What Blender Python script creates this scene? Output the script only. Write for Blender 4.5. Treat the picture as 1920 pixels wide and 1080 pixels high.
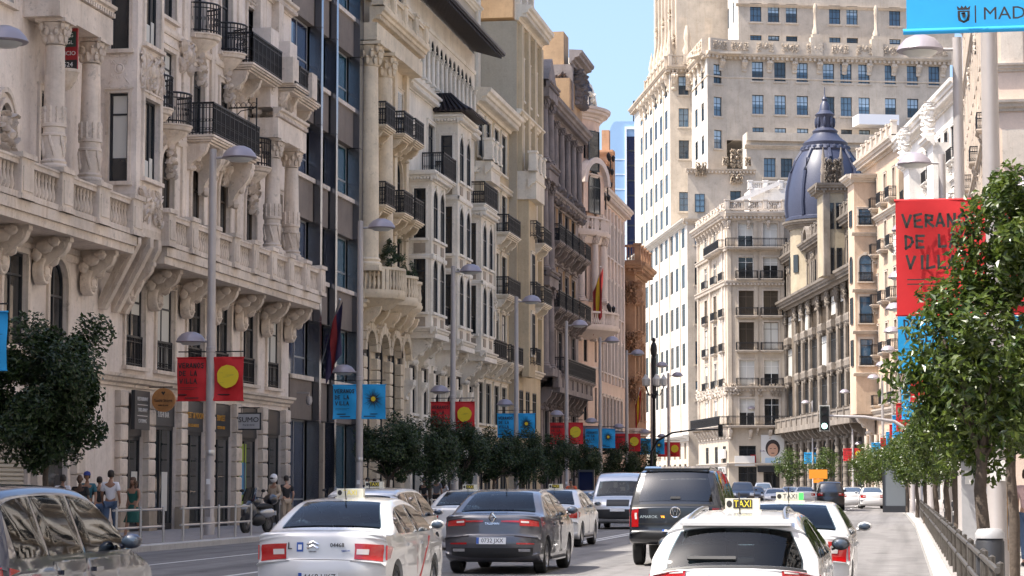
import bpy, bmesh, math, random
from mathutils import Vector, Matrix
from mathutils.geometry import delaunay_2d_cdt
R=math.radians; PI=math.pi
for o in list(bpy.data.objects): bpy.data.objects.remove(o)
SC=bpy.context.scene; COL=SC.collection
# ---------------------------------------------------------------- camera
CAMH=1.65; FOC=4400.0            # focal length in pixels of a 1920 wide picture
cam=bpy.data.objects.new('camera',bpy.data.cameras.new('camera')); COL.objects.link(cam)
cam.data.sensor_width=36; cam.data.lens=FOC/1920*36; cam.data.clip_start=.5; cam.data.clip_end=6000
cam.location=(0,0,CAMH); cam.rotation_euler=(R(90+4.780884),0,R(9.387894)); SC.camera=cam
# ---------------------------------------------------------------- sky and sun
SUN_EL,SUN_AZ=58,116            # azimuth: degrees to the left of the street's +Y
W=bpy.data.worlds.new('World'); SC.world=W; W.use_nodes=True
nt=W.node_tree; sky=nt.nodes.new('ShaderNodeTexSky'); sky.sky_type='NISHITA'; sky.sun_disc=False
sky.sun_elevation=R(SUN_EL); sky.sun_rotation=R(-SUN_AZ); sky.altitude=600; sky.air_density=1.0; sky.dust_density=6.5; sky.ozone_density=4.0
nt.links.new(sky.outputs[0],nt.nodes['Background'].inputs[0]); nt.nodes['Background'].inputs[1].default_value=0.15
sd=bpy.data.lights.new('sun','SUN'); sd.energy=4.0; sd.angle=R(.53); sd.color=(1,.93,.83)
sun=bpy.data.objects.new('sun',sd); COL.objects.link(sun)
_sv=Vector((-math.sin(R(SUN_AZ))*math.cos(R(SUN_EL)),math.cos(R(SUN_AZ))*math.cos(R(SUN_EL)),math.sin(R(SUN_EL))))
sun.rotation_euler=_sv.to_track_quat('Z','Y').to_euler(); sun.location=(-30,-10,60)
SC.render.engine='CYCLES'
vs=SC.view_settings; vs.view_transform='Standard'; vs.look='None'; vs.gamma=1; vs.exposure=1.22; vs.use_curve_mapping=False
SC.render.resolution_x=1024; SC.render.resolution_y=576
# ---------------------------------------------------------------- pixel -> place helpers (1920 x 1080 pixels)
_m=cam.rotation_euler.to_matrix()
def ray(a,b): return _m@Vector(((a-960)/FOC,(540-b)/FOC,-1))
C0=Vector((0,0,CAMH))
def onx(a,b,X):
    d=ray(a,b); return C0+d*(X/d.x)
def ony(a,b,Y):
    d=ray(a,b); return C0+d*(Y/d.y)
def onz(a,b,Z=0):
    d=ray(a,b); return C0+d*((Z-CAMH)/d.z)
# ---------------------------------------------------------------- materials
MT={}
def newmat(n):
    m=bpy.data.materials.new(n); m.use_nodes=True; MT[n]=m
    return m,m.node_tree,m.node_tree.nodes['Principled BSDF']
def mat(n,col,rough=.6,metal=0,spec=.5,coat=0,var=0,vs=3.0,bump=0,bs=20,emit=0):
    if n in MT: return MT[n]
    m,t,b=newmat(n); c=(*col,1)
    b.inputs['Base Color'].default_value=c; b.inputs['Roughness'].default_value=rough; b.inputs['Metallic'].default_value=metal
    b.inputs['Specular IOR Level'].default_value=spec; b.inputs['Coat Weight'].default_value=coat
    if emit: b.inputs['Emission Color'].default_value=c; b.inputs['Emission Strength'].default_value=emit
    if var or bump: g=t.nodes.new('ShaderNodeNewGeometry')
    if var:
        x=t.nodes.new('ShaderNodeTexNoise'); x.inputs['Scale'].default_value=vs; x.inputs['Detail'].default_value=6; x.inputs['Roughness'].default_value=.65
        t.links.new(g.outputs['Position'],x.inputs['Vector'])
        r=t.nodes.new('ShaderNodeMapRange'); r.inputs[1].default_value=.3; r.inputs[2].default_value=.7; r.inputs[3].default_value=1-var; r.inputs[4].default_value=1+var*.7
        t.links.new(x.outputs['Fac'],r.inputs[0])
        mx=t.nodes.new('ShaderNodeMix'); mx.data_type='RGBA'; mx.blend_type='MULTIPLY'; mx.inputs[0].default_value=1; mx.inputs[6].default_value=c
        t.links.new(r.outputs[0],mx.inputs[7]); t.links.new(mx.outputs[2],b.inputs['Base Color'])
    if bump:
        y=t.nodes.new('ShaderNodeTexNoise'); y.inputs['Scale'].default_value=bs; y.inputs['Detail'].default_value=4
        t.links.new(g.outputs['Position'],y.inputs['Vector'])
        bp=t.nodes.new('ShaderNodeBump'); bp.inputs['Strength'].default_value=bump; bp.inputs['Distance'].default_value=.02
        t.links.new(y.outputs['Fac'],bp.inputs['Height']); t.links.new(bp.outputs[0],b.inputs['Normal'])
    return m
def stone(n,col,var=.16,streak=.30,rough=.85,bump=.25,joint=0,tint=(.62,.5,.38)):
    """weathered stone: blotches, rain streaks with their own shape, fine grain, optional thin ashlar joints; streaks and specks strengthened to imitate recess shade"""
    m,t,b=newmat(n); N=t.nodes.new; LK=t.links.new
    b.inputs['Roughness'].default_value=rough; b.inputs['Specular IOR Level'].default_value=.25
    g=N('ShaderNodeNewGeometry')
    def noise(sc,det,vec=None,rg=.6):
        x=N('ShaderNodeTexNoise'); x.inputs['Scale'].default_value=sc; x.inputs['Detail'].default_value=det; x.inputs['Roughness'].default_value=rg
        LK(vec if vec else g.outputs['Position'],x.inputs['Vector']); return x.outputs['Fac']
    def rng(v,a,bb,c,d):
        r=N('ShaderNodeMapRange'); 
        for i,q in enumerate((a,bb,c,d)): r.inputs[i+1].default_value=q
        LK(v,r.inputs[0]); return r.outputs[0]
    mp=N('ShaderNodeMapping'); mp.inputs['Scale'].default_value=(2.6,2.6,.22); LK(g.outputs['Position'],mp.inputs['Vector'])
    blot=rng(noise(.55,7),.32,.68,1-var,1+var*.8)
    st=rng(noise(1.3,5,mp.outputs[0],.7),.5,.78,0,streak)
    fine=rng(noise(9,5,None,.7),.3,.7,.93,1.06)
    m1=N('ShaderNodeMix'); m1.data_type='RGBA'; m1.blend_type='MULTIPLY'; m1.inputs[0].default_value=1; m1.inputs[6].default_value=(*col,1); LK(blot,m1.inputs[7])
    m2=N('ShaderNodeMix'); m2.data_type='RGBA'; m2.blend_type='MULTIPLY'; LK(st,m2.inputs[0]); LK(m1.outputs[2],m2.inputs[6]); m2.inputs[7].default_value=(*tint,1)
    sp_=rng(noise(3.2,8,None,.75),.56,.66,1,1-streak*.55); m4=N('ShaderNodeMix'); m4.data_type='RGBA'; m4.blend_type='MULTIPLY'; m4.inputs[0].default_value=1; LK(m2.outputs[2],m4.inputs[6]); LK(sp_,m4.inputs[7]); m2=m4  # dark specks: random dirt, also standing in for crevice shade
    m3=N('ShaderNodeMix'); m3.data_type='RGBA'; m3.blend_type='MULTIPLY'; m3.inputs[0].default_value=1; LK(m2.outputs[2],m3.inputs[6]); LK(fine,m3.inputs[7])
    LK(m3.outputs[2],b.inputs['Base Color'])
    bp=N('ShaderNodeBump'); bp.inputs['Strength'].default_value=bump; bp.inputs['Distance'].default_value=.03; LK(noise(14,5),bp.inputs['Height'])
    LK(bp.outputs[0],b.inputs['Normal'])
    return m
stone('s1',(.66,.57,.485),.26,.6); stone('s1wall',(.72,.635,.565),.16,.42); stone('s1dark',(.36,.30,.235),.2,.4)
stone('s3',(.68,.565,.41),.2,.5); stone('s4',(.74,.67,.56),.14,.36); stone('s4trim',(.77,.71,.61),.12,.32)
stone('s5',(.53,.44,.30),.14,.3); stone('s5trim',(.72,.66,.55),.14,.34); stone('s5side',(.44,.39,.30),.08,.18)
stone('s6',(.24,.21,.20),.28,.5); stone('s6or',(.40,.27,.16),.2,.3)
stone('s7',(.68,.50,.39),.08,.15); stone('s7trim',(.64,.54,.47),.1,.2); stone('brick8',(.40,.235,.14),.25,.35)
stone('t_sun_tone',(.55,.515,.46),.08,.2); stone('t_shade_tone',(.48,.415,.34),.16,.34); stone('t_trim',(.52,.44,.35),.18,.32)  # one tower stone in two tones: sunlit south sides, half-shaded east sides
stone('c_wall',(.47,.40,.32),.12,.25); stone('c_trim',(.52,.455,.385),.18,.35)
stone('d_wall',(.14,.112,.085),.28,.55); stone('d_trim',(.21,.18,.15),.3,.6); stone('d_yel',(.35,.295,.21),.2,.4)
stone('r_pink',(.50,.38,.28),.12,.28); stone('r_white',(.74,.70,.65),.12,.24); stone('r_peach',(.64,.50,.40),.08,.16)
stone('g2',(.20,.165,.14),.2,.25); stone('kerbstone',(.42,.41,.40),.18,.1)
mat('iron',(.014,.014,.016),.5,0,.4); mat('frame_dark',(.02,.022,.026),.45); mat('frame_brown',(.10,.07,.045),.55); mat('frame_white',(.72,.70,.66),.5); mat('frame_grey',(.3,.3,.3),.45)
mat('pane',(.012,.016,.02),.06,0,.7,var=.4,vs=.7); mat('pane_blue',(.05,.10,.16),.05,0,.9); mat('pane_warm',(.05,.04,.03),.12,0,.6)
mat('curtain',(.55,.54,.50),.8); mat('curtain_blue',(.35,.48,.60),.35,0,.6); mat('shutter',(.46,.41,.33),.7); mat('shutter_brown',(.33,.21,.12),.7); mat('shutter_white',(.62,.60,.55),.7)
mat('slate',(.035,.04,.07),.45,0,.5,var=.3,vs=8); mat('tile_dark',(.025,.02,.024),.5,var=.4,vs=6); mat('steel',(.50,.50,.51),.30,.85); mat('steel_mirror',(.24,.26,.30),.2,1)
mat('lamp_grey',(.40,.37,.36),.42,.25,.5,var=.06,vs=2); mat('lamp_head',(.30,.27,.30),.4,.2); mat('lens',(.5,.5,.48),.3)
mat('black',(.012,.012,.013),.5); mat('black_gloss',(.012,.013,.016),.12,0,.6); mat('rubber',(.018,.018,.018),.75); mat('white',(.78,.78,.77),.5)
mat('awn_white',(.72,.72,.74),.6)
# ---------------------------------------------------------------- mesh builder
class MB:
    def __init__(s): s.v=[]; s.f=[]
    def add(s,vs,fs):
        n=len(s.v); s.v+=[tuple(p) for p in vs]; s.f+=[tuple(i+n for i in f) for f in fs]; return s
    def box(s,x0,x1,y0,y1,z0,z1):
        return s.add([(x0,y0,z0),(x1,y0,z0),(x1,y1,z0),(x0,y1,z0),(x0,y0,z1),(x1,y0,z1),(x1,y1,z1),(x0,y1,z1)],
            [(0,3,2,1),(4,5,6,7),(0,1,5,4),(1,2,6,5),(2,3,7,6),(3,0,4,7)])
    def quad(s,a,b,c,d): return s.add([a,b,c,d],[(0,1,2,3)])
    def px(s,prof,x0,x1):      # profile (y,z) swept along x
        n=len(prof); return s.add([(x0,y,z) for y,z in prof]+[(x1,y,z) for y,z in prof],
            [(i,(i+1)%n,n+(i+1)%n,n+i) for i in range(n)]+[tuple(range(n))[::-1],tuple(range(n,2*n))])
    def py(s,poly,y0,y1):      # polygon (x,z) swept along y
        n=len(poly); return s.add([(x,y0,z) for x,z in poly]+[(x,y1,z) for x,z in poly],
            [(i,(i+1)%n,n+(i+1)%n,n+i) for i in range(n)]+[tuple(range(n))[::-1],tuple(range(n,2*n))])
    def pz(s,poly,z0,z1):
        n=len(poly); return s.add([(x,y,z0) for x,y in poly]+[(x,y,z1) for x,y in poly],
            [(i,(i+1)%n,n+(i+1)%n,n+i) for i in range(n)]+[tuple(range(n))[::-1],tuple(range(n,2*n))])
    def lathe(s,prof,n=12,c=(0,0,0),a0=0,a1=2*PI,sx=1,sy=1):   # profile (r,z) about z
        full=abs(a1-a0-2*PI)<1e-6; k=n if full else n+1; m=len(prof)
        vs=[(c[0]+sx*r*math.cos(a0+(a1-a0)*i/n),c[1]+sy*r*math.sin(a0+(a1-a0)*i/n),c[2]+z) for i in range(k) for r,z in prof]
        fs=[(i*m+j,((i+1)%k)*m+j,((i+1)%k)*m+j+1,i*m+j+1) for i in range(n) for j in range(m-1)]
        return s.add(vs,fs)
    def tube(s,pts,r,n=6,cap=True):
        pts=[Vector(p) for p in pts]; vs=[]; rs=r if isinstance(r,(list,tuple)) else [r]*len(pts)
        for i,p in enumerate(pts):
            d=(pts[min(i+1,len(pts)-1)]-pts[max(i-1,0)]).normalized(); u=d.orthogonal().normalized()
            ref=Vector((0,0,1)) if abs(d.z)<.9 else Vector((0,1,0)); u=d.cross(ref).normalized(); w=u.cross(d)
            vs+=[p+rs[i]*(math.cos(2*PI*k/n)*u+math.sin(2*PI*k/n)*w) for k in range(n)]
        fs=[(i*n+k,i*n+(k+1)%n,(i+1)*n+(k+1)%n,(i+1)*n+k) for i in range(len(pts)-1) for k in range(n)]
        if cap: fs+=[tuple(range(n))[::-1],tuple(range((len(pts)-1)*n,len(pts)*n))]
        return s.add(vs,fs)
    def ell(s,c,r,nu=7,nv=5,rot=None):
        vs=[];
        for j in range(nv+1):
            ph=PI*j/nv-PI/2
            for i in range(nu):
                p=Vector((r[0]*math.cos(ph)*math.cos(2*PI*i/nu),r[1]*math.cos(ph)*math.sin(2*PI*i/nu),r[2]*math.sin(ph)))
                if rot: p=rot@p
                vs.append(p+Vector(c))
        return s.add(vs,[(j*nu+i,j*nu+(i+1)%nu,(j+1)*nu+(i+1)%nu,(j+1)*nu+i) for j in range(nv) for i in range(nu)])
    def torus(s,c,R0,r,n=12,m=5,ax='y'):
        vs=[]
        for i in range(n):
            a=2*PI*i/n
            for j in range(m):
                b=2*PI*j/m; q=(R0+r*math.cos(b)); p=(q*math.cos(a),r*math.sin(b),q*math.sin(a))
                if ax=='z': p=(p[0],p[2],p[1])
                if ax=='x': p=(p[1],p[0],p[2])
                vs.append((p[0]+c[0],p[1]+c[1],p[2]+c[2]))
        return s.add(vs,[(i*m+j,((i+1)%n)*m+j,((i+1)%n)*m+(j+1)%m,i*m+(j+1)%m) for i in range(n) for j in range(m)])
    def mesh(s,name,m,smooth=0):
        me=bpy.data.meshes.new(name); me.from_pydata(s.v,[],s.f); me.materials.append(MT[m] if isinstance(m,str) else m)
        if smooth:
            me.shade_smooth(); me.set_sharp_from_angle(angle=R(smooth))
        me.update(); return me
def obj(name,me,parent=None,loc=(0,0,0),rz=0,rot=None):
    o=bpy.data.objects.new(name,me); COL.objects.link(o); o.location=loc
    o.rotation_euler=rot if rot else (0,0,rz)
    if parent: o.parent=parent
    return o
def tag(o,label=None,cat=None,group=None,kind=None):
    if label: o['label']=label
    if cat: o['category']=cat
    if group: o['group']=group
    if kind: o['kind']=kind
    return o
def empty(name,loc,label,cat,rz=0,group=None):
    o=obj(name,None,None,loc,rz); o.empty_display_size=.3; return tag(o,label,cat,group)
MC={}
TMP=bpy.data.scenes.new('scratch')      # text and skinned figures are turned into meshes here, then it is removed
def evalmesh(o):
    vl=TMP.view_layers[0]; vl.update(); dg=vl.depsgraph; dg.update(); return bpy.data.meshes.new_from_object(o.evaluated_get(dg))
def cm(key,fn):            # cached mesh
    if key not in MC: MC[key]=fn()
    return MC[key]
def copy_tree(o,parent=None):
    c=o.copy(); COL.objects.link(c)
    if parent: c.parent=parent
    for ch in list(o.children): copy_tree(ch,c)
    return c
def tx(s,size,m,parent,loc,rot=(PI/2,0,0),ext=.006,align='CENTER',sx=1,name='lettering'):
    def mk():
        cu=bpy.data.curves.new('t','FONT'); cu.body=s; cu.size=size; cu.extrude=ext; cu.align_x=align; cu.align_y='CENTER'; cu.resolution_u=2
        t=bpy.data.objects.new('t',cu); TMP.collection.objects.link(t)
        me=evalmesh(t); bpy.data.objects.remove(t); bpy.data.curves.remove(cu)
        me.materials.clear(); me.materials.append(MT[m]); 
        for v in me.vertices: v.co.x*=sx
        return me
    return obj(name,cm(('tx',s,size,m,ext,align,sx),mk),parent,loc,rot=rot)
OUT=(PI/2,0,PI)            # rotation of writing on a facade (reads from the street)
# ---------------------------------------------------------------- facade frame: s along, o outward, z up
class Face:
    def __init__(f,root,P,ang,side):
        f.root=root; f.P=Vector((P[0],P[1],0)); a=R(ang); f.side=side
        f.h=Vector((-math.sin(a),math.cos(a),0)); f.out=Vector((math.cos(a),math.sin(a),0))*side
        f.rz=(a-PI/2) if side>0 else (a+PI/2)
    def x(f,s): return -s*f.side
    def w(f,s,o,z): return f.P+f.h*s+f.out*o+Vector((0,0,z))
    def s_of(f,px,py=700,o=0):     # s where the ray of a pixel meets the plane at offset o
        d=ray(px,py); n=f.out; t=((f.P+f.out*o-C0).dot(n))/d.dot(n); q=C0+d*t
        return (q-f.P).dot(f.h)
    def z_of(f,px,py,o=0):
        d=ray(px,py); n=f.out; t=((f.P+f.out*o-C0).dot(n))/d.dot(n); return (C0+d*t).z
    def put(f,name,me,s,o,z,parent=None,rz=0):
        return obj(name,me,f.root,f.w(s,o,z)-f.root.location,f.rz+rz)
# ---- reusable architectural meshes (x along, y out, z up, origin bottom centre)
def win_mesh(w,h,arch,bars,fm):
    def mk():
        b=MB(); t=.07; n,m=bars
        hh=h-(w/2 if arch else 0)
        b.box(-w/2,-w/2+t,-.05,.03,0,hh).box(w/2-t,w/2,-.05,.03,0,hh).box(-w/2+t,w/2-t,-.05,.03,0,t)
        if arch:
            k=8
            for i in range(k):
                a,c=PI*i/k,PI*(i+1)/k; r0,r1=w/2-t,w/2
                b.py([(r1*math.cos(a),hh+r1*math.sin(a)),(r1*math.cos(c),hh+r1*math.sin(c)),(r0*math.cos(c),hh+r0*math.sin(c)),(r0*math.cos(a),hh+r0*math.sin(a))],-.05,.03)
        else: b.box(-w/2+t,w/2-t,-.05,.03,h-t,h)
        for i in range(1,n):
            x=-w/2+w*i/n; b.box(x-.035,x+.035,-.04,.02,t,(h if arch and n==2 else hh)-t)
        for j in range(1,m):
            z=hh*j/m+(.06*h if m==2 else 0)+(.2*h if m==2 else 0); b.box(-w/2+t,w/2-t,-.035,.025,z-.03,z+.03)
        return b.mesh('window',fm)
    return cm(('win',round(w,2),round(h,2),arch,bars,fm),mk)
def pane_mesh(w,h,arch,pm):
    def mk():
        b=MB(); t=.05
        if not arch: b.box(-w/2+t,w/2-t,-.03,-.015,t,h-t)
        else:
            hh=h-w/2; r=w/2-t; b.py([(-r,t),(r,t)]+[(r*math.cos(PI*i/10),hh+r*math.sin(PI*i/10)) for i in range(11)],-.03,-.015)
        return b.mesh('pane',pm)
    return cm(('pane',round(w,2),round(h,2),arch,pm),mk)
def surround_mesh(w,h,arch,m,t=.16,p=.08,sill=True):
    def mk():
        b=MB(); hh=h-(w/2 if arch else 0)
        b.box(-w/2-t,-w/2,0,p,0,hh).box(w/2,w/2+t,0,p,0,hh)
        if arch:
            k=10
            for i in range(k):
                a,c=PI*i/k,PI*(i+1)/k; r0,r1=w/2,w/2+t
                b.py([(r1*math.cos(a),hh+r1*math.sin(a)),(r1*math.cos(c),hh+r1*math.sin(c)),(r0*math.cos(c),hh+r0*math.sin(c)),(r0*math.cos(a),hh+r0*math.sin(a))],.001,p)
            b.py([(-.1,h-.03),(.1,h-.03),(.16,h+t+.1),(-.16,h+t+.1)],.002,p+.07)
        else: b.box(-w/2-t,w/2+t,0,p,h,h+t).box(-w/2-t-.04,w/2+t+.04,.002,p+.04,h+t,h+t+.06)
        if sill: b.box(-w/2-t-.06,w/2+t+.06,.002,p+.09,-.12,0)
        return b.mesh('window_surround',m)
    return cm(('sur',round(w,2),round(h,2),arch,m,t,p,sill),mk)
def hood_mesh(w,m,kind='flat'):
    def mk():
        b=MB(); a=w/2+.22
        if kind=='flat': b.box(-a+.08,a-.08,0,.12,0,.12).box(-a+.03,a-.03,0,.22,.12,.22).box(-a,a,0,.3,.22,.3)
        else:
            b.box(-a+.06,a-.06,0,.16,0,.1).box(-a,a,0,.28,.1,.2)
            if kind=='tri': b.py([(-a,.2),(a,.2),(0,.2+a*.55)],0,.2); b.py([(-a,.24),(0,.24+a*.55),(0,.38+a*.55),(-a-.06,.32)],0,.3); b.py([(a,.24),(0,.24+a*.55),(0,.38+a*.55),(a+.06,.32)],0,.3)
            else:
                k=8; P=[(a*math.cos(PI*i/k),.2+a*.55*math.sin(PI*i/k)) for i in range(k+1)]; b.py(P,0,.18)
                for i in range(k):
                    (x0,z0),(x1,z1)=P[i],P[i+1]; b.py([(x0,z0),(x1,z1),(x1*1.03,z1+.1),(x0*1.03,z0+.1)],0,.28)
        return b.mesh('window_hood',m)
    return cm(('hood',round(w,2),m,kind),mk)
def rail_mesh(w,h=1.0,d=0,style=0):
    def mk():
        b=MB(); runs=[((-w/2,d),(w/2,d))]+([((-w/2,0),(-w/2,d)),((w/2,0),(w/2,d))] if d else [])
        for (xa,ya),(xb,yb) in runs:
            A,B=Vector((xa,ya,0)),Vector((xb,yb,0)); L=(B-A).length; n=max(2,int(L/(.15 if style<2 else .11)))
            dx=abs(xb-xa)>1e-4
            def bar(p,q,t): 
                b.box(min(p[0],q[0])-t,max(p[0],q[0])+t,min(p[1],q[1])-t,max(p[1],q[1])+t,min(p[2],q[2])-t,max(p[2],q[2])+t)
            bar((xa,ya,h),(xb,yb,h),.032); bar((xa,ya,.08),(xb,yb,.08),.02); bar((xa,ya,h-.16),(xb,yb,h-.16),.014)
            for i in range(n+1):
                p=A.lerp(B,i/n); t=.013 if i%5 else .024
                bar((p.x,p.y,.0),(p.x,p.y,h),t)
                if style>=1 and i<n:
                    q=A.lerp(B,(i+.5)/n); r=L/n*.38
                    b.torus((q.x,q.y,h-.08),r*.75,.01,6,3,'y' if dx else 'x'); b.torus((q.x,q.y,.2),r,.012,6,3,'y' if dx else 'x')
                    if style>=2: b.torus((q.x,q.y,.5),r,.014,6,3,'y' if dx else 'x')
        return b.mesh('railing','iron')
    return cm(('rail',round(w,2),round(h,2),round(d,2),style),mk)
def slab_mesh(w,d,m,t=.3):
    def mk():
        b=MB(); n=4
        for i in range(n):
            k=i/(n-1); a=.22*(1-k)**1.4; b.box(-w/2+a,w/2-a,0,d-a,-t+t*i/n,-t+t*(i+1)/n-.012*(i<n-1))
        return b.mesh('balcony',m)
    return cm(('slab',round(w,2),round(d,2),m,t),mk)
def console_mesh(h,d,w,m):          # scroll bracket under a balcony or cornice; top at z=0
    def mk():
        b=MB(); P=[(0,0),(d,0),(d,-.10*h)]
        for i in range(9):
            t=i/8; P.append((d*(.95-.75*t)+.10*d*math.sin(2*PI*t),-h*(.14+.80*t)))
        P.append((0,-h)); b.px(P,-w/2,w/2)
        b.torus((0,d*.72,-h*.2),h*.13,h*.055,8,4,'x'); b.lathe([(0,-w*.62),(h*.12,-w*.62),(h*.12,w*.62),(0,w*.62)],8)
        k=len(b.v)-32; b.v[k:]=[(z,d*.74+x,-h*.2+y) for x,y,z in b.v[k:]]
        b.ell((0,d*.25,-h*.92),(w*.55,d*.22,h*.12),6,4); b.ell((0,d*.5,-h*.5),(w*.4,d*.2,h*.2),6,4)
        return b.mesh('console',m,35)
    return cm(('con',round(h,2),round(d,2),round(w,2),m),mk)
def orn_mesh(w,h,m,seed=0,n=26,dep=.12):   # carved relief: mirrored leaves, curls and bosses
    def mk():
        b=MB(); rnd=random.Random(seed); q=min(w,h); n2=int(1.5*n*max(1,min(3,(w*h)**.5/1.2))); q=min(q,1.15)
        b.ell((0,dep*.5,h*.55),(q*.16,dep,q*.2),8,5); b.torus((0,dep*.4,h*.55),q*.24,q*.045,10,4)
        for i in range(n2):
            x=rnd.uniform(.06,.48)*w; z=rnd.uniform(.04,.96)*h; a=rnd.uniform(-1.2,1.2); l=rnd.uniform(.09,.22)*q; t=rnd.uniform(.02,.045)*q
            for sg in (-1,1):
                b.ell((sg*x,dep*rnd.uniform(.2,.9),z),(t,dep*rnd.uniform(.3,.7),l),5,4,Matrix.Rotation(sg*a,3,'Y'))
            if i%4==0:
                for sg in (-1,1): b.torus((sg*x,dep*.6,z),l*.5,t*.6,8,4)
        return b.mesh('carved_relief',m,40)
    return cm(('orn',round(w,2),round(h,2),m,seed,n,dep),mk)
def column_mesh(h,r,m,style=0):
    def mk():
        b=MB(); b.box(-r*1.35,r*1.35,-r*1.35,r*1.35,0,r*.5)
        b.lathe([(r*1.3,r*.5),(r*1.32,r*.7),(r*1.1,r*.9),(r*1.2,r*1.1),(r,r*1.3),(r,h*.33),(r*.86,h-r*2.3),(r*.95,h-r*2.25)],16)
        if style:      # carved drum and draped swag low on the shaft
            for i in range(10):
                a=2*PI*i/10
                for k in range(3): b.ell((r*math.cos(a),r*math.sin(a),h*.34+k*r*.55),(r*.18,r*.18,r*.34),5,4)
            b.lathe([(r,h*.30),(r*1.14,h*.305),(r*1.14,h*.325),(r,h*.33)],16); b.lathe([(r,h*.24),(r*1.12,h*.245),(r*1.12,h*.26),(r,h*.265)],16)
            for i in range(6):
                a=2*PI*i/6
                for k in range(4): b.ell((1.05*r*math.cos(a+.12*k),1.05*r*math.sin(a+.12*k),h*(.22-.028*k)),(r*.16,r*.16,r*.42),5,4)
        return b.mesh('column',m,35)
    return cm(('col',round(h,2),round(r,2),m,style),mk)
def capital_mesh(r,m):
    def mk():
        b=MB(); b.lathe([(r*.86,0),(r*.9,r*.3),(r*1.0,r*1.2),(r*1.3,r*1.9)],12)
        for k,(z,rr,n) in enumerate(((r*.5,1.0,8),(r*1.1,1.15,8),(r*1.6,1.4,4))):
            for i in range(n):
                a=2*PI*(i+.5*(k%2))/n+PI/4*(k==2); b.ell((rr*r*math.cos(a),rr*r*math.sin(a),z),(r*.26,r*.26,r*.42),5,4)
                b.ell((rr*1.14*r*math.cos(a),rr*1.14*r*math.sin(a),z+r*.32),(r*.2,r*.2,r*.15),5,3)
        b.box(-r*1.45,r*1.45,-r*1.45,r*1.45,r*1.95,r*2.25)
        return b.mesh('capital',m,40)
    return cm(('cap',round(r,2),m),mk)
PROF={'big':[(0,0),(.12,0),(.16,.14),(.30,.2),(.34,.34),(.62,.42),(.66,.56),(.78,.62),(.82,.8),(0,.86)],
 'mid':[(0,0),(.08,0),(.1,.1),(.22,.16),(.26,.28),(.36,.32),(.38,.42),(0,.46)],
 'band':[(0,0),(.07,0),(.1,.08),(.1,.2),(.05,.24),(0,.25)]}
# ---- placing on a face
def cornice(f,s0,s1,z,prof='mid',m='s1',o=0,sc=1,dent=0,name='cornice'):
    b=MB(); P=[(y*sc,zz*sc) for y,zz in PROF[prof]]; e=P[-2][0]; x0,x1=sorted((f.x(s0),f.x(s1))); L=x1-x0
    b.px(P,-L/2,L/2); c=f.put(name,b.mesh(name,m),(s0+s1)/2,o,z)
    if dent:
        d=MB(); n=max(1,int(L/dent)); k=dent*.5
        zz={'big':.36,'mid':.17,'band':.02}[prof]*sc; yy={'big':.54,'mid':.32,'band':.09}[prof]*sc
        for i in range(n):
            x=-L/2+(i+.5)*L/n; d.box(x-k/2,x+k/2,.02,yy,zz-dent*.55,zz+.02)
        q=obj('dentil_row',d.mesh('dentil_row',m),c); tag(q,kind='stuff')
    return c
def wall(f,s0,s1,z0,z1,ops,m,depth=.32,o=0,name='wall',core=None,capm=None,inset=0):
    b=MB(); S={s0,s1}; Z={z0,z1}
    for (s,a,w,h,ar) in ops: S|={s-w/2,s+w/2}; Z|={a,a+h}
    S=sorted(v for v in S if s0-1e-6<=v<=s1+1e-6); Z=sorted(v for v in Z if z0-1e-6<=v<=z1+1e-6)
    sm=f.P; c=(s0+s1)/2
    X=lambda s: f.x(s-c)
    for i in range(len(S)-1):
        j=0
        while j<len(Z)-1:
            def hole(j): 
                cs,cz=(S[i]+S[i+1])/2,(Z[j]+Z[j+1])/2
                return any(abs(cs-s)<w/2 and a<cz<a+h for s,a,w,h,ar in ops)
            if hole(j): j+=1; continue
            k=j
            while k+1<len(Z)-1 and not hole(k+1): k+=1
            b.quad((X(S[i]),0,Z[j]),(X(S[i+1]),0,Z[j]),(X(S[i+1]),0,Z[k+1]),(X(S[i]),0,Z[k+1])); j=k+1
    for (s,a,w,h,ar) in ops:
        l,r=X(s-w/2),X(s+w/2); hh=h-(w/2 if ar else 0); d=-depth
        b.quad((l,0,a),(l,d,a),(l,d,a+hh),(l,0,a+hh)); b.quad((r,0,a),(r,d,a),(r,d,a+hh),(r,0,a+hh)); b.quad((l,0,a),(r,0,a),(r,d,a),(l,d,a))
        if not ar: b.quad((l,0,a+h),(r,0,a+h),(r,d,a+h),(l,d,a+h))
        else:
            n=10; cx=(l+r)/2; ra=w/2; A=[(cx+ra*math.cos(PI*i/n),a+hh+ra*math.sin(PI*i/n)) for i in range(n+1)]
            for i in range(n):
                (xa,za),(xb,zb)=A[i],A[i+1]; xc=cx+ra*(1 if i<n/2 else -1)
                b.add([(xa,0,za),(xb,0,zb),(xc,0,a+h)],[(0,1,2)]); b.quad((xa,0,za),(xb,0,zb),(xb,d,zb),(xa,d,za))
    w_=f.put(name,b.mesh(name,m),c,o,0)
    if core:
        D=core; L=(s1-s0)/2-inset; k=MB(); k.box(-L+.003,L-.003,-D,-depth-.12,z0,z1-.003); k.box(-L+.001,-L+.3,-depth-.12,-.002,z0,z1-.004); k.box(L-.3,L-.001,-depth-.12,-.002,z0,z1-.004)
        k.box(-L+.3,L-.3,-depth-.12,-.003,z1-.3,z1-.005)
        f.put('rear_wall',k.mesh('rear_wall',capm or m),c,o,0)
    return w_
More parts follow.
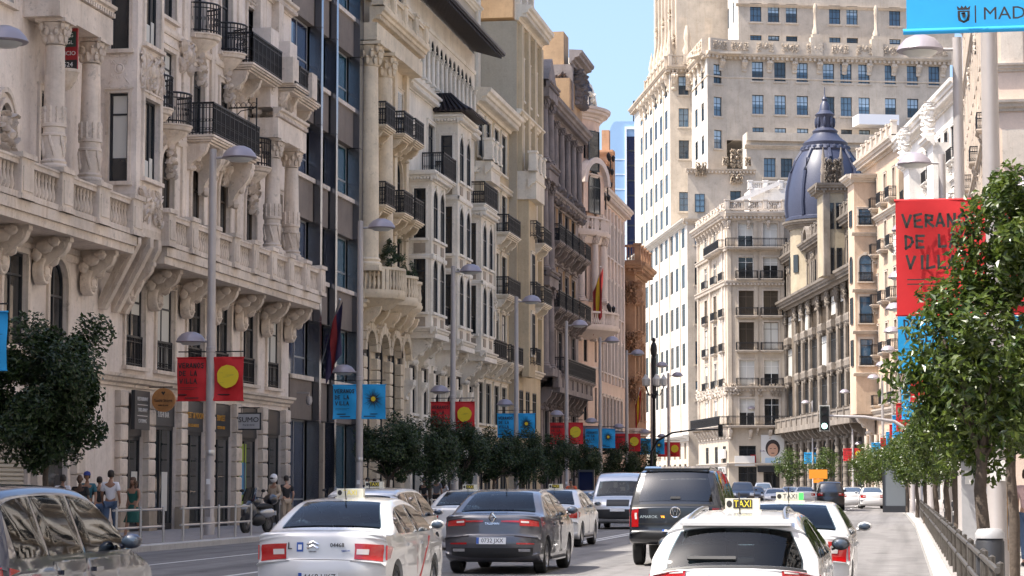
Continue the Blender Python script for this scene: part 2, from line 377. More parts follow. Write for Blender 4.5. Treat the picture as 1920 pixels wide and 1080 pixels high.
def window(f,s,z,w,h,arch=0,bars=(2,2),fm='frame_dark',pm='pane',o=0,depth=.3,rev=0,cur=0):
    me=win_mesh(w,h,arch,bars,fm); q=f.put('window',me,s,o-depth+.06,z); obj('pane',pane_mesh(w,h,arch,pm),q)
    if cur:   # drawn curtain or half-lowered blind behind the glass line
        k=cur; c=cm(('cur',round(w,2),round(h,2),k),lambda:MB().box(-w/2+.09,w/2-.09,-.012,-.006,h*(1-k)-.08 if k<1 else .1,h-.08-(w/2 if arch else 0)).mesh('blind','curtain')); obj('blind',c,q)
    return q
def shutters(f,s,z,w,h,m='shutter',o=.05,closed=False):
    def mk():
        b=MB(); W=w/2
        b.box(0,.05,-.02,.03,0,h).box(W-.05,W,-.02,.03,0,h).box(.05,W-.05,-.02,.03,0,.08).box(.05,W-.05,-.02,.03,h-.08,h).box(.05,W-.05,-.02,.03,h*.5-.04,h*.5+.04)
        n=int(h/.09)
        for i in range(n): z0=.08+(h-.16)*i/n; b.px([(-.01,z0),(.02,z0+.02),(.02,z0+.05),(-.01,z0+.07)],.05,W-.05)
        return b.mesh('shutter',m)
    me=cm(('shut',round(w,2),round(h,2),m),mk)
    if closed:
        f.put('shutter',me,s+f.side*w/2,o,z); f.put('shutter',me,s,o,z)
    else:
        f.put('shutter',me,s+f.side*(w+.04),o,z); f.put('shutter',me,s-f.side*(w/2+.04),o,z)
def balcony(f,s,z,w,d,m='s1',h=1.0,style=1,cons=2,ch=.8,o=0):
    q=f.put('balcony',slab_mesh(w,d,m),s,o,z); obj('railing',rail_mesh(w-.12,h,d-.1,style),q,(0,.04,0))
    for i in range(cons):
        x=0 if cons==1 else -w/2+.3+(w-.6)*i/(cons-1); obj('console',console_mesh(ch,d*.75,.24,m),q,(x,0,-.3))
    return q
def balustrade(f,s0,s1,z,o,m='s1',h=1.0,ped=2.6,name='balustrade',pw=.55):
    L=abs(s1-s0); n=max(1,round(L/ped)); b=MB(); b.box(-L/2,L/2,-.16,.16,0,.16).box(-L/2,L/2,-.15,.15,h-.16,h-.03).box(-L/2,L/2,-.18,.18,h-.03,h+.03)
    P=[-L/2+L*i/n for i in range(n+1)]
    for x in P: b.box(x-pw/2,x+pw/2,-.24,.24,-.02,h+.02).box(x-pw/2-.07,x+pw/2+.07,-.3,.3,h+.02,h+.16).box(x-pw/2+.1,x+pw/2-.1,-.27,.27,.2,h-.2).box(x-pw/2-.05,x+pw/2+.05,-.28,.28,-.02,.12)
    q=f.put(name,b.mesh(name,m),(s0+s1)/2,o,z); r=MB(); pr=[(.045,.16),(.05,.22),(.085,.34),(.05,.56),(.04,.66),(.06,.72),(.045,.76),(.06,h-.16)]
    for i in range(n):
        a,c=P[i]+pw/2,P[i+1]-pw/2; k=max(2,int((c-a)/.24))
        for j in range(k): r.lathe(pr,6,(a+(c-a)*(j+.5)/k,0,0))
    tag(obj('baluster_row',r.mesh('baluster_row',m,50),q),kind='stuff'); return q
def boxpart(f,name,s0,s1,o0,o1,z0,z1,m):
    c=(s0+s1)/2; L=abs(s1-s0)/2; return f.put(name,MB().box(-L,L,0,o1-o0,0,z1-z0).mesh(name,m),c,o0,z0)
def bays(f,cols,rows,ops=None):
    """append openings; return list of (s,row) so that windows follow after the wall"""
    return [(s,r['z'],r.get('w',1.2),r['h'],r.get('a',0)) for r in rows for s in cols]
def dress(f,cols,rows,m,o=0,depth=.32,rnd=random.Random(1)):
    for r in rows:
        w,h=r.get('w',1.2),r['h']
        for s in cols:
            pm=r.get('pm','pane'); cur=0
            if r.get('cur') and rnd.random()<r['cur']: cur=rnd.choice((.35,.5,.7,1))
            window(f,s,r['z'],w,h,r.get('a',0),r.get('bars',(2,2)),r.get('fm','frame_dark'),pm,o,depth,0,cur)
            if r.get('sur'): f.put('window_surround',surround_mesh(w,h,r.get('a',0),m,sill=not r.get('bal')),s,o,r['z'])
            if r.get('hood'): f.put('window_hood',hood_mesh(w,m,r['hood']),s,o,r['z']+h+.2)
            if r.get('rail'): f.put('railing',rail_mesh(w-.02,.95,0,1),s,o-.06,r['z']+.02)
            if r.get('bal'): balcony(f,s,r['z'],w+.9,r['bal'],m,1.0,r.get('bs',1),r.get('cons',2),.6,o)
            if r.get('shut'): shutters(f,s,r['z']+.02,w,h-(w/2 if r.get('a') else 0),r['shut'],o+.03)
            if r.get('orn'): f.put('carved_relief',orn_mesh(w*1.1,r['orn'],m,int(s*7)%3),s,o+.02,r['z']+h+.12)
# ================================================================ ground, road, pavements
def poly_sheet(name,pts,z,m,kind='structure',thick=0):
    b=MB()
    if thick: b.pz(pts,z-thick,z)
    else: b.add([(x,y,z) for x,y in pts],[tuple(range(len(pts)))])
    return tag(obj(name,b.mesh(name,m)),kind=kind)
mat('asphalt',(.20,.192,.19),.85,0,.3,var=.20,vs=1.6,bump=.5,bs=90)
def asphalt():
    t=MT['asphalt'].node_tree; N=t.nodes.new; LK=t.links.new; b=t.nodes['Principled BSDF']; src=b.inputs['Base Color'].links[0].from_socket; g=N('ShaderNodeNewGeometry')
    def fac(sx,sy,sc,a,c,lo,det=3):
        mp=N('ShaderNodeMapping'); mp.inputs['Scale'].default_value=(sx,sy,1); LK(g.outputs['Position'],mp.inputs['Vector']); n=N('ShaderNodeTexNoise'); n.inputs['Scale'].default_value=sc; n.inputs['Detail'].default_value=det; LK(mp.outputs[0],n.inputs['Vector']); r=N('ShaderNodeMapRange'); r.inputs[1].default_value=a; r.inputs[2].default_value=c; r.inputs[3].default_value=1; r.inputs[4].default_value=lo; LK(n.outputs['Fac'],r.inputs[0]); return r.outputs[0]
    for f in (fac(1.4,.02,1,.45,.62,.72),fac(.5,.09,1,.55,.58,.86),fac(1.2,.5,1.1,.62,.7,.7,6),fac(.3,2.2,.9,.66,.68,.8)):
        m=N('ShaderNodeMix'); m.data_type='RGBA'; m.blend_type='MULTIPLY'; m.inputs[0].default_value=1; LK(src,m.inputs[6]); LK(f,m.inputs[7]); src=m.outputs[2]
    LK(src,b.inputs['Base Color'])
asphalt_=asphalt
mat('paving',(.30,.28,.27),.8,0,.3,var=.2,vs=2.5,bump=.2,bs=30); mat('earth',(.2,.18,.16),.9)
asphalt_(); mat('paint_line',(.62,.62,.60),.6,var=.25,vs=6)
g=MB(); g.add([(-3000,-600,-.03),(3000,-600,-.03),(3000,5000,-.03),(-3000,5000,-.03)],[(0,1,2,3)]); tag(obj('ground',g.mesh('ground','earth')),kind='structure')
KR=[(.65,-40),(.65,90),(.35,130),(-.3,160),(-1.2,185),(-3.0,215),(-6.6,245),(-13.0,278),(-21.5,308),(-33,352),(-48,410)]      # right kerb line
KL=[(-18.45,-40),(-18.45,178),(-19.2,205),(-22,230),(-28,262),(-37,300),(-50,350),(-66,410)]                           # left kerb line
road=poly_sheet('road',KR+KL[::-1],0,'asphalt')
FR=[(5.4,-40),(5.4,190),(4.2,212),(.4,228),(-14.2,303),(-22,305),(-30.5,336),(-46,400),(-50,412)]
FL=[(-24.2,-40),(-24.2,212),(-27,232),(-33,262),(-42,300),(-55,350),(-71,410)]
pl=poly_sheet('pavement',KL+FL[::-1],.15,'paving',thick=.16); pr=poly_sheet('pavement',KR+[(p[0]+.6,p[1]) for p in FR[::-1]],.15,'paving',thick=.16)
def kerbs(line,sg,parent,y0,y1,n0=1.0):
    k=0
    for (xa,ya),(xb,yb) in zip(line,line[1:]):
        L=math.hypot(xb-xa,yb-ya); a=math.atan2(yb-ya,xb-xa); t=0
        while t<L-.05:
            y=ya+(yb-ya)*t/L; st=n0 if y<120 else 6; st=min(st,L-t)
            if y0<y<y1:
                me=cm(('kerb',round(st,2)),lambda:MB().px([(-.15,-.02),(.15,-.02),(.15,.165),(-.12,.165),(-.15,.14)],.006,st-.006).mesh('kerb_stone','kerbstone'))
                o=obj('kerb_stone',me,parent,(xa+(xb-xa)*t/L,y,0),a); 
            t+=st
kerbs(KR,1,pr,36,240); kerbs(KL,-1,pl,44,230)
# lane lines: painted sheets 4 mm above the asphalt
def line_mark(x,y0,y1,w=.12): obj('lane_line',MB().box(x-w/2,x+w/2,y0,y1,.0035,.005).mesh('lane_line','paint_line'),road)
line_mark(-15.2,36,200,.11)
for y in range(40,200,8): line_mark(-12.0,y,y+3.5); line_mark(-3.4,y,y+3.5)
line_mark(-9.05,52,190,.12); line_mark(-8.8,52,190,.12)
# paving slabs near the photograph's visible pavement: raised flags with joints
flag=MB().box(-.39,.39,-.39,.39,0,.006).mesh('paving_slab','paving')
for i in range(6):
    for j in range(36): obj('paving_slab',flag,pl,(-18.45-.75-i*.8,58+j*.8,.15))
for i in range(4):
    for j in range(26): obj('paving_slab',flag,pr,(.65+.6+i*.8,40+j*.8,.15))
mat('iron_cover',(.07,.065,.06),.6,.4); cv=MB().lathe([(0,.005),(.3,.005),(.32,.002)],16).mesh('manhole_cover','iron_cover')
for x,y in ((-2.0,58),(-5.8,75),(-1.6,96)): obj('manhole_cover',cv,road,(x,y,0))
# ================================================================ left row
def mkroot(name,P,label): return empty(name,(P[0],P[1],0),label,'building')
# ---- 1: carved stone palace with projecting terrace, bay and paired columns
def build_L1():
    B=mkroot('stone_palace',(-24.2,50),'carved beige stone palace with balustraded terrace and paired columns, leftmost building')
    f=Face(B,(-24.2,50),0,1); m='s1'; Y=lambda y:y-50
    pil=[70.7,73.5,77,80.3,83.7,87.3,90.7]; bay=[(a+b)/2 for a,b in zip(pil,pil[1:])]; bw=[b-a-.75 for a,b in zip(pil,pil[1:])]
    ops=[(Y(c),.05,w,4.5,0) for c,w in zip(bay,bw)]; near=[53,57.2,61.7]
    ops+=[(Y(c),.05,2.6,3.6,0) for c in near]+[(Y(65.1),.05,2.2,4.2,1)]
    F1=[dict(z=5.4,h=2.75,w=1.95,bars=(2,2),rail=1,sur=1,cur=.3)]; ops+=bays(f,[Y(c) for c in bay],F1)
    N1=[dict(z=5.5,h=2.6,w=1.8,sur=1,bars=(2,2))]; ops+=bays(f,[Y(c) for c in near],N1)
    A1=[dict(z=5.3,h=2.9,w=1.5,a=1,sur=1)]; ops+=bays(f,[Y(65.1)],A1)
    F2=[dict(z=10.2,h=2.7,w=1.35,a=1,sur=1,fm='frame_brown',orn=.9)]; c2=[Y(c) for c in bay[1:5]]; ops+=bays(f,c2,F2)
    F3=[dict(z=13.8,h=2.4,w=1.4,sur=1,cur=.3)]; ops+=bays(f,c2,F3)
    F4=[dict(z=17.3,h=2.4,w=1.4,sur=1,orn=.7)]; ops+=bays(f,c2,F4)
    F5=[dict(z=z,h=2.3,w=1.1,sur=1) for z in (21.3,25.2)]; ops+=bays(f,c2,F5)
    ce=[Y(89.2)]; E2=[dict(z=z,h=2.8,w=1.6,sur=1,rail=1) for z in (10.3,)]+[dict(z=18.4,h=2.2,w=1.1)]; ops+=bays(f,ce,E2)
    cn=[Y(53),Y(57.2)]; NN=[dict(z=10.3,h=2.9,w=1.7,sur=1),dict(z=14.8,h=2.9,w=1.7,sur=1,hood='flat'),dict(z=19,h=2.6,w=1.7,sur=1)]; ops+=bays(f,cn,NN)
    c3=[Y(64.1)]; N3=[dict(z=10.3,h=2.6,w=1.4,sur=1),dict(z=16.8,h=2.6,w=1.4,sur=1)]; ops+=bays(f,c3,N3)
    c4=[Y(60.4)]; N4=[dict(z=14.9,h=3.0,w=1.5,sur=1,hood='flat')]; ops+=bays(f,c4,N4)
    wall(f,0,41.4,0,30,ops,'s1wall',.2,core=14)
    for cs,rs in (([Y(c) for c in bay],F1),([Y(c) for c in near],N1),([Y(65.1)],A1),(c2,F2),(c2,F3),(c2,F4),(c2,F5),(ce,E2),(cn,NN),(c3,N3),(c4,N4)): dress(f,cs,rs,m,depth=.19)
    # rusticated pilasters: one block at a time
    blk=MB().px([(0,.02),(.16,.02),(.2,.06),(.2,.48),(.16,.52),(0,.52)],-.36,.36).mesh('stone_block','s1'); pb=MB().box(-.42,.42,0,.26,0,.7).mesh('pilaster_base','s1dark')
    for p in pil:
        f.put('pilaster_base',pb,Y(p),0,.15)
        for i in range(7): f.put('stone_block',blk,Y(p),0,.86+i*.535)
    for p in (51,55,59.4,63.6,66.8):
        f.put('pilaster_base',pb,Y(p),0,.15)
        for i in range(7): f.put('stone_block',blk,Y(p),0,.86+i*.535)
    cornice(f,0,41.4,4.72,'mid',m,0,.9); cornice(f,0,41.4,8.2,'band',m)
    # consoles with round medallions under the terrace, terrace slab, balustrade
    med=MB().lathe([(.40,-.14),(.40,.1),(.36,.16),(.30,.16),(.27,.08),(0,.08)],16); med.ell((0,0,.12),(.16,.16,.12),8,5)
    med.v=[(x,z,y) for x,y,z in med.v]; medm=med.mesh('medallion',m,40)
    for p in pil+[63.2,67.1,60,56.4,53]:
        q=f.put('console',console_mesh(1.2,1.1,.28,m),Y(p),.02,8.62); obj('medallion',medm,q,(0,.22,-.95))
        for k in (-1,1): obj('acanthus_leaf',cm('leafc',lambda:MB().ell((0,.45,-.3),(.14,.28,.2),6,4).ell((0,.72,-.16),(.15,.2,.16),6,4).ell((0,.22,-.52),(.12,.16,.2),6,4).mesh('acanthus_leaf','s1',50)),q,(k*.44,0,0))
    boxpart(f,'terrace_soffit',-.4,18.2,0,1.28,8.62,8.86,m); boxpart(f,'terrace_soffit',21.2,41.3,0,1.28,8.62,8.86,m)
    for a,b in ((-.4,18.2),(21.2,41.3)): cornice(f,a,b,8.86,'mid',m,1.1,.7); boxpart(f,'terrace_floor',a+.003,b-.003,.0,1.36,8.865,9.16,m)
    balustrade(f,21.4,41.2,9.18,1.22,m,1.02,2.45,pw=.7); balustrade(f,-.3,18.0,9.18,1.22,m,1.05,3.2,pw=.9)
    # projecting bay with its camera-side window, carved panel and raking struts
    g=Face(B,(-24.2,68.5),-90,1); bs=[(.62,10.9,.62,2.75,0),(.62,15.0,.62,2.9,0),(.62,19,.62,2.6,0)]
    wall(g,0,1.2,9.55,30,bs,'s1wall',.2)
    for s,z,w,h,a in bs: window(g,s,z,w,h,0,(1,2),'frame_dark','pane',0,.2,cur=.7 if z<12 else 0); g.put('window_surround',surround_mesh(w,h,0,m,.1,.05),s,0,z)
    g.put('carved_relief',orn_mesh(.6,1.2,'s1wall',5,8,.03),.62,.0,13.75)
    fb=[(Y(69.85),11.1,1.5,2.5,0),(Y(69.85),15.3,1.5,2.9,0),(Y(69.85),19.6,1.5,2.6,0)]
    wall(f,18.5,21.1,9.55,30,fb,'s1wall',.2,o=1.2)
    for s,z,w,h,a in fb: window(f,s,z,w,h,0,(3,1),'frame_dark','pane',1.2,.2); f.put('window_surround',surround_mesh(w,h,0,m),s,1.2,z); f.put('window_blind',cm(('wb',h),lambda:MB().box(-.62,-.3,-.02,0,.1,h*.3).box(-.2,.12,-.02,0,.1,h*.25).box(.22,.54,-.02,0,.1,h*.2).mesh('window_blind','curtain')),s,1.07,z)
    f.put('carved_relief',orn_mesh(2.3,1.0,m,1,40,.12),Y(69.8),1.2,9.75); f.put('carved_relief',orn_mesh(2.2,1.2,m,2,40,.12),Y(69.8),1.2,13.85)
    f.put('carved_relief',orn_mesh(2.2,1.1,m,3,40,.12),Y(69.8),1.2,18.35)
    h=Face(B,(-24.2,71.1),90,-1); boxpart(f,'bay_floor',18.5,21.1,0,1.2,9.3,9.55,m); wall(Face(B,(-24.2,71.1),90,1),-1.2,0,9.55,30,[],'s1wall')
    for y in (68.8,70.0,70.8):
        b=MB(); b.py([(0,0),(.0,.3),(1.0,2.3),(1.25,2.3),(1.25,2.0),(.2,0)],-.16,.16); b.py([(.12,.1),(.12,.25),(1.05,2.1),(1.15,2.1)],-.2,.2); o_=f.put('strut',b.mesh('strut',m),Y(y),0,7.0,rz=PI/2)
    # giant ornate columns
    for y in (62.7,65.7,86.1,88.9):
        f.put('pedestal',MB().box(-.48,.48,-.48,.48,0,1.05).box(-.54,.54,-.54,.54,1.05,1.2).box(-.54,.54,-.54,.54,0,.12).mesh('pedestal',m),Y(y),.72,9.17)
        q=f.put('column',column_mesh(4.35,.31,m,1),Y(y),.72,10.37); obj('capital',capital_mesh(.31,m),q,(0,0,3.68))
    for a,b in ((62,66.5),(85.4,89.7)):
        boxpart(f,'entablature',Y(a),Y(b),.003,1.1,14.75,15.5,m); cornice(f,Y(a),Y(b),15.5,'mid',m,.9,.9,.2)
        boxpart(f,'pier',Y(a)+.2,Y(a)+1.3,.003,.75,15.95,19,'s1wall'); boxpart(f,'pier',Y(b)-1.3,Y(b)-.2,.003,.75,15.95,19,'s1wall')
        f.put('carved_relief',orn_mesh(1.5,1.2,m,4,30,.2),Y((a+b)/2),.72,16.1)
    # oval window with carved wreath
    ov=MB()
    for r0,d in ((1.0,.2),(.86,.12),(.74,.2)):
        P=[(r0*.82*math.cos(2*PI*i/24),r0*1.15*math.sin(2*PI*i/24)) for i in range(24)]; Q=[((r0-.12)*.82*math.cos(2*PI*i/24),(r0-.12)*1.15*math.sin(2*PI*i/24)) for i in range(24)]
        for i in range(24): j=(i+1)%24; ov.py([P[i],P[j],Q[j],Q[i]],0,d)
    q=f.put('oval_window',ov.mesh('oval_window',m,35),Y(60.5),.0,11.35); obj('pane',MB().py([(.6*math.cos(2*PI*i/20),.82*math.sin(2*PI*i/20)) for i in range(20)],.01,.04).mesh('pane','pane'),q)
    f.put('carved_relief',orn_mesh(.9,1.6,m,6,30,.25),Y(60.5),.1,10.3); f.put('carved_relief',orn_mesh(1.5,1.3,m,7,44,.35),Y(60.5),.1,9.25)
    # iron balconies of the middle wall: curved basins and long ones
    def basin(y,z,r=.85):
        b=MB(); b.lathe([(.1,-.85),(.22,-.7),(.3,-.55),(r*.75,-.32),(r*.8,-.22),(r*.92,-.18),(r*.95,-.08),(r,-.05),(r,0),(0,0)],14,a0=0,a1=PI); q=f.put('balcony',b.mesh('balcony',m,35),Y(y),0,z)
        i=MB(); n=18
        for k in range(n+1):
            a=PI*k/n; x,yy=r*.94*math.cos(a),r*.94*math.sin(a); i.box(x-.014,x+.014,yy-.014,yy+.014,0,1.05)
            if k<n: a2=PI*(k+1)/n; x2,y2=r*.94*math.cos(a2),r*.94*math.sin(a2); [i.tube([(x,yy,zz),(x2,y2,zz)],t,4) for zz,t in ((1.05,.035),(.88,.02),(.1,.025))]; i.torus(((x+x2)/2,(yy+y2)/2,.5),.07,.013,6,3)
        obj('railing',i.mesh('railing','iron'),q); obj('carved_relief',orn_mesh(.6,1.1,m,8,16,.2),q,(0,.05,-1.75))
    basin(75.3,13.65); basin(78.6,17.35); basin(82,17.3); basin(85.4,13.6); basin(73.2,13.9)
    balcony(f,Y(80.2),13.65,6.0,1.05,m,1.1,2,3,.9); balcony(f,Y(84.0),17.0,4.2,1.1,m,1.1,2,3,1.0)
    balcony(f,Y(87.6),17.0,2.0,1.5,m,.01,0,2,1.0); boxpart(f,'pedestal',Y(86.4),Y(87.3),.4,1.4,17.0,18.0,m); boxpart(f,'pedestal',Y(89.4),Y(90.2),.6,1.4,16.9,17.9,m); balcony(f,Y(89.6),16.9,3.2,1.3,m,1.0,2,2,.9)
    for y,z in ((78,12.55),(82.2,12.5),(85.6,12.6),(85.6,15.9),(83.4,15.8),(77,15.8)): f.put('carved_relief',orn_mesh(1.2,1.1,m,int(y)%3,26,.2),Y(y),.02,z)
    for y in (79,82.7): f.put('console',console_mesh(1.6,.9,.4,m),Y(y),.02,13.35)
    boxpart(f,'pier',Y(85.7),Y(86.6),.003,.3,18,30,m); boxpart(f,'pier',Y(88.4),Y(89.1),.003,.3,18,30,m)
    boxpart(f,'pier',Y(71.3),Y(71.8),.003,.12,9.2,30,m)
    for y in (73.6,77,80.3,83.7): boxpart(f,'pilaster_strip',Y(y)-.22,Y(y)+.22,.003,.09,9.25,29.9,m)
    cornice(f,Y(71.2),Y(91.3),20.5,'mid',m,0,1.0,.2); cornice(f,0,Y(68.4),18.5,'mid',m,0,1.0,.2); cornice(f,Y(71.2),Y(85.6),13.15,'band',m); cornice(f,Y(71.2),Y(85.6),16.75,'band',m)
    for c in bay: f.put('carved_relief',orn_mesh(1.9,.42,m,int(c)%3,26,.12),Y(c),.02,8.42-.25)
    # wrought iron lamp bracket on the wall
    i=MB(); i.tube([(0,.05,0),(0,1.1,0)],.03,5); i.tube([(0,1.1,-.9),(0,1.1,.35)],.03,5); i.tube([(0,.05,-1.0),(0,.15,-.5),(0,.5,-.12),(0,1.0,-.04)],.02,5)
    for k in range(5): i.torus((0,.2+.2*k,.1),.09,.014,8,3,'x')
    f.put('wall_bracket',i.mesh('wall_bracket','iron'),Y(82.4),0,15.4)
    # shopfronts
    spec=[('glass',3.0),('glass',3.4),('dark',3.3),('dark',3.2),('green',3.2),('dark',3.4)]
    mat('shop_glass',(.02,.026,.03),.05,0,.8); mat('shop_dark',(.02,.021,.024),.4); mat('poster_green',(.28,.36,.04),.6); mat('poster_blue',(.05,.22,.42),.6)
    for c,w,(k,hh) in zip(bay,bw,spec):
        q=f.put('shopfront',MB().box(-w/2,-w/2+.08,-.06,.02,0,4.48).box(w/2-.08,w/2,-.06,.02,0,4.48).box(-.05,.05,-.06,.02,0,hh).box(-w/2+.08,w/2-.08,-.06,.02,hh,hh+.12).box(-w/2+.08,w/2-.08,-.06,.02,0,.3).mesh('shopfront','shop_dark'),Y(c),-.13,.06)
        obj('pane',MB().box(-w/2+.08,-.05,-.04,-.02,.3,hh).box(.05,w/2-.08,-.04,-.02,.3,hh).mesh('pane','shop_glass'),q)
        obj('fascia',MB().box(-w/2+.08,w/2-.08,-.03,.1,hh+.12,4.46).mesh('fascia','shop_dark'),q)
        if k=='green':
            obj('window_poster',MB().box(-.5,.5,-.01,.0,.6,3.1).mesh('window_poster','poster_green'),q,(.2,0,0)); obj('window_poster',MB().box(-.38,.38,.001,.01,1.2,2.4).mesh('window_poster','poster_blue'),q,(.2,0,0))
        if k=='glass': obj('window_poster',MB().box(-.3,.3,-.01,.0,.7,2.0).mesh('window_poster','curtain'),q,(-.6,0,0))
    for c in near:
        b=MB(); [b.px([(0,z*.12),(.04,z*.12+.03),(.04,z*.12+.08),(0,z*.12+.11)],-1.28,1.28) for z in range(30)]; f.put('roller_shutter',b.mesh('roller_shutter','shutter'),Y(c),-.14,.06)
    mat('gold',(.55,.27,.03),.5); mat('off_white',(.6,.58,.55),.6)
    f.put('pane',pane_mesh(2.2,4.2,1,'pane'),Y(65.1),-.13,.05)
    for y,s1,s2 in ((78.65,'SUNSET & MOON','BY LOS ANGELES'),(82,'SUNSET','COCINA BAR')):
        for t,z,sz in ((s1,4.02,.3),(s2,3.68,.16)):
            o_=tx(t,sz,'gold',B,f.w(Y(y),.0,z)-B.location); o_.rotation_euler=(PI/2,0,f.rz+PI)
    o_=tx('SUSHI BAR',.26,'off_white',B,f.w(Y(75.25),.0,3.95)-B.location); o_.rotation_euler=(PI/2,0,f.rz+PI)
    # dark restaurant board beside the first bay
    return f
L1=build_L1()
# ---- 2: modern block of dark glass, stone spandrels and mirror-steel fins
def build_L2():
    B=mkroot('glass_office_block',(-24.2,91.5),'modern office block of dark glass with mirror steel fins and brown spandrels'); f=Face(B,(-24.2,91.5),0,1)
    mat('dark_glass',(.008,.014,.045),.08,0,.5); mat('teal_glass',(.015,.06,.085),.08,0,.5)
    boxpart(f,'core',0.003,11.85,-14,-.45,0,33,'black')
    cols=[(.05,3.6),(4.3,6.2),(6.9,10.8)]
    for k in range(8):
        z=1.6+k*4.15+ (3.0 if k else 0)*0
        for j,(a,b) in enumerate(cols):
            z0=0.2 if k==0 else 4.3+(k-1)*4.15+1.75; z1=4.3 if k==0 else 4.3+k*4.15
            c=(a+b)/2; w=b-a
            q=f.put('window',MB().box(-w/2,w/2,-.05,0,0,.08).box(-w/2,w/2,-.05,0,z1-z0-.08,z1-z0).box(-w/2,-w/2+.07,-.05,0,.08,z1-z0-.08).box(w/2-.07,w/2,-.05,0,.08,z1-z0-.08).box(-.04,.04,-.05,0,.08,z1-z0-.08).box(-w/2+.07,-.04,-.05,0,.8,.87).mesh('window','frame_grey'),c,-.28,z0)
            obj('pane',MB().box(-w/2+.05,w/2-.05,-.03,-.02,.05,z1-z0-.05).mesh('pane','dark_glass' if j!=2 else 'teal_glass'),q)
            boxpart(f,'spandrel',a,b,-.3,.02,z1,z1+1.75,'g2'); boxpart(f,'ledge',a,b,-.3,.12,z1+1.62,z1+1.8,'s1')
    for s in (3.85,6.55,11.1):
        w=.34 if s<11 else .6
        for k in range(8): boxpart(f,'steel_panel',s-w/2,s+w/2,-.2,.32,.15+k*4.15,.15+k*4.15+4.12,'steel_mirror')
    boxpart(f,'dark_pier',11.42,11.85,-.3,.25,0,33,'dark_glass')
    boxpart(f,'roof_edge',0,11.85,-.45,.4,33,33.5,'steel')
    boxpart(f,'entrance_post',3.7,4.0,.33,.5,0,4.2,'s1dark')
    c=MB(); c.tube([(0,0,.35),(0,.5,.35),(0,.5,.2)],.03,6); c.lathe([(.12,.2),(.14,.0),(.1,-.12),(0,-.17)],10,(0,.5,0)); f.put('security_camera',c.mesh('security_camera','lamp_grey',40),1.2,.02,5.0)
build_L2()
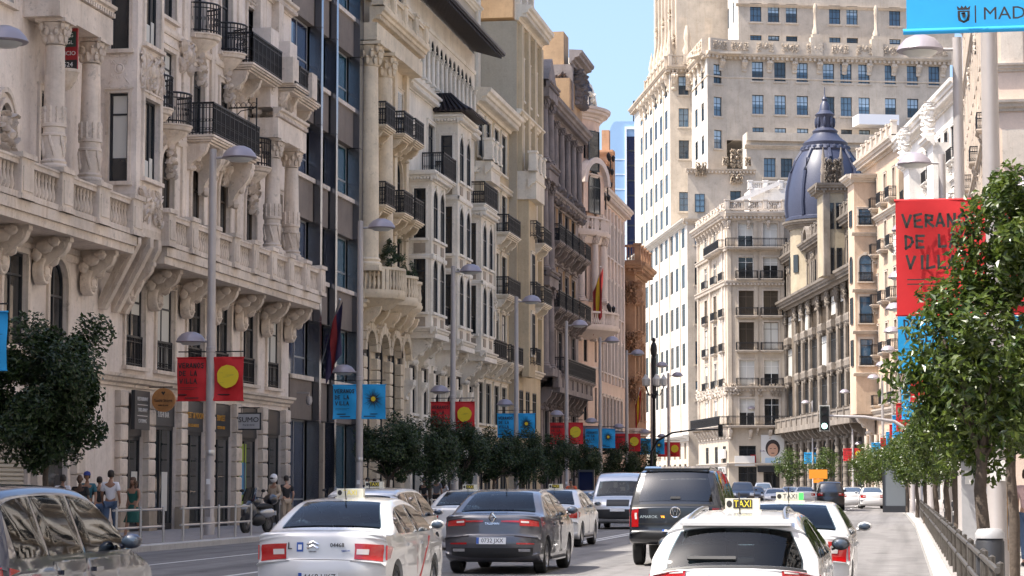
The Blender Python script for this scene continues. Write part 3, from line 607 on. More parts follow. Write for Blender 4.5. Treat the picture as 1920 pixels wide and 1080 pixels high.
# ---- 3: cream block, giant column, arched portals, curved stone balconies
def build_L3():
    B=mkroot('arched_cream_block',(-24.2,103.4),'cream stone block with rusticated arched portals and giant half columns'); f=Face(B,(-24.2,103.4),0,1); Y=lambda y:y-103.4; m='s3'
    ar=[105.2,108.0,110.7,113.0]; ops=[(Y(y),.1,1.9,8.6-(.0),1) for y in ar]; c=[Y(104.5),Y(109.2),Y(112.0)]
    rows=[dict(z=12.2,h=2.0,w=1.6,sur=1),dict(z=14.8,h=2.7,w=1.6,sur=1,a=1),dict(z=18.4,h=2.5,w=1.6,sur=1),dict(z=24.2,h=2.4,w=1.6,sur=1,a=1)]
    ops+=bays(f,c,rows); wall(f,0,10.4,0,28,ops,m,.16,core=14); dress(f,c,rows,m,depth=.15)
    for s in c[1:]:
        shutters(f,s,18.4,1.0,2.5,'shutter_white',.05,closed=True)
    # voussoirs round every portal and coursed blocks below
    for y in ar:
        n=9; 
        for i in range(n):
            a,c_=PI*i/n+.02,PI*(i+1)/n-.02; r0,r1=.96,1.36+.12*(i==n//2)
            b=MB(); b.py([(r0*math.cos(a),r0*math.sin(a)),(r1*math.cos(a),r1*math.sin(a)),(r1*math.cos(c_),r1*math.sin(c_)),(r0*math.cos(c_),r0*math.sin(c_))],0,.3); f.put('voussoir',b.mesh('voussoir',m),Y(y),0,7.75)
        window(f,Y(y),.1,1.9,8.6,1,(2,3),'frame_dark','pane',0,.15)
        b=MB(); 
    blk=MB().px([(0,.02),(.26,.02),(.3,.06),(.3,.5),(.26,.54),(0,.54)],-.36,.36).mesh('stone_block',m)
    for y in (103.9,106.6,109.35,111.85):
        for i in range(13): f.put('stone_block',blk,Y(y),0,.2+i*.56)
    # wavy terrace with bellied balustrades
    for y,r in ((105.3,1.75),(109.4,1.5),(112.3,1.1)):
        b=MB(); b.lathe([(r*.5,-.75),(r*.7,-.6),(r*.85,-.35),(r,-.25),(r+.08,-.1),(r+.08,0),(0,0)],18,a0=0,a1=PI); q=f.put('balcony',b.mesh('balcony',m,35),Y(y),0,10.35)
        t=MB(); t.lathe([(r-.16,1.05),(r-.16,1.17),(r+.06,1.17),(r+.06,1.05),(r-.16,1.05)],18,a0=0,a1=PI); t.lathe([(r-.14,0),(r-.14,.14),(r+.04,.14),(r+.04,0)],18,a0=0,a1=PI)
        obj('handrail',t.mesh('handrail',m,35),q); k=MB(); n=int(PI*r/.21)
        for i in range(n):
            a=PI*(i+.5)/n
            if 4<i%8<7 and r>1.6: k.lathe([(.12,.14),(.12,1.05)],4,((r-.05)*math.cos(a),(r-.05)*math.sin(a),0))
            else: k.lathe([(.05,.14),(.05,.2),(.095,.4),(.05,.7),(.045,.8),(.065,.86),(.05,.9),(.06,1.05)],6,((r-.05)*math.cos(a),(r-.05)*math.sin(a),0))
        tag(obj('baluster_row',k.mesh('baluster_row',m,50),q),kind='stuff')
        for x in (-.5,.5): obj('console',console_mesh(1.1,.9,.3,m),q,(x*r,0,-.6))
    cornice(f,0,10.4,9.5,'mid',m,0,1.2); boxpart(f,'string_course',0.003,10.39,0,.3,10.05,10.35,m)
    for y in (103.85,106.9):
        q=f.put('column',column_mesh(10.5,.48,m),Y(y),.4,11.3); obj('capital',capital_mesh(.48,m),q,(0,0,9.42))
    for y in (110.6,113.3): boxpart(f,'pilaster',Y(y)-.3,Y(y)+.3,.003,.22,10.4,21.9,m)
    boxpart(f,'entablature',0.002,10.39,.004,.85,21.9,22.7,m); cornice(f,0,10.4,22.7,'big',m,.5,.9,.28)
    cornice(f,0,10.4,27.6,'big',m,0,.9,.28); balustrade(f,.2,10.2,23.5,.9,m,.9,2.5)
    for y,z in ((105.2,14.4),(109.3,14.5),(111.9,14.45),(105.2,18.1),(109.3,18.3),(111.9,18.35)):
        balcony(f,Y(y),z,2.1,1.05,m,1.05,2,2,.6,.1)
    for y in (109.2,112): f.put('carved_relief',orn_mesh(1.3,.9,m,2,24,.16),Y(y),.02,17.5)
    return f
L3=build_L3()
# ---- 4: white block with three tall oriels and dark tiled eaves
def build_L4():
    B=mkroot('oriel_block',(-24.2,113.8),'whitish block with three stacked oriel windows under dark tiled eaves'); f=Face(B,(-24.2,113.8),0,1); Y=lambda y:y-113.8; m='s4'; tr='s4trim'
    cols=[Y(120.0),Y(126.8)]; rows=[dict(z=z,h=2.6,w=1.7,sur=1,bars=(2,2)) for z in (10.4,14.2,17.9)]
    gc=[Y(y) for y in (115.4,118.4,121.6,124.8,128,131.4)]; gr=[dict(z=.2,h=3.9,w=2.3,bars=(2,2)),dict(z=5.2,h=2.4,w=1.9,sur=1)]
    ac=[Y(114.6)+1.22*i for i in range(15)]; arow=[dict(z=22.6,h=2.5,w=.84,a=1,bars=(1,1))]
    wall(f,0,19.2,0,26.6,bays(f,cols,rows)+bays(f,gc,gr)+bays(f,ac,arow),m,.14,core=14); dress(f,cols,rows,tr,depth=.13); dress(f,gc,gr,tr,depth=.13); dress(f,ac,arow,tr,depth=.13)
    for i in range(16):
        s=ac[0]-.61+1.22*i
        if 0<s<19: q=f.put('column',column_mesh(1.9,.13,tr),s,.1,22.5); obj('capital',capital_mesh(.13,tr),q,(0,0,1.6))
    cornice(f,0,19.2,21.5,'mid',tr,0,1.2,.3); cornice(f,0,19.2,4.5,'mid',tr); cornice(f,0,19.2,25.4,'band',tr)
    # dark boarded eave with rafters and pan tiles
    L=19.0; b=MB(); b.px([(0,.0),(1.9,-.55),(1.9,-.42),(0,.16)],-L/2,L/2); e=f.put('eave',b.mesh('eave','tile_dark'),Y(123.3),-.1,26.9)
    r=MB(); [r.px([(-.0,-.16),(1.8,-.7),(1.8,-.56),(0,0)],-L/2+.4*i-.06,-L/2+.4*i+.06) for i in range(1,int(L/.4))]; tag(obj('rafter_row',r.mesh('rafter_row','tile_dark'),e),kind='stuff')
    t=MB(); [t.tube([(-L/2+.26*(i+.5),-1.2,.62),(-L/2+.26*(i+.5),1.98,-.42)],.1,6) for i in range(int(L/.26))]; tag(obj('roof_tile_row',t.mesh('roof_tile_row','tile_dark',50),e),kind='stuff')
    # oriels
    def oriel(y0,y1,zb,zt,win,hood):
        d=1.25; c=(Y(y0)+Y(y1))/2; W=y1-y0
        fl=Face(B,(-24.2,y0),-90,1); op=[(d*.52,z,.62,h,0) for z,h in win]; wall(fl,0,d,zb,zt,op,m,.14)
        for s,z,w,h,a in op: window(fl,s,z,w,h,0,(1,2),'frame_dark','pane',0,.14); fl.put('window_surround',surround_mesh(w,h,0,tr,.1,.05),s,0,z); fl.put('panel',MB().box(-.3,.3,0,.04,0,.5).mesh('panel','s1dark'),s,0,z-.75)
        op=[(c+k*W*.25,z,1.25,h,1) for k in (-1,1) for z,h in win]; wall(f,Y(y0),Y(y1),zb,zt,op,m,.1,o=d)
        for s,z,w,h,a in op: window(f,s,z,w,h,1,(2,2),'frame_dark','pane',d,.09); f.put('window_surround',surround_mesh(w,h,1,tr,.1,.05),s,d,z); f.put('panel',MB().box(-.35,.35,0,.04,0,.45).mesh('panel','s1dark'),s,d,z-.7)
        wall(Face(B,(-24.2,y1),90,1),-d,0,zb,zt,[],m)
        for z,h in win[1:]:
            for ff,a,b_,oo in ((fl,-.02,d+.12,0),(f,Y(y0)-.1,Y(y1),d)): cornice(ff,a,b_,z-1.05,'band',tr,oo)
        for ff,a,b_,oo in ((fl,0,d+.3,0),(f,Y(y0)-.3,Y(y1)+.1,d)): cornice(ff,a,b_,zt-.45,'mid',tr,oo,1,.16); cornice(ff,a,b_,zb-.1,'mid',tr,oo,.8)
        boxpart(f,'oriel_base',Y(y0),Y(y1),.003,d+.2,zb-.3,zb-.05,tr); boxpart(f,'oriel_roof',Y(y0)-.1,Y(y1)+.1,0,d+.2,zt,zt+.12,tr)
        for k in (-1,1): f.put('console',console_mesh(1.3,1.2,.4,tr),c+k*W*.36,.0,zb-.3); f.put('carved_relief',orn_mesh(.7,.8,tr,3,14,.18),c+k*W*.36,.95,zb-.8)
        if hood:
            h=MB(); a=W/2+.55
            P=[(-a,0),(a,0),(a,d+.75),(-a,d+.75)]; T=[(-a*.62,0),(a*.62,0),(a*.62,d*.3),(-a*.62,d*.3)]
            h.add([(x,y,0) for x,y in P]+[(x,y,1.0) for x,y in T],[(0,1,2,3),(3,2,6,7),(0,3,7,4),(1,2,6,5),(4,5,6,7)])
            for i in range(13): x=-a+2*a*(i+.5)/13; h.tube([(x,d+.8,.02),(x*.62,d*.3,1.04)],.09,5)
            for i in range(7): y=(d+.75)*(i+.5)/7; [h.tube([(sg*(a+.03),y,.02),(sg*a*.62,y*.4,1.04)],.09,5) for sg in (-1,1)]
            f.put('tiled_hood',h.mesh('tiled_hood','tile_dark',40),c,0,zt+.15)
    oriel(114.2,117.8,9.2,17.2,[(10.2,2.7),(13.9,2.5)],0); oriel(121.2,125.2,9.0,21.2,[(10.0,2.7),(13.8,2.5),(17.7,2.4)],1); oriel(128.3,132.3,8.8,17.0,[(10.0,2.7),(13.8,2.4)],0)
    balcony(f,Y(119.5),17.5,3.4,1.2,tr,1.2,2,2,.6); balcony(f,Y(130.3),17.3,4.4,1.5,tr,1.2,2,0,.6); balcony(f,Y(119.6),9.9,2.2,.9,tr,1.0,1); balcony(f,Y(126.8),9.9,2.2,.9,tr,1.0,1)
    for s in gc: f.put('console',console_mesh(1.0,.5,.5,tr),s-1.5,.0,6.8)
    pt=[Y(y) for y in (114.1,116.9,120,123.2,126.4,129.7,132.8)]
    for s in pt: boxpart(f,'pilaster',s-.28,s+.28,.002,.28,.15,7.4,m); boxpart(f,'pilaster_cap',s-.36,s+.36,.0,.4,4.2,4.9,tr)
    return f
L4=build_L4()
# ---- 5: ochre plaster block with white trim; taller wing with plain end wall
def build_L5():
    B=mkroot('ochre_block',(-24.2,133),'ochre plaster block with white trim, white bay tops and black balconies'); f=Face(B,(-24.2,133),0,1); Y=lambda y:y-133; m='s5'; tr='s5trim'
    ca=[Y(134.8),Y(137.4),Y(140.3),Y(143.0)]; ra=[dict(z=.2,h=3.9,w=2.1),dict(z=5.2,h=2.4,w=1.8,sur=1)]+[dict(z=z,h=2.5,w=1.7,sur=1,bars=(2,2),cur=.2) for z in (9.6,13.2,17.0,20.8)]
    wall(f,0,12.2,0,24.2,bays(f,ca,ra),m,.13,core=13); dress(f,ca,ra,tr,depth=.12)
    cornice(f,0,12.2,23.7,'big',tr,0,1.2,.42); cornice(f,0,12.2,8.3,'mid',tr); cornice(f,0,12.2,19.7,'mid',tr,0,.8,.2); cornice(f,0,12.2,4.5,'mid',tr)
    for z in (13.1,16.9): balcony(f,Y(141.6),z,4.6,1.0,tr,1.05,2,3,.7)
    balcony(f,Y(136),9.0,4.2,1.1,tr,1.05,1,3,.8); balcony(f,Y(142),9.0,4.6,1.1,tr,1.05,1,3,.8)
    for s in (Y(139),): f.put('carved_relief',orn_mesh(1.6,1.4,tr,1,30,.2),s,.02,11.6)
    # white projecting top pavilion at the near end
    boxpart(f,'bay',Y(133.2),Y(136.2),.003,.95,19.2,20.4,tr); balustrade(f,Y(133.3),Y(136.2),20.45,.8,tr,1.1,1.5); cornice(f,Y(133.0),Y(136.4),19.6,'big',tr,.6,.6)
    boxpart(f,'pilaster',Y(133.1),Y(133.6),.003,.5,9,19.2,m); boxpart(f,'pilaster',Y(139.0),Y(139.4),.003,.2,9,19.2,tr)
    # taller wing
    cb=[Y(147.0),Y(149.6),Y(152.4)]; rb=[dict(z=.2,h=3.9,w=1.9),dict(z=5.2,h=2.4,w=1.7)]+[dict(z=z,h=2.6,w=1.5,sur=1) for z in (9.8,13.6,17.6,21.8,26.2)]
    fw=f; wall(f,12.2,22,0,31,bays(f,cb,rb),m,.13,core=13,capm='s5side',o=.5); dress(f,cb,rb,tr,o=.5,depth=.12)
    sd=Face(B,(-37,145.2),-90,1); wall(sd,0,13.3,24.2,31,[],'s5side',.2,o=.02)
    wall(Face(B,(-24.2,145.2),-90,1),-.02,.5,0,24.2,[],'s5side',.2,o=.02)
    cornice(f,12.0,22,31,'big',tr,.5,1.2,.4); cornice(f,12.1,22,24.9,'mid',tr,.5); cornice(f,12.1,22,8.6,'mid',tr,.5)
    for y,(za,zb) in ((146.9,(19.6,21.4)),): boxpart(f,'bay',Y(145.4),Y(149),.5,1.7,za,zb,tr); balustrade(f,Y(145.5),Y(149),zb,1.5,tr,1.1,1.75); cornice(f,Y(145.2),Y(149.2),za+.7,'big',tr,1.2,.7)
    for y in (145.6,148.3,151,153.9): boxpart(f,'pilaster',Y(y),Y(y)+.75,.5,.78,9,30.8,m)
    boxpart(f,'bay',Y(145.6),Y(148.2),.78,1.2,8.4,19.6,'s5')
    for z in (13.4,17.3): balcony(f,Y(152),z,3.4,1.0,tr,1.05,2,2,.6,.5)
    for z in (9.2,13.4,17.3): f.put('railing',rail_mesh(1.6,1.0,.4,1),Y(147),1.2,z)
    for z in (9.8,13.6,): window(f,Y(146.9),z,.8,2.6,0,(2,2),'frame_dark','pane',1.28,.02); f.put('window_surround',surround_mesh(.8,2.6,0,tr),Y(146.9),1.2,z)
    boxpart(f,'attic',Y(134.5),Y(145.1),-9,-2.0,24.25,43,'s5side'); cornice(f,Y(134.5),Y(145.1),31.4,'mid',tr,-2.0); cornice(f,Y(134.5),Y(145.1),35.6,'mid',tr,-2.0); boxpart(f,'attic_window',Y(138),Y(139.4),-2.0,-1.94,32.5,35.0,'pane'); boxpart(f,'attic_window',Y(142),Y(143.4),-2.0,-1.94,32.5,35.0,'pane'); boxpart(f,'attic_window',Y(138),Y(139.4),-2.0,-1.94,27.5,30.2,'pane'); boxpart(f,'attic_window',Y(142),Y(143.4),-2.0,-1.94,27.5,30.2,'pane'); boxpart(f,'attic_trim',Y(144.2),Y(145.1),-1.99,-1.8,24.3,43,tr)
    boxpart(f,'brick_attic',Y(148.5),Y(155.8),-6,-.3,31.9,37.5,'s6or'); boxpart(f,'attic_trim',Y(148.2),Y(156),-6.2,-.1,35.0,35.5,tr)
    for k in range(3): boxpart(f,'attic_pier',Y(149.2+2.6*k),Y(149.8+2.6*k),-.3,.1,31.9,35,tr)
    return f
L5=build_L5()
# ---- 6: dark weathered stone front with giant columns and black balconies
def build_L6():
    B=mkroot('dark_columned_block',(-24.2,155.2),'dark weathered stone block with tall columns, heavy cornices and black iron balconies'); f=Face(B,(-24.2,155.2),0,1); Y=lambda y:y-155.2; m='s6'
    cols=[Y(y) for y in (157.2,160.6,164,167.4,170.8,174.4)]; rows=[dict(z=.2,h=3.7,w=2.2),dict(z=4.6,h=2.8,w=1.9,sur=1),dict(z=9.6,h=3.0,w=1.9,sur=1,hood='flat'),dict(z=14.0,h=2.9,w=1.9,sur=1,hood='seg'),dict(z=19.0,h=3.1,w=1.9,sur=1,hood='flat'),dict(z=24.0,h=2.6,w=1.9,sur=1)]
    wall(f,0,22.3,0,28,bays(f,cols,rows),m,.14,core=13); dress(f,cols,rows,m,depth=.13)
    for z in (9.3,13.6,18.6): pass
    for a,b in ((158.9,176.8),):
        for k in range(5):
            y=160.6+3.42*k
            for z in (13.8,18.4): boxpart(f,'wall_panel',Y(y)-1.5,Y(y)-.95,.002,.05,z,z+3.4,'s6or'); boxpart(f,'wall_panel',Y(y)+.95,Y(y)+1.5,.002,.05,z,z+3.4,'s6or'); balcony(f,Y(y),z,2.9,1.25,m,1.15,2,2,.9)
        balcony(f,Y(168),9.2,17,1.5,m,1.15,2,7,1.1)
    # portico columns at the near end and along the top
    for y in (155.9,158.6):
        for z,h in ((9.4,5.6),(16.0,6.2),(23.4,4.4)): q=f.put('column',column_mesh(h,.34,m),Y(y),.6,z); obj('capital',capital_mesh(.34,m),q,(0,0,h-.75))
    for z in (15.0,22.2,27.8): boxpart(f,'entablature',.003,Y(159.3),.004,1.1,z,z+.6,m); cornice(f,-.1,Y(159.4),z+.6,'mid',m,.9,1.0,.22)
    boxpart(f,'terrace',0,Y(159.2),.004,1.3,8.9,9.4,m)
    for k in range(6):
        y=160.2+3.1*k; q=f.put('column',column_mesh(4.6,.24,m),Y(y)-.6,.4,22.6); obj('capital',capital_mesh(.24,m),q,(0,0,4.05)); f.put('carved_relief',orn_mesh(1.6,1.3,m,k%3,26,.35),Y(y)+.9,.2,21.5)
    cornice(f,0,22.3,21.4,'big',m,0,.9,.3); cornice(f,Y(159),22.3,27.4,'big',m,.1,1.3,.4); cornice(f,0,22.3,8.5,'big',m,0,.9,.3)
    L=17.4; b=MB(); b.box(-L/2,L/2,.9,1.15,.05,.95).box(-L/2,L/2,.85,1.2,.95,1.08)
    for i in range(8): x=-L/2+L*i/7; b.box(x-.3,x+.3,.85,1.25,0,1.2)
    b.box(-L/2,L/2,0,1.3,-.3,.05); f.put('stone_parapet',b.mesh('stone_parapet',m),Y(166.6),.1,8.2)
    for k in range(9): f.put('console',console_mesh(1.3,1.0,.35,m),Y(157+2.3*k),.0,8.0); f.put('carved_relief',orn_mesh(1.2,1.1,m,k%3,20,.3),Y(158.1+2.3*k),.05,6.9)
    # pediment, slate roof and carved attic
    b=MB(); b.py([(-2.0,0),(2.0,0),(0,1.7)],0,.9); f.put('pediment',b.mesh('pediment',m),Y(157.3),.1,29.0)
    b=MB(); b.px([(-.2,0),(-3.2,2.6),(-8,2.6),(-8,0)],-7.5,7.5); f.put('slate_roof',b.mesh('slate_roof','slate'),Y(162.8),-.1,28.4)
    for y in (157,160.5): b=MB().box(-.6,.6,-.8,.6,0,1.5).box(-.75,.75,-.9,.75,1.5,1.75).box(-.4,.4,.6,.62,.2,1.2); f.put('dormer',b.mesh('dormer','s5trim'),Y(y),-1.2,28.5)
    boxpart(f,'brick_attic',Y(170),Y(177),-5,.4,27.8,31.6,'s6or'); boxpart(f,'brick_chimney',Y(172.6),Y(175.2),-2.8,-.4,31.6,35.6,'s6or'); boxpart(f,'brick_attic',Y(166),Y(172),-9,-3,28,33.6,'s6or')
    f.put('carved_relief',orn_mesh(3.4,2.8,m,2,60,.5),Y(174.4),.4,30.0); cornice(f,Y(170.5),Y(177.6),32.8,'big',m,.3,1.2); boxpart(f,'attic',Y(171),Y(177),-2,.3,31.6,32.8,m)
    sd=Face(B,(-24.2,171),-90,1); sd.put('carved_relief',orn_mesh(2.2,2.6,m,1,40,.4),-1.0,.05,29.6); boxpart(sd,'attic',-2.4,.5,-.5,.03,29.4,32.8,m)
    return f
L6=build_L6()
# ---- 7: pink corner house, rounded front with dome
def build_L7():
    cx,cy,r=-27.7,184.0,4.3; B=mkroot('pink_corner_house',(cx,cy),'pink rounded corner house with slate dome, big arch and balustraded balcony'); m='s7'; tr='s7trim'
    n=14; a0,a1=-100,40
    def ring(z0,z1,rr,mm,name,r2=None):
        b=MB(); b.lathe([(rr,z0),(r2 or rr,z1),(0,z1)],28); return obj(name,b.mesh(name,mm,30),B)
    # wall as panels; the big arch and tall windows are real openings
    for k in range(n):
        A=R(a0+(a1-a0)*k/n); A2=R(a0+(a1-a0)*(k+1)/n); am=(A+A2)/2; w=2*r*math.sin((A2-A)/2); P=(cx+r*math.cos((A2-A)/2)*math.cos(am),cy+r*math.cos((A2-A)/2)*math.sin(am))
        f=Face(B,P,math.degrees(am),1); ops=[(0,.1,w*.7,4.6,1),(0,6.6,w*.6,2.6,0),(0,16.0,w*.5,3.6,1)] if k%2==0 else []
        if k%2==0: ops+=[(0,11.2,w*.55,3.4,0),(0,22.6,w*.55,3.0,0),(0,27.2,w*.5,2.4,0)]
        wall(f,-w/2,w/2,0,30.5,ops,m,.22)
        for s,z,ww,h,a in ops: window(f,s,z,ww,h,a,(2,2),'frame_dark','pane',0,.22)
        if k%2: 
            q=f.put('column',column_mesh(5.2,.3,tr),0,.36,15.9); obj('capital',capital_mesh(.3,tr),q,(0,0,4.6))
            f.put('carved_relief',orn_mesh(.8,1.2,tr,k%3,16,.2),0,.02,21.2); f.put('console',console_mesh(1.4,1.2,.4,tr),0,0,14.2)
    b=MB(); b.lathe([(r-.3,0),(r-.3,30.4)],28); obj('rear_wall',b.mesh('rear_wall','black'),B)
    def torusring(z,prof,name,sc=1,rr=r):
        b=MB(); b.lathe([(rr-.05+y*sc,z+zz*sc) for y,zz in PROF[prof]],36); return obj(name,b.mesh(name,tr,30),B)
    torusring(30.3,'big','cornice',1.2); torusring(25.6,'mid','cornice'); torusring(5.6,'mid','cornice'); torusring(10.6,'band','cornice')
    # arched niche crown
    am=R(-21); f=Face(B,(cx+r*math.cos(am),cy+r*math.sin(am)),-21,1)
    b=MB()
    for i in range(14):
        a,c=PI*i/14,PI*(i+1)/14; b.py([(1.7*math.cos(a),1.7*math.sin(a)),(2.15*math.cos(a),2.15*math.sin(a)),(2.15*math.cos(c),2.15*math.sin(c)),(1.7*math.cos(c),1.7*math.sin(c))],-.3,.4)
    f.put('arch_moulding',b.mesh('arch_moulding',tr),0,.05,25.2); f.put('niche',MB().py([(1.7*math.cos(PI*i/14),1.7*math.sin(PI*i/14)) for i in range(15)]+[(-1.7,-2.2),(1.7,-2.2)],0,.06).mesh('niche','s7'),0,.02,25.2)
    f.put('window',win_mesh(1.9,3.4,1,(2,2),'frame_dark'),0,.14,22.9); f.put('pane',pane_mesh(1.9,3.4,1,'pane'),0,.14,22.9)
    # two curved balconies
    for z,rr,solid in ((21.4,r+.75,1),(13.9,r+1.5,0)):
        b=MB(); b.lathe([(r-.05,z-1.0),(r+.3,z-.9),(rr-.3,z-.4),(rr,z-.3),(rr+.1,z-.1),(rr+.1,z),(r-.05,z)],36,a0=R(-120),a1=R(60)); q=obj('balcony',b.mesh('balcony',tr,30),B)
        t=MB(); t.lathe([(rr-.3,z+1.0),(rr-.3,z+1.15),(rr+.05,z+1.15),(rr+.05,z+1.0)],36,a0=R(-120),a1=R(60)); t.lathe([(rr-.25,z),(rr-.25,z+.15),(rr,z+.15),(rr,z)],36,a0=R(-120),a1=R(60)); obj('handrail',t.mesh('handrail',tr,30),q)
        k=MB()
        for i in range(84):
            a=R(-120+180*i/84); c=((rr-.13)*math.cos(a),(rr-.13)*math.sin(a),z)
            if i%7==0: k.lathe([(.2,.1),(.2,1.05)],4,c)
            elif solid: k.lathe([(.13,.15),(.13,1.0)],4,c) if i%7 in (2,5) else k.torus((c[0],c[1],z+.55),.2,.05,8,4,'x')
            else: k.lathe([(.05,.15),(.1,.4),(.05,.75),(.06,1.0)],6,c)
        tag(obj('baluster_row',k.mesh('baluster_row',tr,50),q),kind='stuff')
    # straight front beyond, attic and dome
    g=Face(B,(-23.9,186.4),0,1); cs=[1.6+2.4*i for i in range(7)]; rw=[dict(z=z,h=2.8,w=1.4,sur=1) for z in (6,10.8,15.8,20.6)]; wall(g,0,19.6,0,25.2,bays(g,cs,rw),m,.15,core=12); dress(g,cs,rw,tr,depth=.14); cornice(g,0,19.6,24.9,'big',tr,0,1,.4)
    for s in (0.4,2.8,5.2,7.6,10,12.4,14.8,17.2): boxpart(g,'pilaster',s-.25,s+.25,.003,.2,10,24.6,tr)
    d=MB(); d.lathe([(3.8*math.cos(R(t)),4.6*math.sin(R(t))) for t in range(0,91,9)],32,(0,0,31.3)); D=obj('dome',d.mesh('dome','slate',40),B); sc=MB()
    for j in range(9):
        t=R(5+j*8); rr=3.84*math.cos(t); z=31.3+4.64*math.sin(t); k=int(2*PI*rr/.42)
        for i in range(k): a=2*PI*(i+.5*(j%2))/k; sc.ell((rr*math.cos(a),rr*math.sin(a),z),(.2,.2,.34),4,3)
    tag(obj('slate_scale_row',sc.mesh('slate_scale_row','slate'),D),kind='stuff')
    for i in range(8):
        a=2*PI*i/8+.3; obj('dome_rib',MB().tube([(3.95*math.cos(R(t))*math.cos(a),3.95*math.cos(R(t))*math.sin(a),31.3+4.75*math.sin(R(t))) for t in range(0,91,9)],.28,6).mesh('dome_rib','s5trim',50),D)
    f=Face(B,(cx+3.7*math.cos(R(-10)),cy+3.7*math.sin(R(-10))),-10,1); f.put('carved_relief',orn_mesh(1.2,1.6,'s5trim',2,20,.3),0,0,31.2)
    # glazed entrance canopy
    b=MB(); b.lathe([(r,5.05),(r+2.7,5.3),(r+2.7,5.5),(r+1.0,6.0),(r,6.2)],30,a0=R(-115),a1=R(50)); obj('canopy',b.mesh('canopy','slate',30),B)
    b=MB()
    for i in range(12):
        a=R(-110+14*i)
        b.tube([((r+.1)*math.cos(a),(r+.1)*math.sin(a),4.0),((r+1.2)*math.cos(a),(r+1.2)*math.sin(a),4.3),((r+2.5)*math.cos(a),(r+2.5)*math.sin(a),5.2)],.06,5); b.torus(((r+.8)*math.cos(a),(r+.8)*math.sin(a),4.6),.3,.05,8,4)
    obj('canopy_bracket',b.mesh('canopy_bracket','iron'),B)
    # dark shuttered bay and black lantern clusters
    f=Face(B,(cx+r*math.cos(R(-26)),cy+r*math.sin(R(-26))),-26,1); window(f,0,26.2,1.5,3.2,0,(1,1),'frame_dark','pane',.3,.02)
    for i,(a,z) in enumerate(((14,27.6),(20,26.6),(25,25.6),(30,24.6),(-2,15.4),(9,14.2))):
        a=R(a); b=MB(); 
        for k in range(3): b.lathe([(.02,-.25),(.14,-.1),(.17,.15),(.07,.26),(0,.34)],8,(.24*math.cos(2.1*k),.24*math.sin(2.1*k),.1*k))
        b.tube([(0,0,-.9),(0,0,.2)],.06,6); obj('lantern_cluster',b.mesh('lantern_cluster','iron',40),B,((r+.9)*math.cos(a),(r+.9)*math.sin(a),z))
build_L7()
# ---- 8: terracotta corner house
def build_L8():
    B=mkroot('terracotta_house',(-23.5,206.5),'orange terracotta house with carved brackets and pierced parapet behind the pink corner house'); m='brick8'
    fn=Face(B,(-33,206.5),-90,1); cs=[8.3]; rw=[dict(z=z,h=2.6,w=1.1,sur=1,rail=1,bars=(2,2),pm='pane_blue') for z in (7.4,11.6,15.4)]; wall(fn,0,9.9,0,20.5,bays(fn,cs,rw),m,.3); dress(fn,cs,rw,m)
    f=Face(B,(-23.1,206.5),0,1); cf=[1.6,4.4,7.0]; wall(f,0,9,0,20.5,bays(f,cf,rw),m,.3,core=9); dress(f,cf,rw,m)
    for ff,a,b in ((fn,5,10.6),(f,-.6,9)): cornice(ff,a,b,20.2,'big',m,0,1.3,.4); cornice(ff,a,b,10.6,'mid',m); cornice(ff,a,b,6,'mid','s7trim',0,1.3); balustrade(ff,a+.4,b-.4,21.3,.3,m,1.5,2.3)
    for z in (9.0,13.0,17.5): f.put('carved_relief',orn_mesh(1.2,2.2,m,2,34,.4),.3,.1,z); fn.put('carved_relief',orn_mesh(1.0,2.2,m,1,34,.4),9.6,.1,z)
    # taller rear pinnacle
    boxpart(fn,'turret',5.8,7.1,-9,-7.4,20.5,32.5,m); boxpart(fn,'turret_top',6.0,6.7,-8.6,-7.8,32.5,34.4,m); fn.put('carved_relief',orn_mesh(1.2,3.0,m,3,50,.3),6.4,-7.4,28.5); fn.put('carved_relief',orn_mesh(1.0,3.0,m,1,40,.3),6.5,-7.4,23.5); cornice(fn,5.6,7.5,27.4,'mid',m,-7.4,1.1,.3); cornice(fn,5.7,7.3,31.9,'mid',m,-7.4,.9)
build_L8()
# ================================================================ end of the street and right row
def at(px,Y,py=700): v=ony(px,py,Y); return (v.x,Y)
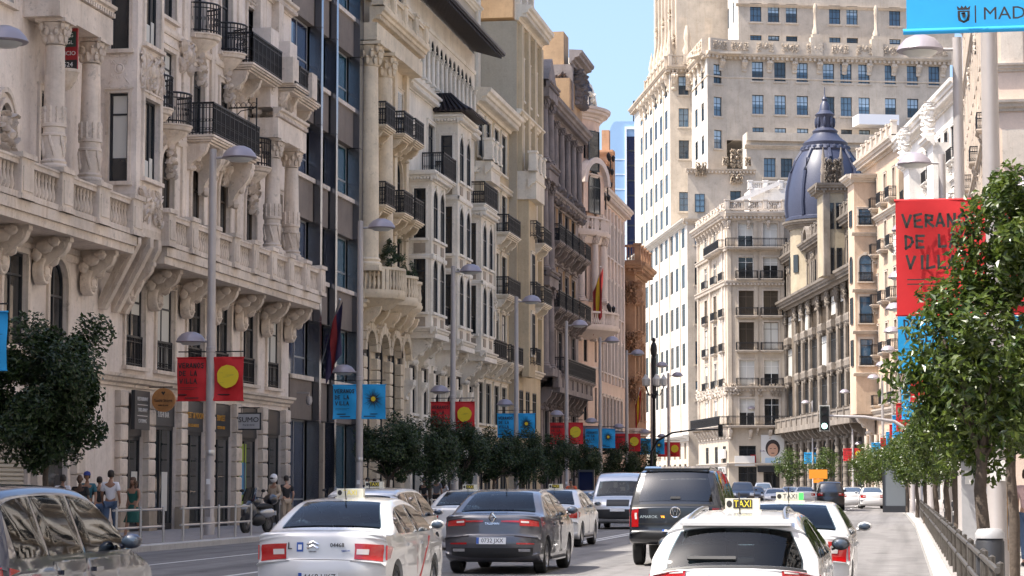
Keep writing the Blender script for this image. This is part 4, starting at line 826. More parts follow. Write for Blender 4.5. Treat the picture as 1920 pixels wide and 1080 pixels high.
# ---- blue glass tower far behind
def build_tower():
    P=at(1140,430); B=mkroot('glass_tower',P,'pale blue rounded glass tower far behind the street'); mat('tower_blue',(.30,.46,.66),.12,0,.7); mat('tower_line',(.75,.8,.86),.4)
    f=Face(B,P,-80,1); w=5.2; H=69; b=MB()
    prof=[(0,0)]+[(0,H-6)]+[(1.6*(1-math.cos(R(t))),H-6+6*math.sin(R(t))) for t in range(15,91,15)]
    b.py([(-x,z) for x,z in prof]+[(-9,H),(-9,0)],-12,0); f.put('side_panel',b.mesh('side_panel','tower_blue'),0,0,0)
    for i in range(22): f.put('panel_joint',MB().box(-5.4,-.05,0,.06,0,.12).mesh('panel_joint','tower_line'),0,.0,3+i*2.8)
    for s0,s1,z0,z1 in ((3.6,9.6,41,67.5),(5.0,9.8,0,40.5)):
        k=int((z1-z0)/2.8)
        for j in range(3):
            for i in range(k): 
                a=s0+(s1-s0)*j/3; q=f.put('window',cm(('tw',round(s1-s0,1)),lambda:MB().box(-(s1-s0)/6,(s1-s0)/6,0,.12,0,.22).box(-(s1-s0)/6,-(s1-s0)/6+.1,0,.12,.22,2.7).mesh('window','frame_dark')),a+(s1-s0)/6,.05,z0+i*2.8); obj('pane',cm(('twp',round(s1-s0,1)),lambda:MB().box(-(s1-s0)/6+.1,(s1-s0)/6,0,.08,.22,2.75).mesh('pane','dark_glass')),q)
        boxpart(f,'window_frame',s0-.3,s1,-.1,.3,z1,z1+.5,'tower_line'); boxpart(f,'window_frame',s0-.3,s0,-.1,.3,z0,z1,'tower_line')
    b=MB().tube([(0,0,0),(0,0,4)],.12,5).tube([(0,0,4),(3,0,4)],.1,5).tube([(3,0,4),(3,0,0)],.12,5); f.put('roof_gantry',b.mesh('roof_gantry','iron'),8,-1,H)
build_tower()
# ---- skyscraper at the bend, sunlit white and shaded beige painted on by side
def build_T():
    P=at(1290,330); B=mkroot('skyscraper',P,'huge stepped skyscraper closing the street, painted sunlit white and shaded beige by side'); HD=14
    mat('pane_t',(.10,.17,.24),.06,0,.9); mat('pane_t2',(.03,.05,.07),.08,0,.7)
    rnd=random.Random(4)
    def grid(f,pxs,rows,ref,wm,wall_m,s0,s1,z0,z1,core=None,bars=(2,2),sur=True,fm='frame_dark',extra=(),pms=('pane_t','pane_t2','pane_blue'),dp=.4):
        if not sur: dp=.13
        ops=[]
        for (ya,yb) in rows:
            z1_,z0_=f.z_of(ref,ya),f.z_of(ref,yb)
            for p in pxs: ops.append((f.s_of(p),z0_,wm,z1_-z0_,0))
        wall(f,s0,s1,z0,z1,ops,wall_m,dp,core=core,inset=1.0)
        for s,z,w,h,a in ops:
            q=window(f,s,z,w,h,0,bars,fm,rnd.choice(pms),0,dp-.03)
            if sur and rnd.random()<.45 and w>1.2: obj('blind',cm(('tb',round(w,2),round(h,2)),lambda:MB().box(-w/2+.1,w/2-.1,-.013,-.008,h*.52,h-.1).mesh('blind','curtain_blue')),q)
            if sur: f.put('window_sill',cm(('ts',round(w,2),wall_m),lambda:MB().box(-w/2-.2,w/2+.2,0,.14,-.25,0).mesh('window_sill',wall_m)),s,0,z)
    # lower south front
    S=Face(B,P,HD,-1); sE=S.s_of(1186); cols=[1195,1204,1213.5,1222.7,1232,1241.7,1250.8,1261,1270.6,1282.5]
    zc=S.z_of(1288,413); grid(S,cols,[(427,464),(496,540),(570,612),(644,686),(718,758)],1282.5,2.7,'t_sun_tone',0,sE,8,zc,20,(2,2),False,pms=('pane_t2','pane'))
    for p in (1200,1219,1238,1257.5,1277): s=S.s_of(p); boxpart(S,'pilaster',s-.22,s+.22,.004,.16,9,zc-.2,'t_trim')
    cornice(S,-.5,sE,zc-.6,'big','t_sun_tone',0,1.0)
    gz=[dict(z=.3,h=4.2,w=2.2),dict(z=5.2,h=2.3,w=1.8)]; gc=[3+5*i for i in range(10)]; wall(S,0,sE,0,8,bays(S,gc,gz),'t_trim',.5); dress(S,gc,gz,'t_sun_tone'); cornice(S,-.4,sE,7.7,'big','t_sun_tone',0,1.1)
    # lower east strip
    E=Face(B,P,HD-90,1); e1=E.s_of(1335); grid(E,[1314],[(422,459),(491,534),(565,607),(640,683),(715,750)],1314,1.5,'t_shade_tone',0,max(e1,6),0,zc,None,(2,3)); cornice(E,-.6,e1+16,zc-.6,'big','t_trim',0,1.0)
    # upper tower, set back: corner at pixel 1259
    K=at(1330,336); S2=Face(B,K,HD,-1); d=S2.s_of(1300); q=S2.w(d,0,0); E1=Face(B,(q.x,q.y),HD-90,1); sl=E1.s_of(1259); k=E1.w(sl,0,0); U=Face(B,(k.x,k.y),HD,-1)
    zt=U.z_of(1259,128); grid(U,[1205,1214,1223,1232.5,1242,1252],[(151,180),(205,240),(265,300),(326,362),(386,422)],1252,2.6,'t_sun_tone',0,U.s_of(1192),zc-2,zt,14,(2,2),False,pms=('pane_t2','pane'))
    for p in (1209.5,1228,1247): s=U.s_of(p); boxpart(U,'pilaster',s-.2,s+.2,.004,.15,zc,zt-3,'t_trim')
    grid(E1,[1285],[(143,178),(203,238),(263,298),(360,396)],1285,1.55,'t_shade_tone',sl,0,zc-2,zt,None,(2,3))
    cornice(U,-.6,U.s_of(1190),zt-.4,'big','t_trim',0,1.2,.6); cornice(E1,sl-.6,0,zt-.4,'big','t_trim',0,1.2,.6); cornice(U,-.5,U.s_of(1190),zc+.2,'mid','t_trim',0,1.5); 
    for i in range(9): U.put('console',console_mesh(2.6,.8,.8,'t_trim'),1.5+i*3.6,.0,zt-.4)
    for i in range(3): E1.put('console',console_mesh(2.6,.8,.8,'t_trim'),sl+.6+i*2.2,.0,zt-.4)
    # crown above
    U2=Face(B,(k.x+.8,k.y+2.5),HD,-1); E2=Face(B,(k.x+.8,k.y+2.5),HD-90,1); uc=[3,6,9,12.5,16,19.5]; ur=[dict(z=zt+1.4,h=2.6,w=1.1,bars=(1,2)),dict(z=zt+6,h=2.6,w=1.1,bars=(1,2)),dict(z=zt+10.5,h=2.6,w=1.1,bars=(1,2)),dict(z=zt+15,h=2.6,w=1.1,bars=(1,2))]
    wall(U2,0,24,zt,zt+24,bays(U2,uc,ur),'t_trim',.4,core=12); dress(U2,uc,ur,'t_trim'); ec=[E2.s_of(1285),E2.s_of(1333)]; er=[dict(z=E2.z_of(1285,y1),h=2.5,w=1.2,bars=(2,2),pm='pane_t') for y1 in (104,63,1)]
    wall(E2,0,E2.s_of(1400),zt,zt+24,bays(E2,ec,er),'t_shade_tone',.4); dress(E2,ec,er,'t_trim')
    for i in range(6):
        U2.put('carved_relief',orn_mesh(1.3,1.8,'t_trim',i%3,30,.3),1.6+i*3.6,.1,zt+4.4+i%2*4.6); boxpart(U2,'pilaster',1.2+i*3.6,2.0+i*3.6,.003,.45,zt+.2,zt+22,'t_shade_tone'); b=MB(); b.box(-.7,.7,-.7,.7,0,1.6).lathe([(.55,1.6),(.7,2.2),(.4,3),(.5,3.6),(.2,5.2),(0,6.2)],8); U2.put('pinnacle',b.mesh('pinnacle','t_trim',40),.4+i*3.9,1.0,zt+.6)
    balustrade(U,0,22,zt+.6,.6,'t_trim',1.4,3.5); balustrade(E1,sl,-1,zt+.6,.6,'t_shade_tone',1.6,4)
    b=MB().box(-.6,.6,-.6,.6,0,1.4).lathe([(.5,1.4),(.75,2.2),(.35,3.2),(.55,4),(.45,5),(.2,6)],8); pn=b.mesh('pinnacle','t_trim',40); E1.put('pinnacle',pn,sl+2.6,.4,zt+.8)
    # east wing: south return, canted corner, main front
    zw=Face(B,K,HD-90,1).z_of(1420,106); cant=Face(B,K,HD-62,1); cl=cant.s_of(1366); kk=cant.w(cl,0,0); M=Face(B,(kk.x,kk.y),HD-90+4,1)
    grid(S2,[1309,1321],[(127,163),(190,224),(252,287)],1321,2.2,'t_sun_tone',0,d,zc-6,zw,None,(1,2),False,pms=('pane_t2','pane'))
    grid(cant,[1350],[(121,157),(182,218),(244,279)],1350,1.5,'t_shade_tone',0,cl,zc-10,zw,None,(2,3))
    sM=M.s_of(1790); zs=M.z_of(1500,262); mc=[1425.7,1468,1510,1560,1593,1627,1677,1719,1760]
    grid(M,mc,[(118,154),(180,216),(241,262)],1510,1.72,'t_shade_tone',0,sM,zs-.3,zw,16,(3,3))
    cornice(M,-.5,sM,zw-.2,'big','t_trim',0,1.1,.7); cornice(cant,-.4,cl+.4,zw-.2,'big','t_trim',0,1.1,.7); cornice(S2,-.4,d,zw-.2,'big','t_trim',0,1.1,.7)
    for ff,a,b_ in ((M,0,sM),(cant,0,cl),(S2,0,d)):
        boxpart(ff,'parapet',a,b_,.3,.75,zw+.7,zw+2.6,'t_trim'); L=b_-a; n=max(1,int(L/3.4))
        for i in range(n): ff.put('carved_relief',orn_mesh(2.6,1.3,'t_trim',i%4,18,.14),a+L*(i+.5)/n,.76,zw+1.0); ff.put('console',console_mesh(1.7,.55,.7,'t_trim'),a+L*(i+.5)/n+.8,0,zw-.25)
        cornice(ff,a,b_,zw-2.95,'band','t_trim')
        boxpart(ff,'roof',a,b_,-5,.6,zw+.4,zw+.68,'t_shade_tone')
    for p in (1535,1650): s=M.s_of(p); M.put('pinnacle',MB().box(-.9,.9,-.4,.6,0,2.6).box(-.6,.6,-.3,.5,2.6,3.1).lathe([(.5,3.1),(.55,3.5),(.3,4.2),(.26,6.2),(.36,6.4),(.3,6.9),(.36,7.1),(.16,7.7)],8).mesh('pinnacle','t_trim',40),s,.3,zw+.7)
    # set-back block over the wing
    T2=Face(B,(kk.x+1.6,kk.y+4.5),HD-86,1); a=T2.s_of(1390); g2=[1423,1457,1491,1573,1606,1687,1722,1756]; grid(T2,g2,[(8,43),(68,80)],1491,1.75,'t_shade_tone',a,T2.s_of(1800),zw+.6,zw+22,10,(3,3)); o_=T2.w(a,0,0)
    T3=Face(B,(o_.x,o_.y),HD,-1); grid(T3,[1360,1371,1381],[(10,48),(22,60)][:1],1371,1.0,'t_sun_tone',0,9,zw+.6,zw+22,None,(1,2),False)
    cornice(T2,a-.4,T2.s_of(1800),zw+8.5,'mid','t_trim')
    # stepped terrace block below the wing
    N=Face(B,(kk.x+1.0,kk.y-3.5),HD-86,1); na=N.s_of(1403); nb=N.s_of(1735); zn=N.z_of(1500,266); grid(N,[1447,1479,1631,1675,1545,1585],[(297,333),(360,396)],1479,1.75,'t_shade_tone',na,nb,zc-14,zn,3.2,(3,3)); boxpart(N,'parapet',na,nb,.1,.5,zn,zn+1.2,'t_shade_tone'); cornice(N,na-.3,nb,zn-1.2,'mid','t_trim',0,1.4)
    nl=N.w(na,0,0); wall(Face(B,(nl.x,nl.y),HD,-1),0,3.5,zc-14,zn+1.2,[],'t_sun_tone')
    boxpart(N,'awning',N.s_of(1614),N.s_of(1690),-2.6,.6,zn+2.7,zn+4.2,'awn_white')
    # carved gable front of the old lower wing
    G=Face(B,(kk.x-2.2,kk.y-6.5),HD-90,1); ga,gb=G.s_of(1292),G.s_of(1420); zg=G.z_of(1380,318); grid(G,[1382],[(358,390)],1382,1.55,'t_shade_tone',ga,gb,zc-16,zg,5,(2,3)); cornice(G,ga-.3,gb,zg-.5,'mid','t_trim',0,1.3,.5)
    for p,y,w,h in ((1383,316,1.7,2.8),(1316,330,1.6,2.0),(1383,345,1.8,1.4),(1362,312,.8,1.3),(1405,312,.8,1.3)): G.put('carved_relief',orn_mesh(w,h,'t_trim',int(p)%3,44,.5),G.s_of(p),.15,G.z_of(p,y))
    G.put('window',win_mesh(1.4,2.6,0,(2,3),'frame_dark'),G.s_of(1314),.12,G.z_of(1314,398)); G.put('pane',pane_mesh(1.4,2.6,0,'pane_t'),G.s_of(1314),.12,G.z_of(1314,398))
build_T()
# ---- corner house with iron balconies
def build_C():
    P=at(1365,304); B=mkroot('balconied_corner_house',P,'tall cream corner house with rows of iron balconies and a pharmacy at street level'); m='c_wall'; tr='c_trim'
    f=Face(B,P,-78,1); L=f.s_of(1472); c=[f.s_of(1400.5),f.s_of(1447)]
    Z=lambda y:f.z_of(1447,y)
    rows=[dict(z=Z(b),h=Z(a)-Z(b),w=2.0,bars=(2,2),sur=1,pm=pm,cur=cu,fm=fm,bal=bl,bs=1,cons=0) for a,b,pm,cu,fm,bl in ((418,464,'pane',.6,'frame_white',0),(482,523,'pane',.5,'frame_white',.9),(545,592,'pane_warm',.2,'frame_brown',.9),(604,657,'pane_warm',.3,'frame_brown',.9),(675,724,'pane',.6,'frame_white',.9),(747,798,'pane',.4,'frame_white',0))]
    rows.append(dict(z=.3,h=3.6,w=2.4)); rows.append(dict(z=4.4,h=2.2,w=2.2))
    zt=Z(400); wall(f,0,L,0,zt,bays(f,c,rows),m,.4,core=8,inset=.5); dress(f,c,rows,tr,depth=.4,rnd=random.Random(3))
    g=Face(B,P,14,-1); gl=g.s_of(1309); gc=[g.s_of(1357),g.s_of(1325),g.s_of(1342)]; grow=[dict(r) for r in rows]
    for r in grow: r['w']=2.4; r['bal']=min(r.get('bal') or 0,.5)
    wall(g,0,gl,0,zt-1,bays(g,gc,grow),m,.14,core=9,inset=1.2); dress(g,gc,grow,tr,depth=.13,rnd=random.Random(5))
    for s in (2.6,gl*.52,gl-1.5): boxpart(g,'pilaster',s-.25,s+.25,.003,.3,9.5,zt-1.2,tr)
    boxpart(g,'oriel',g.s_of(1362)-.2,g.s_of(1352)+.2,.003,.12,9.5,zt-2,tr)
    for s in (.25,L*.5,L-.25): boxpart(f,'pilaster',s-.25,s+.25,.003,.12,9.5,zt-.4,m)
    for ff,a,b in ((f,-.3,L),(g,-.3,gl)):
        cornice(ff,a,b,zt-1.0,'big',tr,0,1.4,.5); cornice(ff,a,b,Z(535),'mid',tr,0,1.4,.45); cornice(ff,a,b,Z(470),'mid',tr,0,1.1,.4); cornice(ff,a,b,Z(733),'mid',tr,0,1.2,.4); cornice(ff,a,b,3.95,'mid',tr)
        n=max(2,int((b-a)/2.4))
        for i in range(n): ff.put('carved_relief',orn_mesh(1.5,1.6,tr,i%3,24,.3),a+(b-a)*(i+.5)/n,.05,Z(742)); ff.put('carved_relief',orn_mesh(1.2,1.2,tr,i%3,24,.25),a+(b-a)*(i+.5)/n,.05,zt+.3); ff.put('console',console_mesh(1.2,.8,.4,tr),a+(b-a)*(i+.2)/n,0,Z(800)-.4); ff.put('console',console_mesh(1.0,.6,.35,tr),a+(b-a)*(i+.2)/n,0,zt-1.0)
    balcony(f,L/2,Z(464),L+.6,1.2,tr,1.1,1,0,.6); balcony(f,L/2,Z(798),L+.4,1.2,tr,1.2,1,3,.9); balcony(g,gl/2,Z(798),gl,1.2,tr,1.2,1,4,.9); balcony(g,gl*.3,Z(464),gl*.5,1.0,tr,1.1,1,0)
    balustrade(f,0,L,zt+.4,.3,tr,1.2,2.4); boxpart(f,'roof',0,L,-9,-.2,zt-.5,zt+.2,m); boxpart(f,'penthouse',L*.45,L+2,-7,-1.6,zt,zt+3.4,'r_white'); balustrade(f,L*.45,L+2,zt+3.4,-1.8,'r_white',1.0,2.4)
    b=MB(); b.px([(0,0),(-1.5,0),(-1.5,2.6)],-2,2); f.put('stair_wall',MB().py([(-3,0),(3,2.6),(3,3.2),(-3,.6)],-.3,0).mesh('stair_wall','r_white'),L*.55,-1.2,zt+1.2,rz=PI)
    # street level: shop signs and a portrait poster
    boxpart(f,'shop_sign',L*.1,L*.45,.12,.3,4.0,5.3,'off_white'); boxpart(g,'shop_sign',1,6,.12,.4,3.0,3.9,'off_white'); boxpart(f,'shop_sign',L*.5,L,.1,.3,3.2,4.0,'black'); boxpart(g,'shop_sign',1.0,5.6,.14,.42,5.0,6.2,'off_white')
    o_=tx('FARMACIA',1.0,'black',B,g.w(3.4,.42,3.45)-B.location); o_.rotation_euler=(PI/2,0,g.rz+PI)
    s=f.s_of(1447); po=boxpart(f,'portrait_poster',s-1.5,s+1.5,.2,.28,4.3,8.0,'off_white'); mat('skin_p',(.52,.30,.20),.6); mat('hair_p',(.03,.02,.018),.6)
    k=MB(); k.py([(.95*math.cos(2*PI*i/18),2.0+1.1*math.sin(2*PI*i/18)) for i in range(18)],0,.012); obj('hair',k.mesh('hair','hair_p'),po,(0,.081,0)); k=MB(); k.py([(.68*math.cos(2*PI*i/18),1.75+.85*math.sin(2*PI*i/18)) for i in range(18)],0,.008); obj('face',k.mesh('face','skin_p'),po,(0,.095,0)); k=MB(); [k.box(x-.14,x+.14,0,.006,1.9,1.98) for x in (-.26,.26)]; k.box(-.2,.2,0,.006,1.3,1.4); obj('features',k.mesh('features','hair_p'),po,(0,.105,0)); k=MB().box(-1.0,1.0,0,.006,.1,.75); obj('clothing',k.mesh('clothing','curtain_blue'),po,(0,.081,0))
build_C()
# ---- domed block
def build_D():
    P=at(1622,250); HD=11; B=mkroot('domed_block',P,'ornate weathered block with dark slate dome and lantern'); m='d_wall'; tr='d_trim'; f=Face(B,P,HD,-1); L=f.s_of(1471)
    px=[1611,1596,1581,1563,1545,1527,1513,1500,1481]; c=[f.s_of(p) for p in px]
    rows=[dict(z=.3,h=6.6,w=4.4,a=1,bars=(3,2)),dict(z=10.2,h=3.9,w=4.2,bars=(4,2),pm='pane'),dict(z=15.3,h=3.7,w=4.2,bars=(4,2),pm='pane',cur=.25),dict(z=20.2,h=3.0,w=4.0,bars=(4,2),pm='pane_warm',cur=.5,fm='frame_brown'),dict(z=25.4,h=3.1,w=4.4,bars=(6,1))]
    zt=30.2; wall(f,0,L,0,zt,bays(f,c,rows),m,.2,core=14); dress(f,c,rows,tr,depth=.19,rnd=random.Random(6))
    for i,s in enumerate(c):
        s2=s+(c[1]-c[0])*.5
        q=f.put('column',column_mesh(7.4,.3,'d_trim'),s2,.3,.2)
        for k in range(7): obj('drum_band',cm('drumb',lambda:MB().lathe([(.3,0),(.34,.04),(.34,.34),(.3,.38)],12).mesh('drum_band','d_trim',35)),q,(0,0,1.0+k*.8))
        q=f.put('column',column_mesh(4.9,.22,tr),s2,.12,10.0); obj('capital',capital_mesh(.22,tr),q,(0,0,4.4))
        q=f.put('column',column_mesh(8.6,.22,tr),s2,.12,15.2); obj('capital',capital_mesh(.22,tr),q,(0,0,8.1))
        for k in (-1.3,0,1.3): f.put('column',column_mesh(3.4,.11,tr),s+k,.06,25.3)
        f.put('carved_relief',orn_mesh(1.9,1.6,tr,i%3,34,.3),s2,.1,22.2); f.put('carved_relief',orn_mesh(2.2,1.2,tr,(i+1)%3,34,.3),s,.1,14.0); f.put('carved_relief',orn_mesh(2.2,1.0,tr,(i+2)%3,34,.3),s,.1,19.0); f.put('carved_relief',orn_mesh(3.0,.9,tr,i%3,24,.15),s,.03,28.8)
        for z in (14.7,19.6): f.put('balcony',slab_mesh(3.6,.55,tr,.4),s,0,z); f.put('balcony_front',MB().px([(0,0),(.45,0),(.5,.5),(.42,.75),(.3,.75),(0,.75)],-1.6,1.6).mesh('balcony_front',tr),s,.05,z)
    boxpart(f,'balcony_slab',-.5,L+.6,0,1.8,8.1,8.7,tr); b=MB(); n=14; W=L+1
    b.box(-W/2,W/2,1.35,1.55,0,.9).box(-W/2,W/2,1.25,1.65,.9,1.1)
    for i in range(n+1): x=-W/2+W*i/n; b.box(x-.22,x+.22,1.2,1.7,0,1.3)
    f.put('stone_parapet',b.mesh('stone_parapet',tr),L/2,.05,8.72)
    for i in range(16): f.put('console',console_mesh(1.4,1.4,.5,tr),L*(i+.5)/16,0,8.1)
    cornice(f,-.5,L+.5,23.9,'big',tr,.3,1.5,.5); cornice(f,-.4,L+.4,zt-.3,'big',tr,0,1.3,.5); balustrade(f,0,L,zt+.9,.5,tr,1.2,2.6); cornice(f,-.3,L+.3,9.4,'mid',m,0,.8)
    # gabled centre bay above the cornice, its side towards the viewer, with a carved top
    sg=f.s_of(1588); w0=2.9; sf=Face(B,tuple(f.w(sg,0,0))[:2],HD-90,1); zg=sf.z_of(1565,352)
    boxpart(f,'gable_bay',sg,sg+5,-.6,w0-.6,24.8,zg,'d_yel'); boxpart(f,'gable_pier',sg-.15,sg+.5,w0-1.2,w0-.5,24.6,zg,tr); boxpart(f,'gable_pier',sg-.15,sg+.5,-.5,.1,24.6,zg,tr)
    for k in (-.35,.5,1.35): sf.put('window',win_mesh(.6,2.9,0,(1,2),'frame_dark'),-k-.2,.04,zg-4.6); sf.put('pane',pane_mesh(.6,2.9,0,'pane'),-k-.2,.04,zg-4.6); sf.put('window',win_mesh(.6,2.9,0,(1,2),'frame_dark'),-k-.2,.04,zg-9.6); sf.put('pane',pane_mesh(.6,2.9,0,'pane'),-k-.2,.04,zg-9.6)
    cornice(f,sg-.6,sg+5.4,zg-.6,'big',tr,w0-.6,1.3,.4); cornice(sf,-w0-.4,1.0,zg-.6,'big',tr,0,1.3,.4); sf.put('carved_relief',orn_mesh(1.9,3.0,tr,2,60,.35),-1.3,-.2,zg+.4); boxpart(sf,'gable_wall',-2.3,-.3,-.8,-.25,zg+.4,zg+2.9,tr)
    pn=MB().box(-.28,.28,-.28,.28,0,1.0).lathe([(.26,1.0),(.34,1.5),(.18,2.4),(.24,2.7),(.05,4.1)],8).mesh('pinnacle',tr,40)
    for k in (-2.3,-.3): sf.put('pinnacle',pn,k,-.4,zg+.5)
    k=MB(); [k.py([(1.9*math.cos(PI*i/8),1.9*math.sin(PI*i/8)),(1.5*math.cos(PI*i/8),1.5*math.sin(PI*i/8)),(1.5*math.cos(PI*(i+1)/8),1.5*math.sin(PI*(i+1)/8)),(1.9*math.cos(PI*(i+1)/8),1.9*math.sin(PI*(i+1)/8))],0,.8) for i in range(8)]; f.put('arch_moulding',k.mesh('arch_moulding',tr),f.s_of(1528),.3,zt+.5)
    # corner drum and dome
    q=ony(1552,700,292); dc=Vector((q.x,q.y,1.0))
    rr=4.95; d=MB(); d.lathe([(rr-.5,24),(rr-.5,33.2),(0,33.2)],28); D=obj('drum',d.mesh('drum','d_yel',30),B,dc-B.location); d=MB(); d.lathe([(rr-.5+y*1.2,32+z*1.2) for y,z in PROF['big']],32); obj('cornice',d.mesh('cornice',tr,30),D)
    for i in range(10):
        a=2*PI*i/10; obj('window',MB().box(-.5,.5,0,.08,0,2.2).mesh('window','pane'),D,((rr-.46)*math.cos(a),(rr-.46)*math.sin(a),26.6),a-PI/2)
    pr=[(rr+.1,0),(rr+.1,.35),(rr-.2,.5),(rr*.985,2.0),(rr*.95,4),(rr*.86,6),(rr*.74,7.6),(rr*.58,8.8)]
    d=MB(); d.lathe(pr,32,(0,0,33.1)); dm=obj('dome',d.mesh('dome','slate',30),B,dc-B.location)
    for i in range(8): a=2*PI*i/8+.2; obj('dome_rib',MB().tube([(r_*1.015*math.cos(a),r_*1.015*math.sin(a),33.1+z) for r_,z in pr[2:]],.24,6).mesh('dome_rib','slate',50),dm)
    d=MB(); d.lathe([(2.9,41.6),(3.1,42.0),(2.7,42.5),(2.8,42.9),(1.9,43.6),(1.5,44.1),(1.6,44.4),(1.0,44.9),(1.05,46.2),(1.25,46.5),(.7,47),(.55,47.8),(.3,48.2),(.35,48.5),(.08,48.9),(.04,50)],20); L_=obj('lantern',d.mesh('lantern','slate',35),dm)
    d=MB(); [d.ell((2.85*math.cos(2*PI*i/22),2.85*math.sin(2*PI*i/22),42.2),(.3,.3,.3),6,4) for i in range(22)]; [d.ell((1.1*math.cos(2*PI*i/8),1.1*math.sin(2*PI*i/8),45.5),(.2,.2,.7),6,4) for i in range(8)]; tag(obj('bead_row',d.mesh('bead_row','slate',40),L_),kind='stuff')
def cam_x(p): 
    v=_m.inverted()@(Vector(p)-C0); return 960+FOC*v.x/-v.z
build_D()
# ---- pink house with stacked bays right of the dome
def build_R1():
    P=at(1690,224); HD=11; B=mkroot('pink_bay_house',P,'peach coloured house with stacked window bays right of the domed block'); f=Face(B,P,HD,-1); m='r_pink'; tr='c_trim'; L=f.s_of(1623,700)
    c=[L*.12,L*.36,L*.62,L*.88]; rows=[dict(z=.3,h=5.6,w=2.2,a=1)]+[dict(z=z,h=2.9,w=1.2,sur=1,bal=.8,cons=1,bs=1) for z in (9.4,14.4,19.4,24.4,29)]; zt=34; wall(f,0,L,0,zt,bays(f,c,rows),m,.4,core=14); dress(f,c,rows,tr)
    cornice(f,-.3,L,zt-.4,'big',tr,0,1.3,.5); cornice(f,-.3,L,8.2,'big',tr,0,1.0,.5); balustrade(f,0,L,zt+.8,.4,tr,1.2,2.6); cornice(f,-.3,L,27.6,'mid',tr,0,1.3)
    # bay seen from the side: windows face the viewer
    sb=L-7; z0,z1=8.6,32; boxpart(f,'bay_side',sb,sb+3.6,.003,2.2,z0,z1,m); q=f.w(sb,0,0); e=Face(B,(q.x,q.y),HD-90,1)
    for k,(ya,yb,ar) in enumerate(((392,422,0),(478,528,1),(556,606,0),(636,685,0))):
        zz0,zz1=e.z_of(1643,yb),e.z_of(1643,ya); e.put('window',win_mesh(1.25,zz1-zz0,ar,(1,2),'frame_dark'),-1.15,.08,zz0); e.put('pane',pane_mesh(1.25,zz1-zz0,ar,'pane_blue'),-1.15,.08,zz0); e.put('window_surround',surround_mesh(1.25,zz1-zz0,ar,tr),-1.15,.002,zz0); e.put('railing',rail_mesh(1.4,.9,0,1),-1.15,.15,zz0); cornice(e,-2.5,.1,zz0-1.1,'mid',tr,0,.8)
        f.put('window',win_mesh(1.4,zz1-zz0,ar,(2,2),'frame_dark'),sb+1.8,2.28,zz0); f.put('pane',pane_mesh(1.4,zz1-zz0,ar,'pane'),sb+1.8,2.28,zz0)
    cornice(f,sb-.3,sb+3.9,z1-.3,'big',tr,2.2,1.0); cornice(e,-2.6,.1,z1-.3,'big',tr,0,1.0)
    f.put('console',console_mesh(2.0,1.8,1.2,tr),sb+1.8,.2,z0)
    for i in range(7): q=f.put('column',column_mesh(7.0,.28,'c_trim'),L*(i+.5)/7,.2,.2)
build_R1()
# ---- white ornate house, very foreshortened
def build_R2():
    P=(5.4,190); B=mkroot('white_carved_house',P,'white carved house with stone balconies, half hidden behind the right lamp posts'); a=math.degrees(math.atan2(5.0,36)); f=Face(B,P,a,-1); m='r_white'; L=36.0
    c=[2.2+3.5*i for i in range(10)]; rows=[dict(z=.3,h=4.4,w=2.0,a=1)]+[dict(z=z,h=3.0,w=1.8,sur=1,hood=h,bal=.5,bs=1,cons=2) for z,h in ((8.2,'tri'),(13.2,'flat'),(18.2,'seg'),(23.2,'flat'),(28.2,0))]
    wall(f,0,L,0,33.5,bays(f,c,rows),m,.15,core=14); dress(f,c,rows,m,depth=.14)
    cornice(f,-.3,L,33,'big',m,0,1.5,.5); cornice(f,-.3,L,6.6,'big',m,0,1,.4); cornice(f,-.3,L,22,'mid',m,0,1.2)
    for i in range(11):
        s=.45+3.5*i; q=f.put('column',column_mesh(9.6,.28,m),s,.1,12.8); obj('capital',capital_mesh(.34,m),q,(0,0,8.9)); f.put('carved_relief',orn_mesh(1.4,2.0,m,i%3,30,.5),s,.3,23.4);
    for s in (8.5,22.5): boxpart(f,'bay',s-1.6,s+1.6,.003,1.5,10,30,m); cornice(f,s-1.9,s+1.9,29.7,'big',m,1.4,1.0); f.put('carved_relief',orn_mesh(2.4,3,m,2,50,.6),s,1.3,30.6)
build_R2()
# ---- peach house on the right pavement; its end wall faces the viewer
def build_R3():
    P=(5.4,130); B=mkroot('peach_house',P,'peach plaster house with moulded end wall at the right edge behind the tree'); f=Face(B,P,0,-1); m='r_peach'; tr='c_trim'
    c=[2+3.6*i for i in range(16)]; rows=[dict(z=.3,h=4.2,w=2.2)]+[dict(z=z,h=2.9,w=1.5,sur=1) for z in (8,13,18,23,28,33)]
    wall(f,0,59.8,0,38,bays(f,c,rows),m,.15,core=14,inset=.6); dress(f,c,rows,tr,depth=.14)
    for z,p in ((37.6,'big'),(6.6,'big'),(22,'mid'),(31.8,'mid')): cornice(f,-.4,59.8,z,p,tr,0,1.0)
    for s in c: boxpart(f,'pilaster',s+1.5,s+2.1,.003,.14,7.6,37.4,tr)
    for s in c[3::4]: f.put('carved_relief',orn_mesh(1.2,1.6,tr,int(s)%3,22,.2),s,.03,30.2); balcony(f,s,12.8,2.4,.7,tr,1.0,1,2,.7); balcony(f,s,22.8,2.4,.7,tr,1.0,1,2,.7)
    e=Face(B,P,-90,1); ec=[2.6,5.6,8.6]; wall(e,0,14,0,38,bays(e,ec,rows),m,.3); dress(e,ec,rows,tr,depth=.28)
    for z,p,k in ((37.6,'big',1.2),(6.6,'big',1.2),(22,'mid',1.4),(17.2,'mid',1.2),(26.9,'band',1.6),(24.2,'mid',1)): cornice(e,-.5,14,z,p,tr,0,k)
    for z in (9,19,24.6,28.4): boxpart(e,'panel',.3,1.5,.002,.1,z,z+2.0,tr)
build_R3()
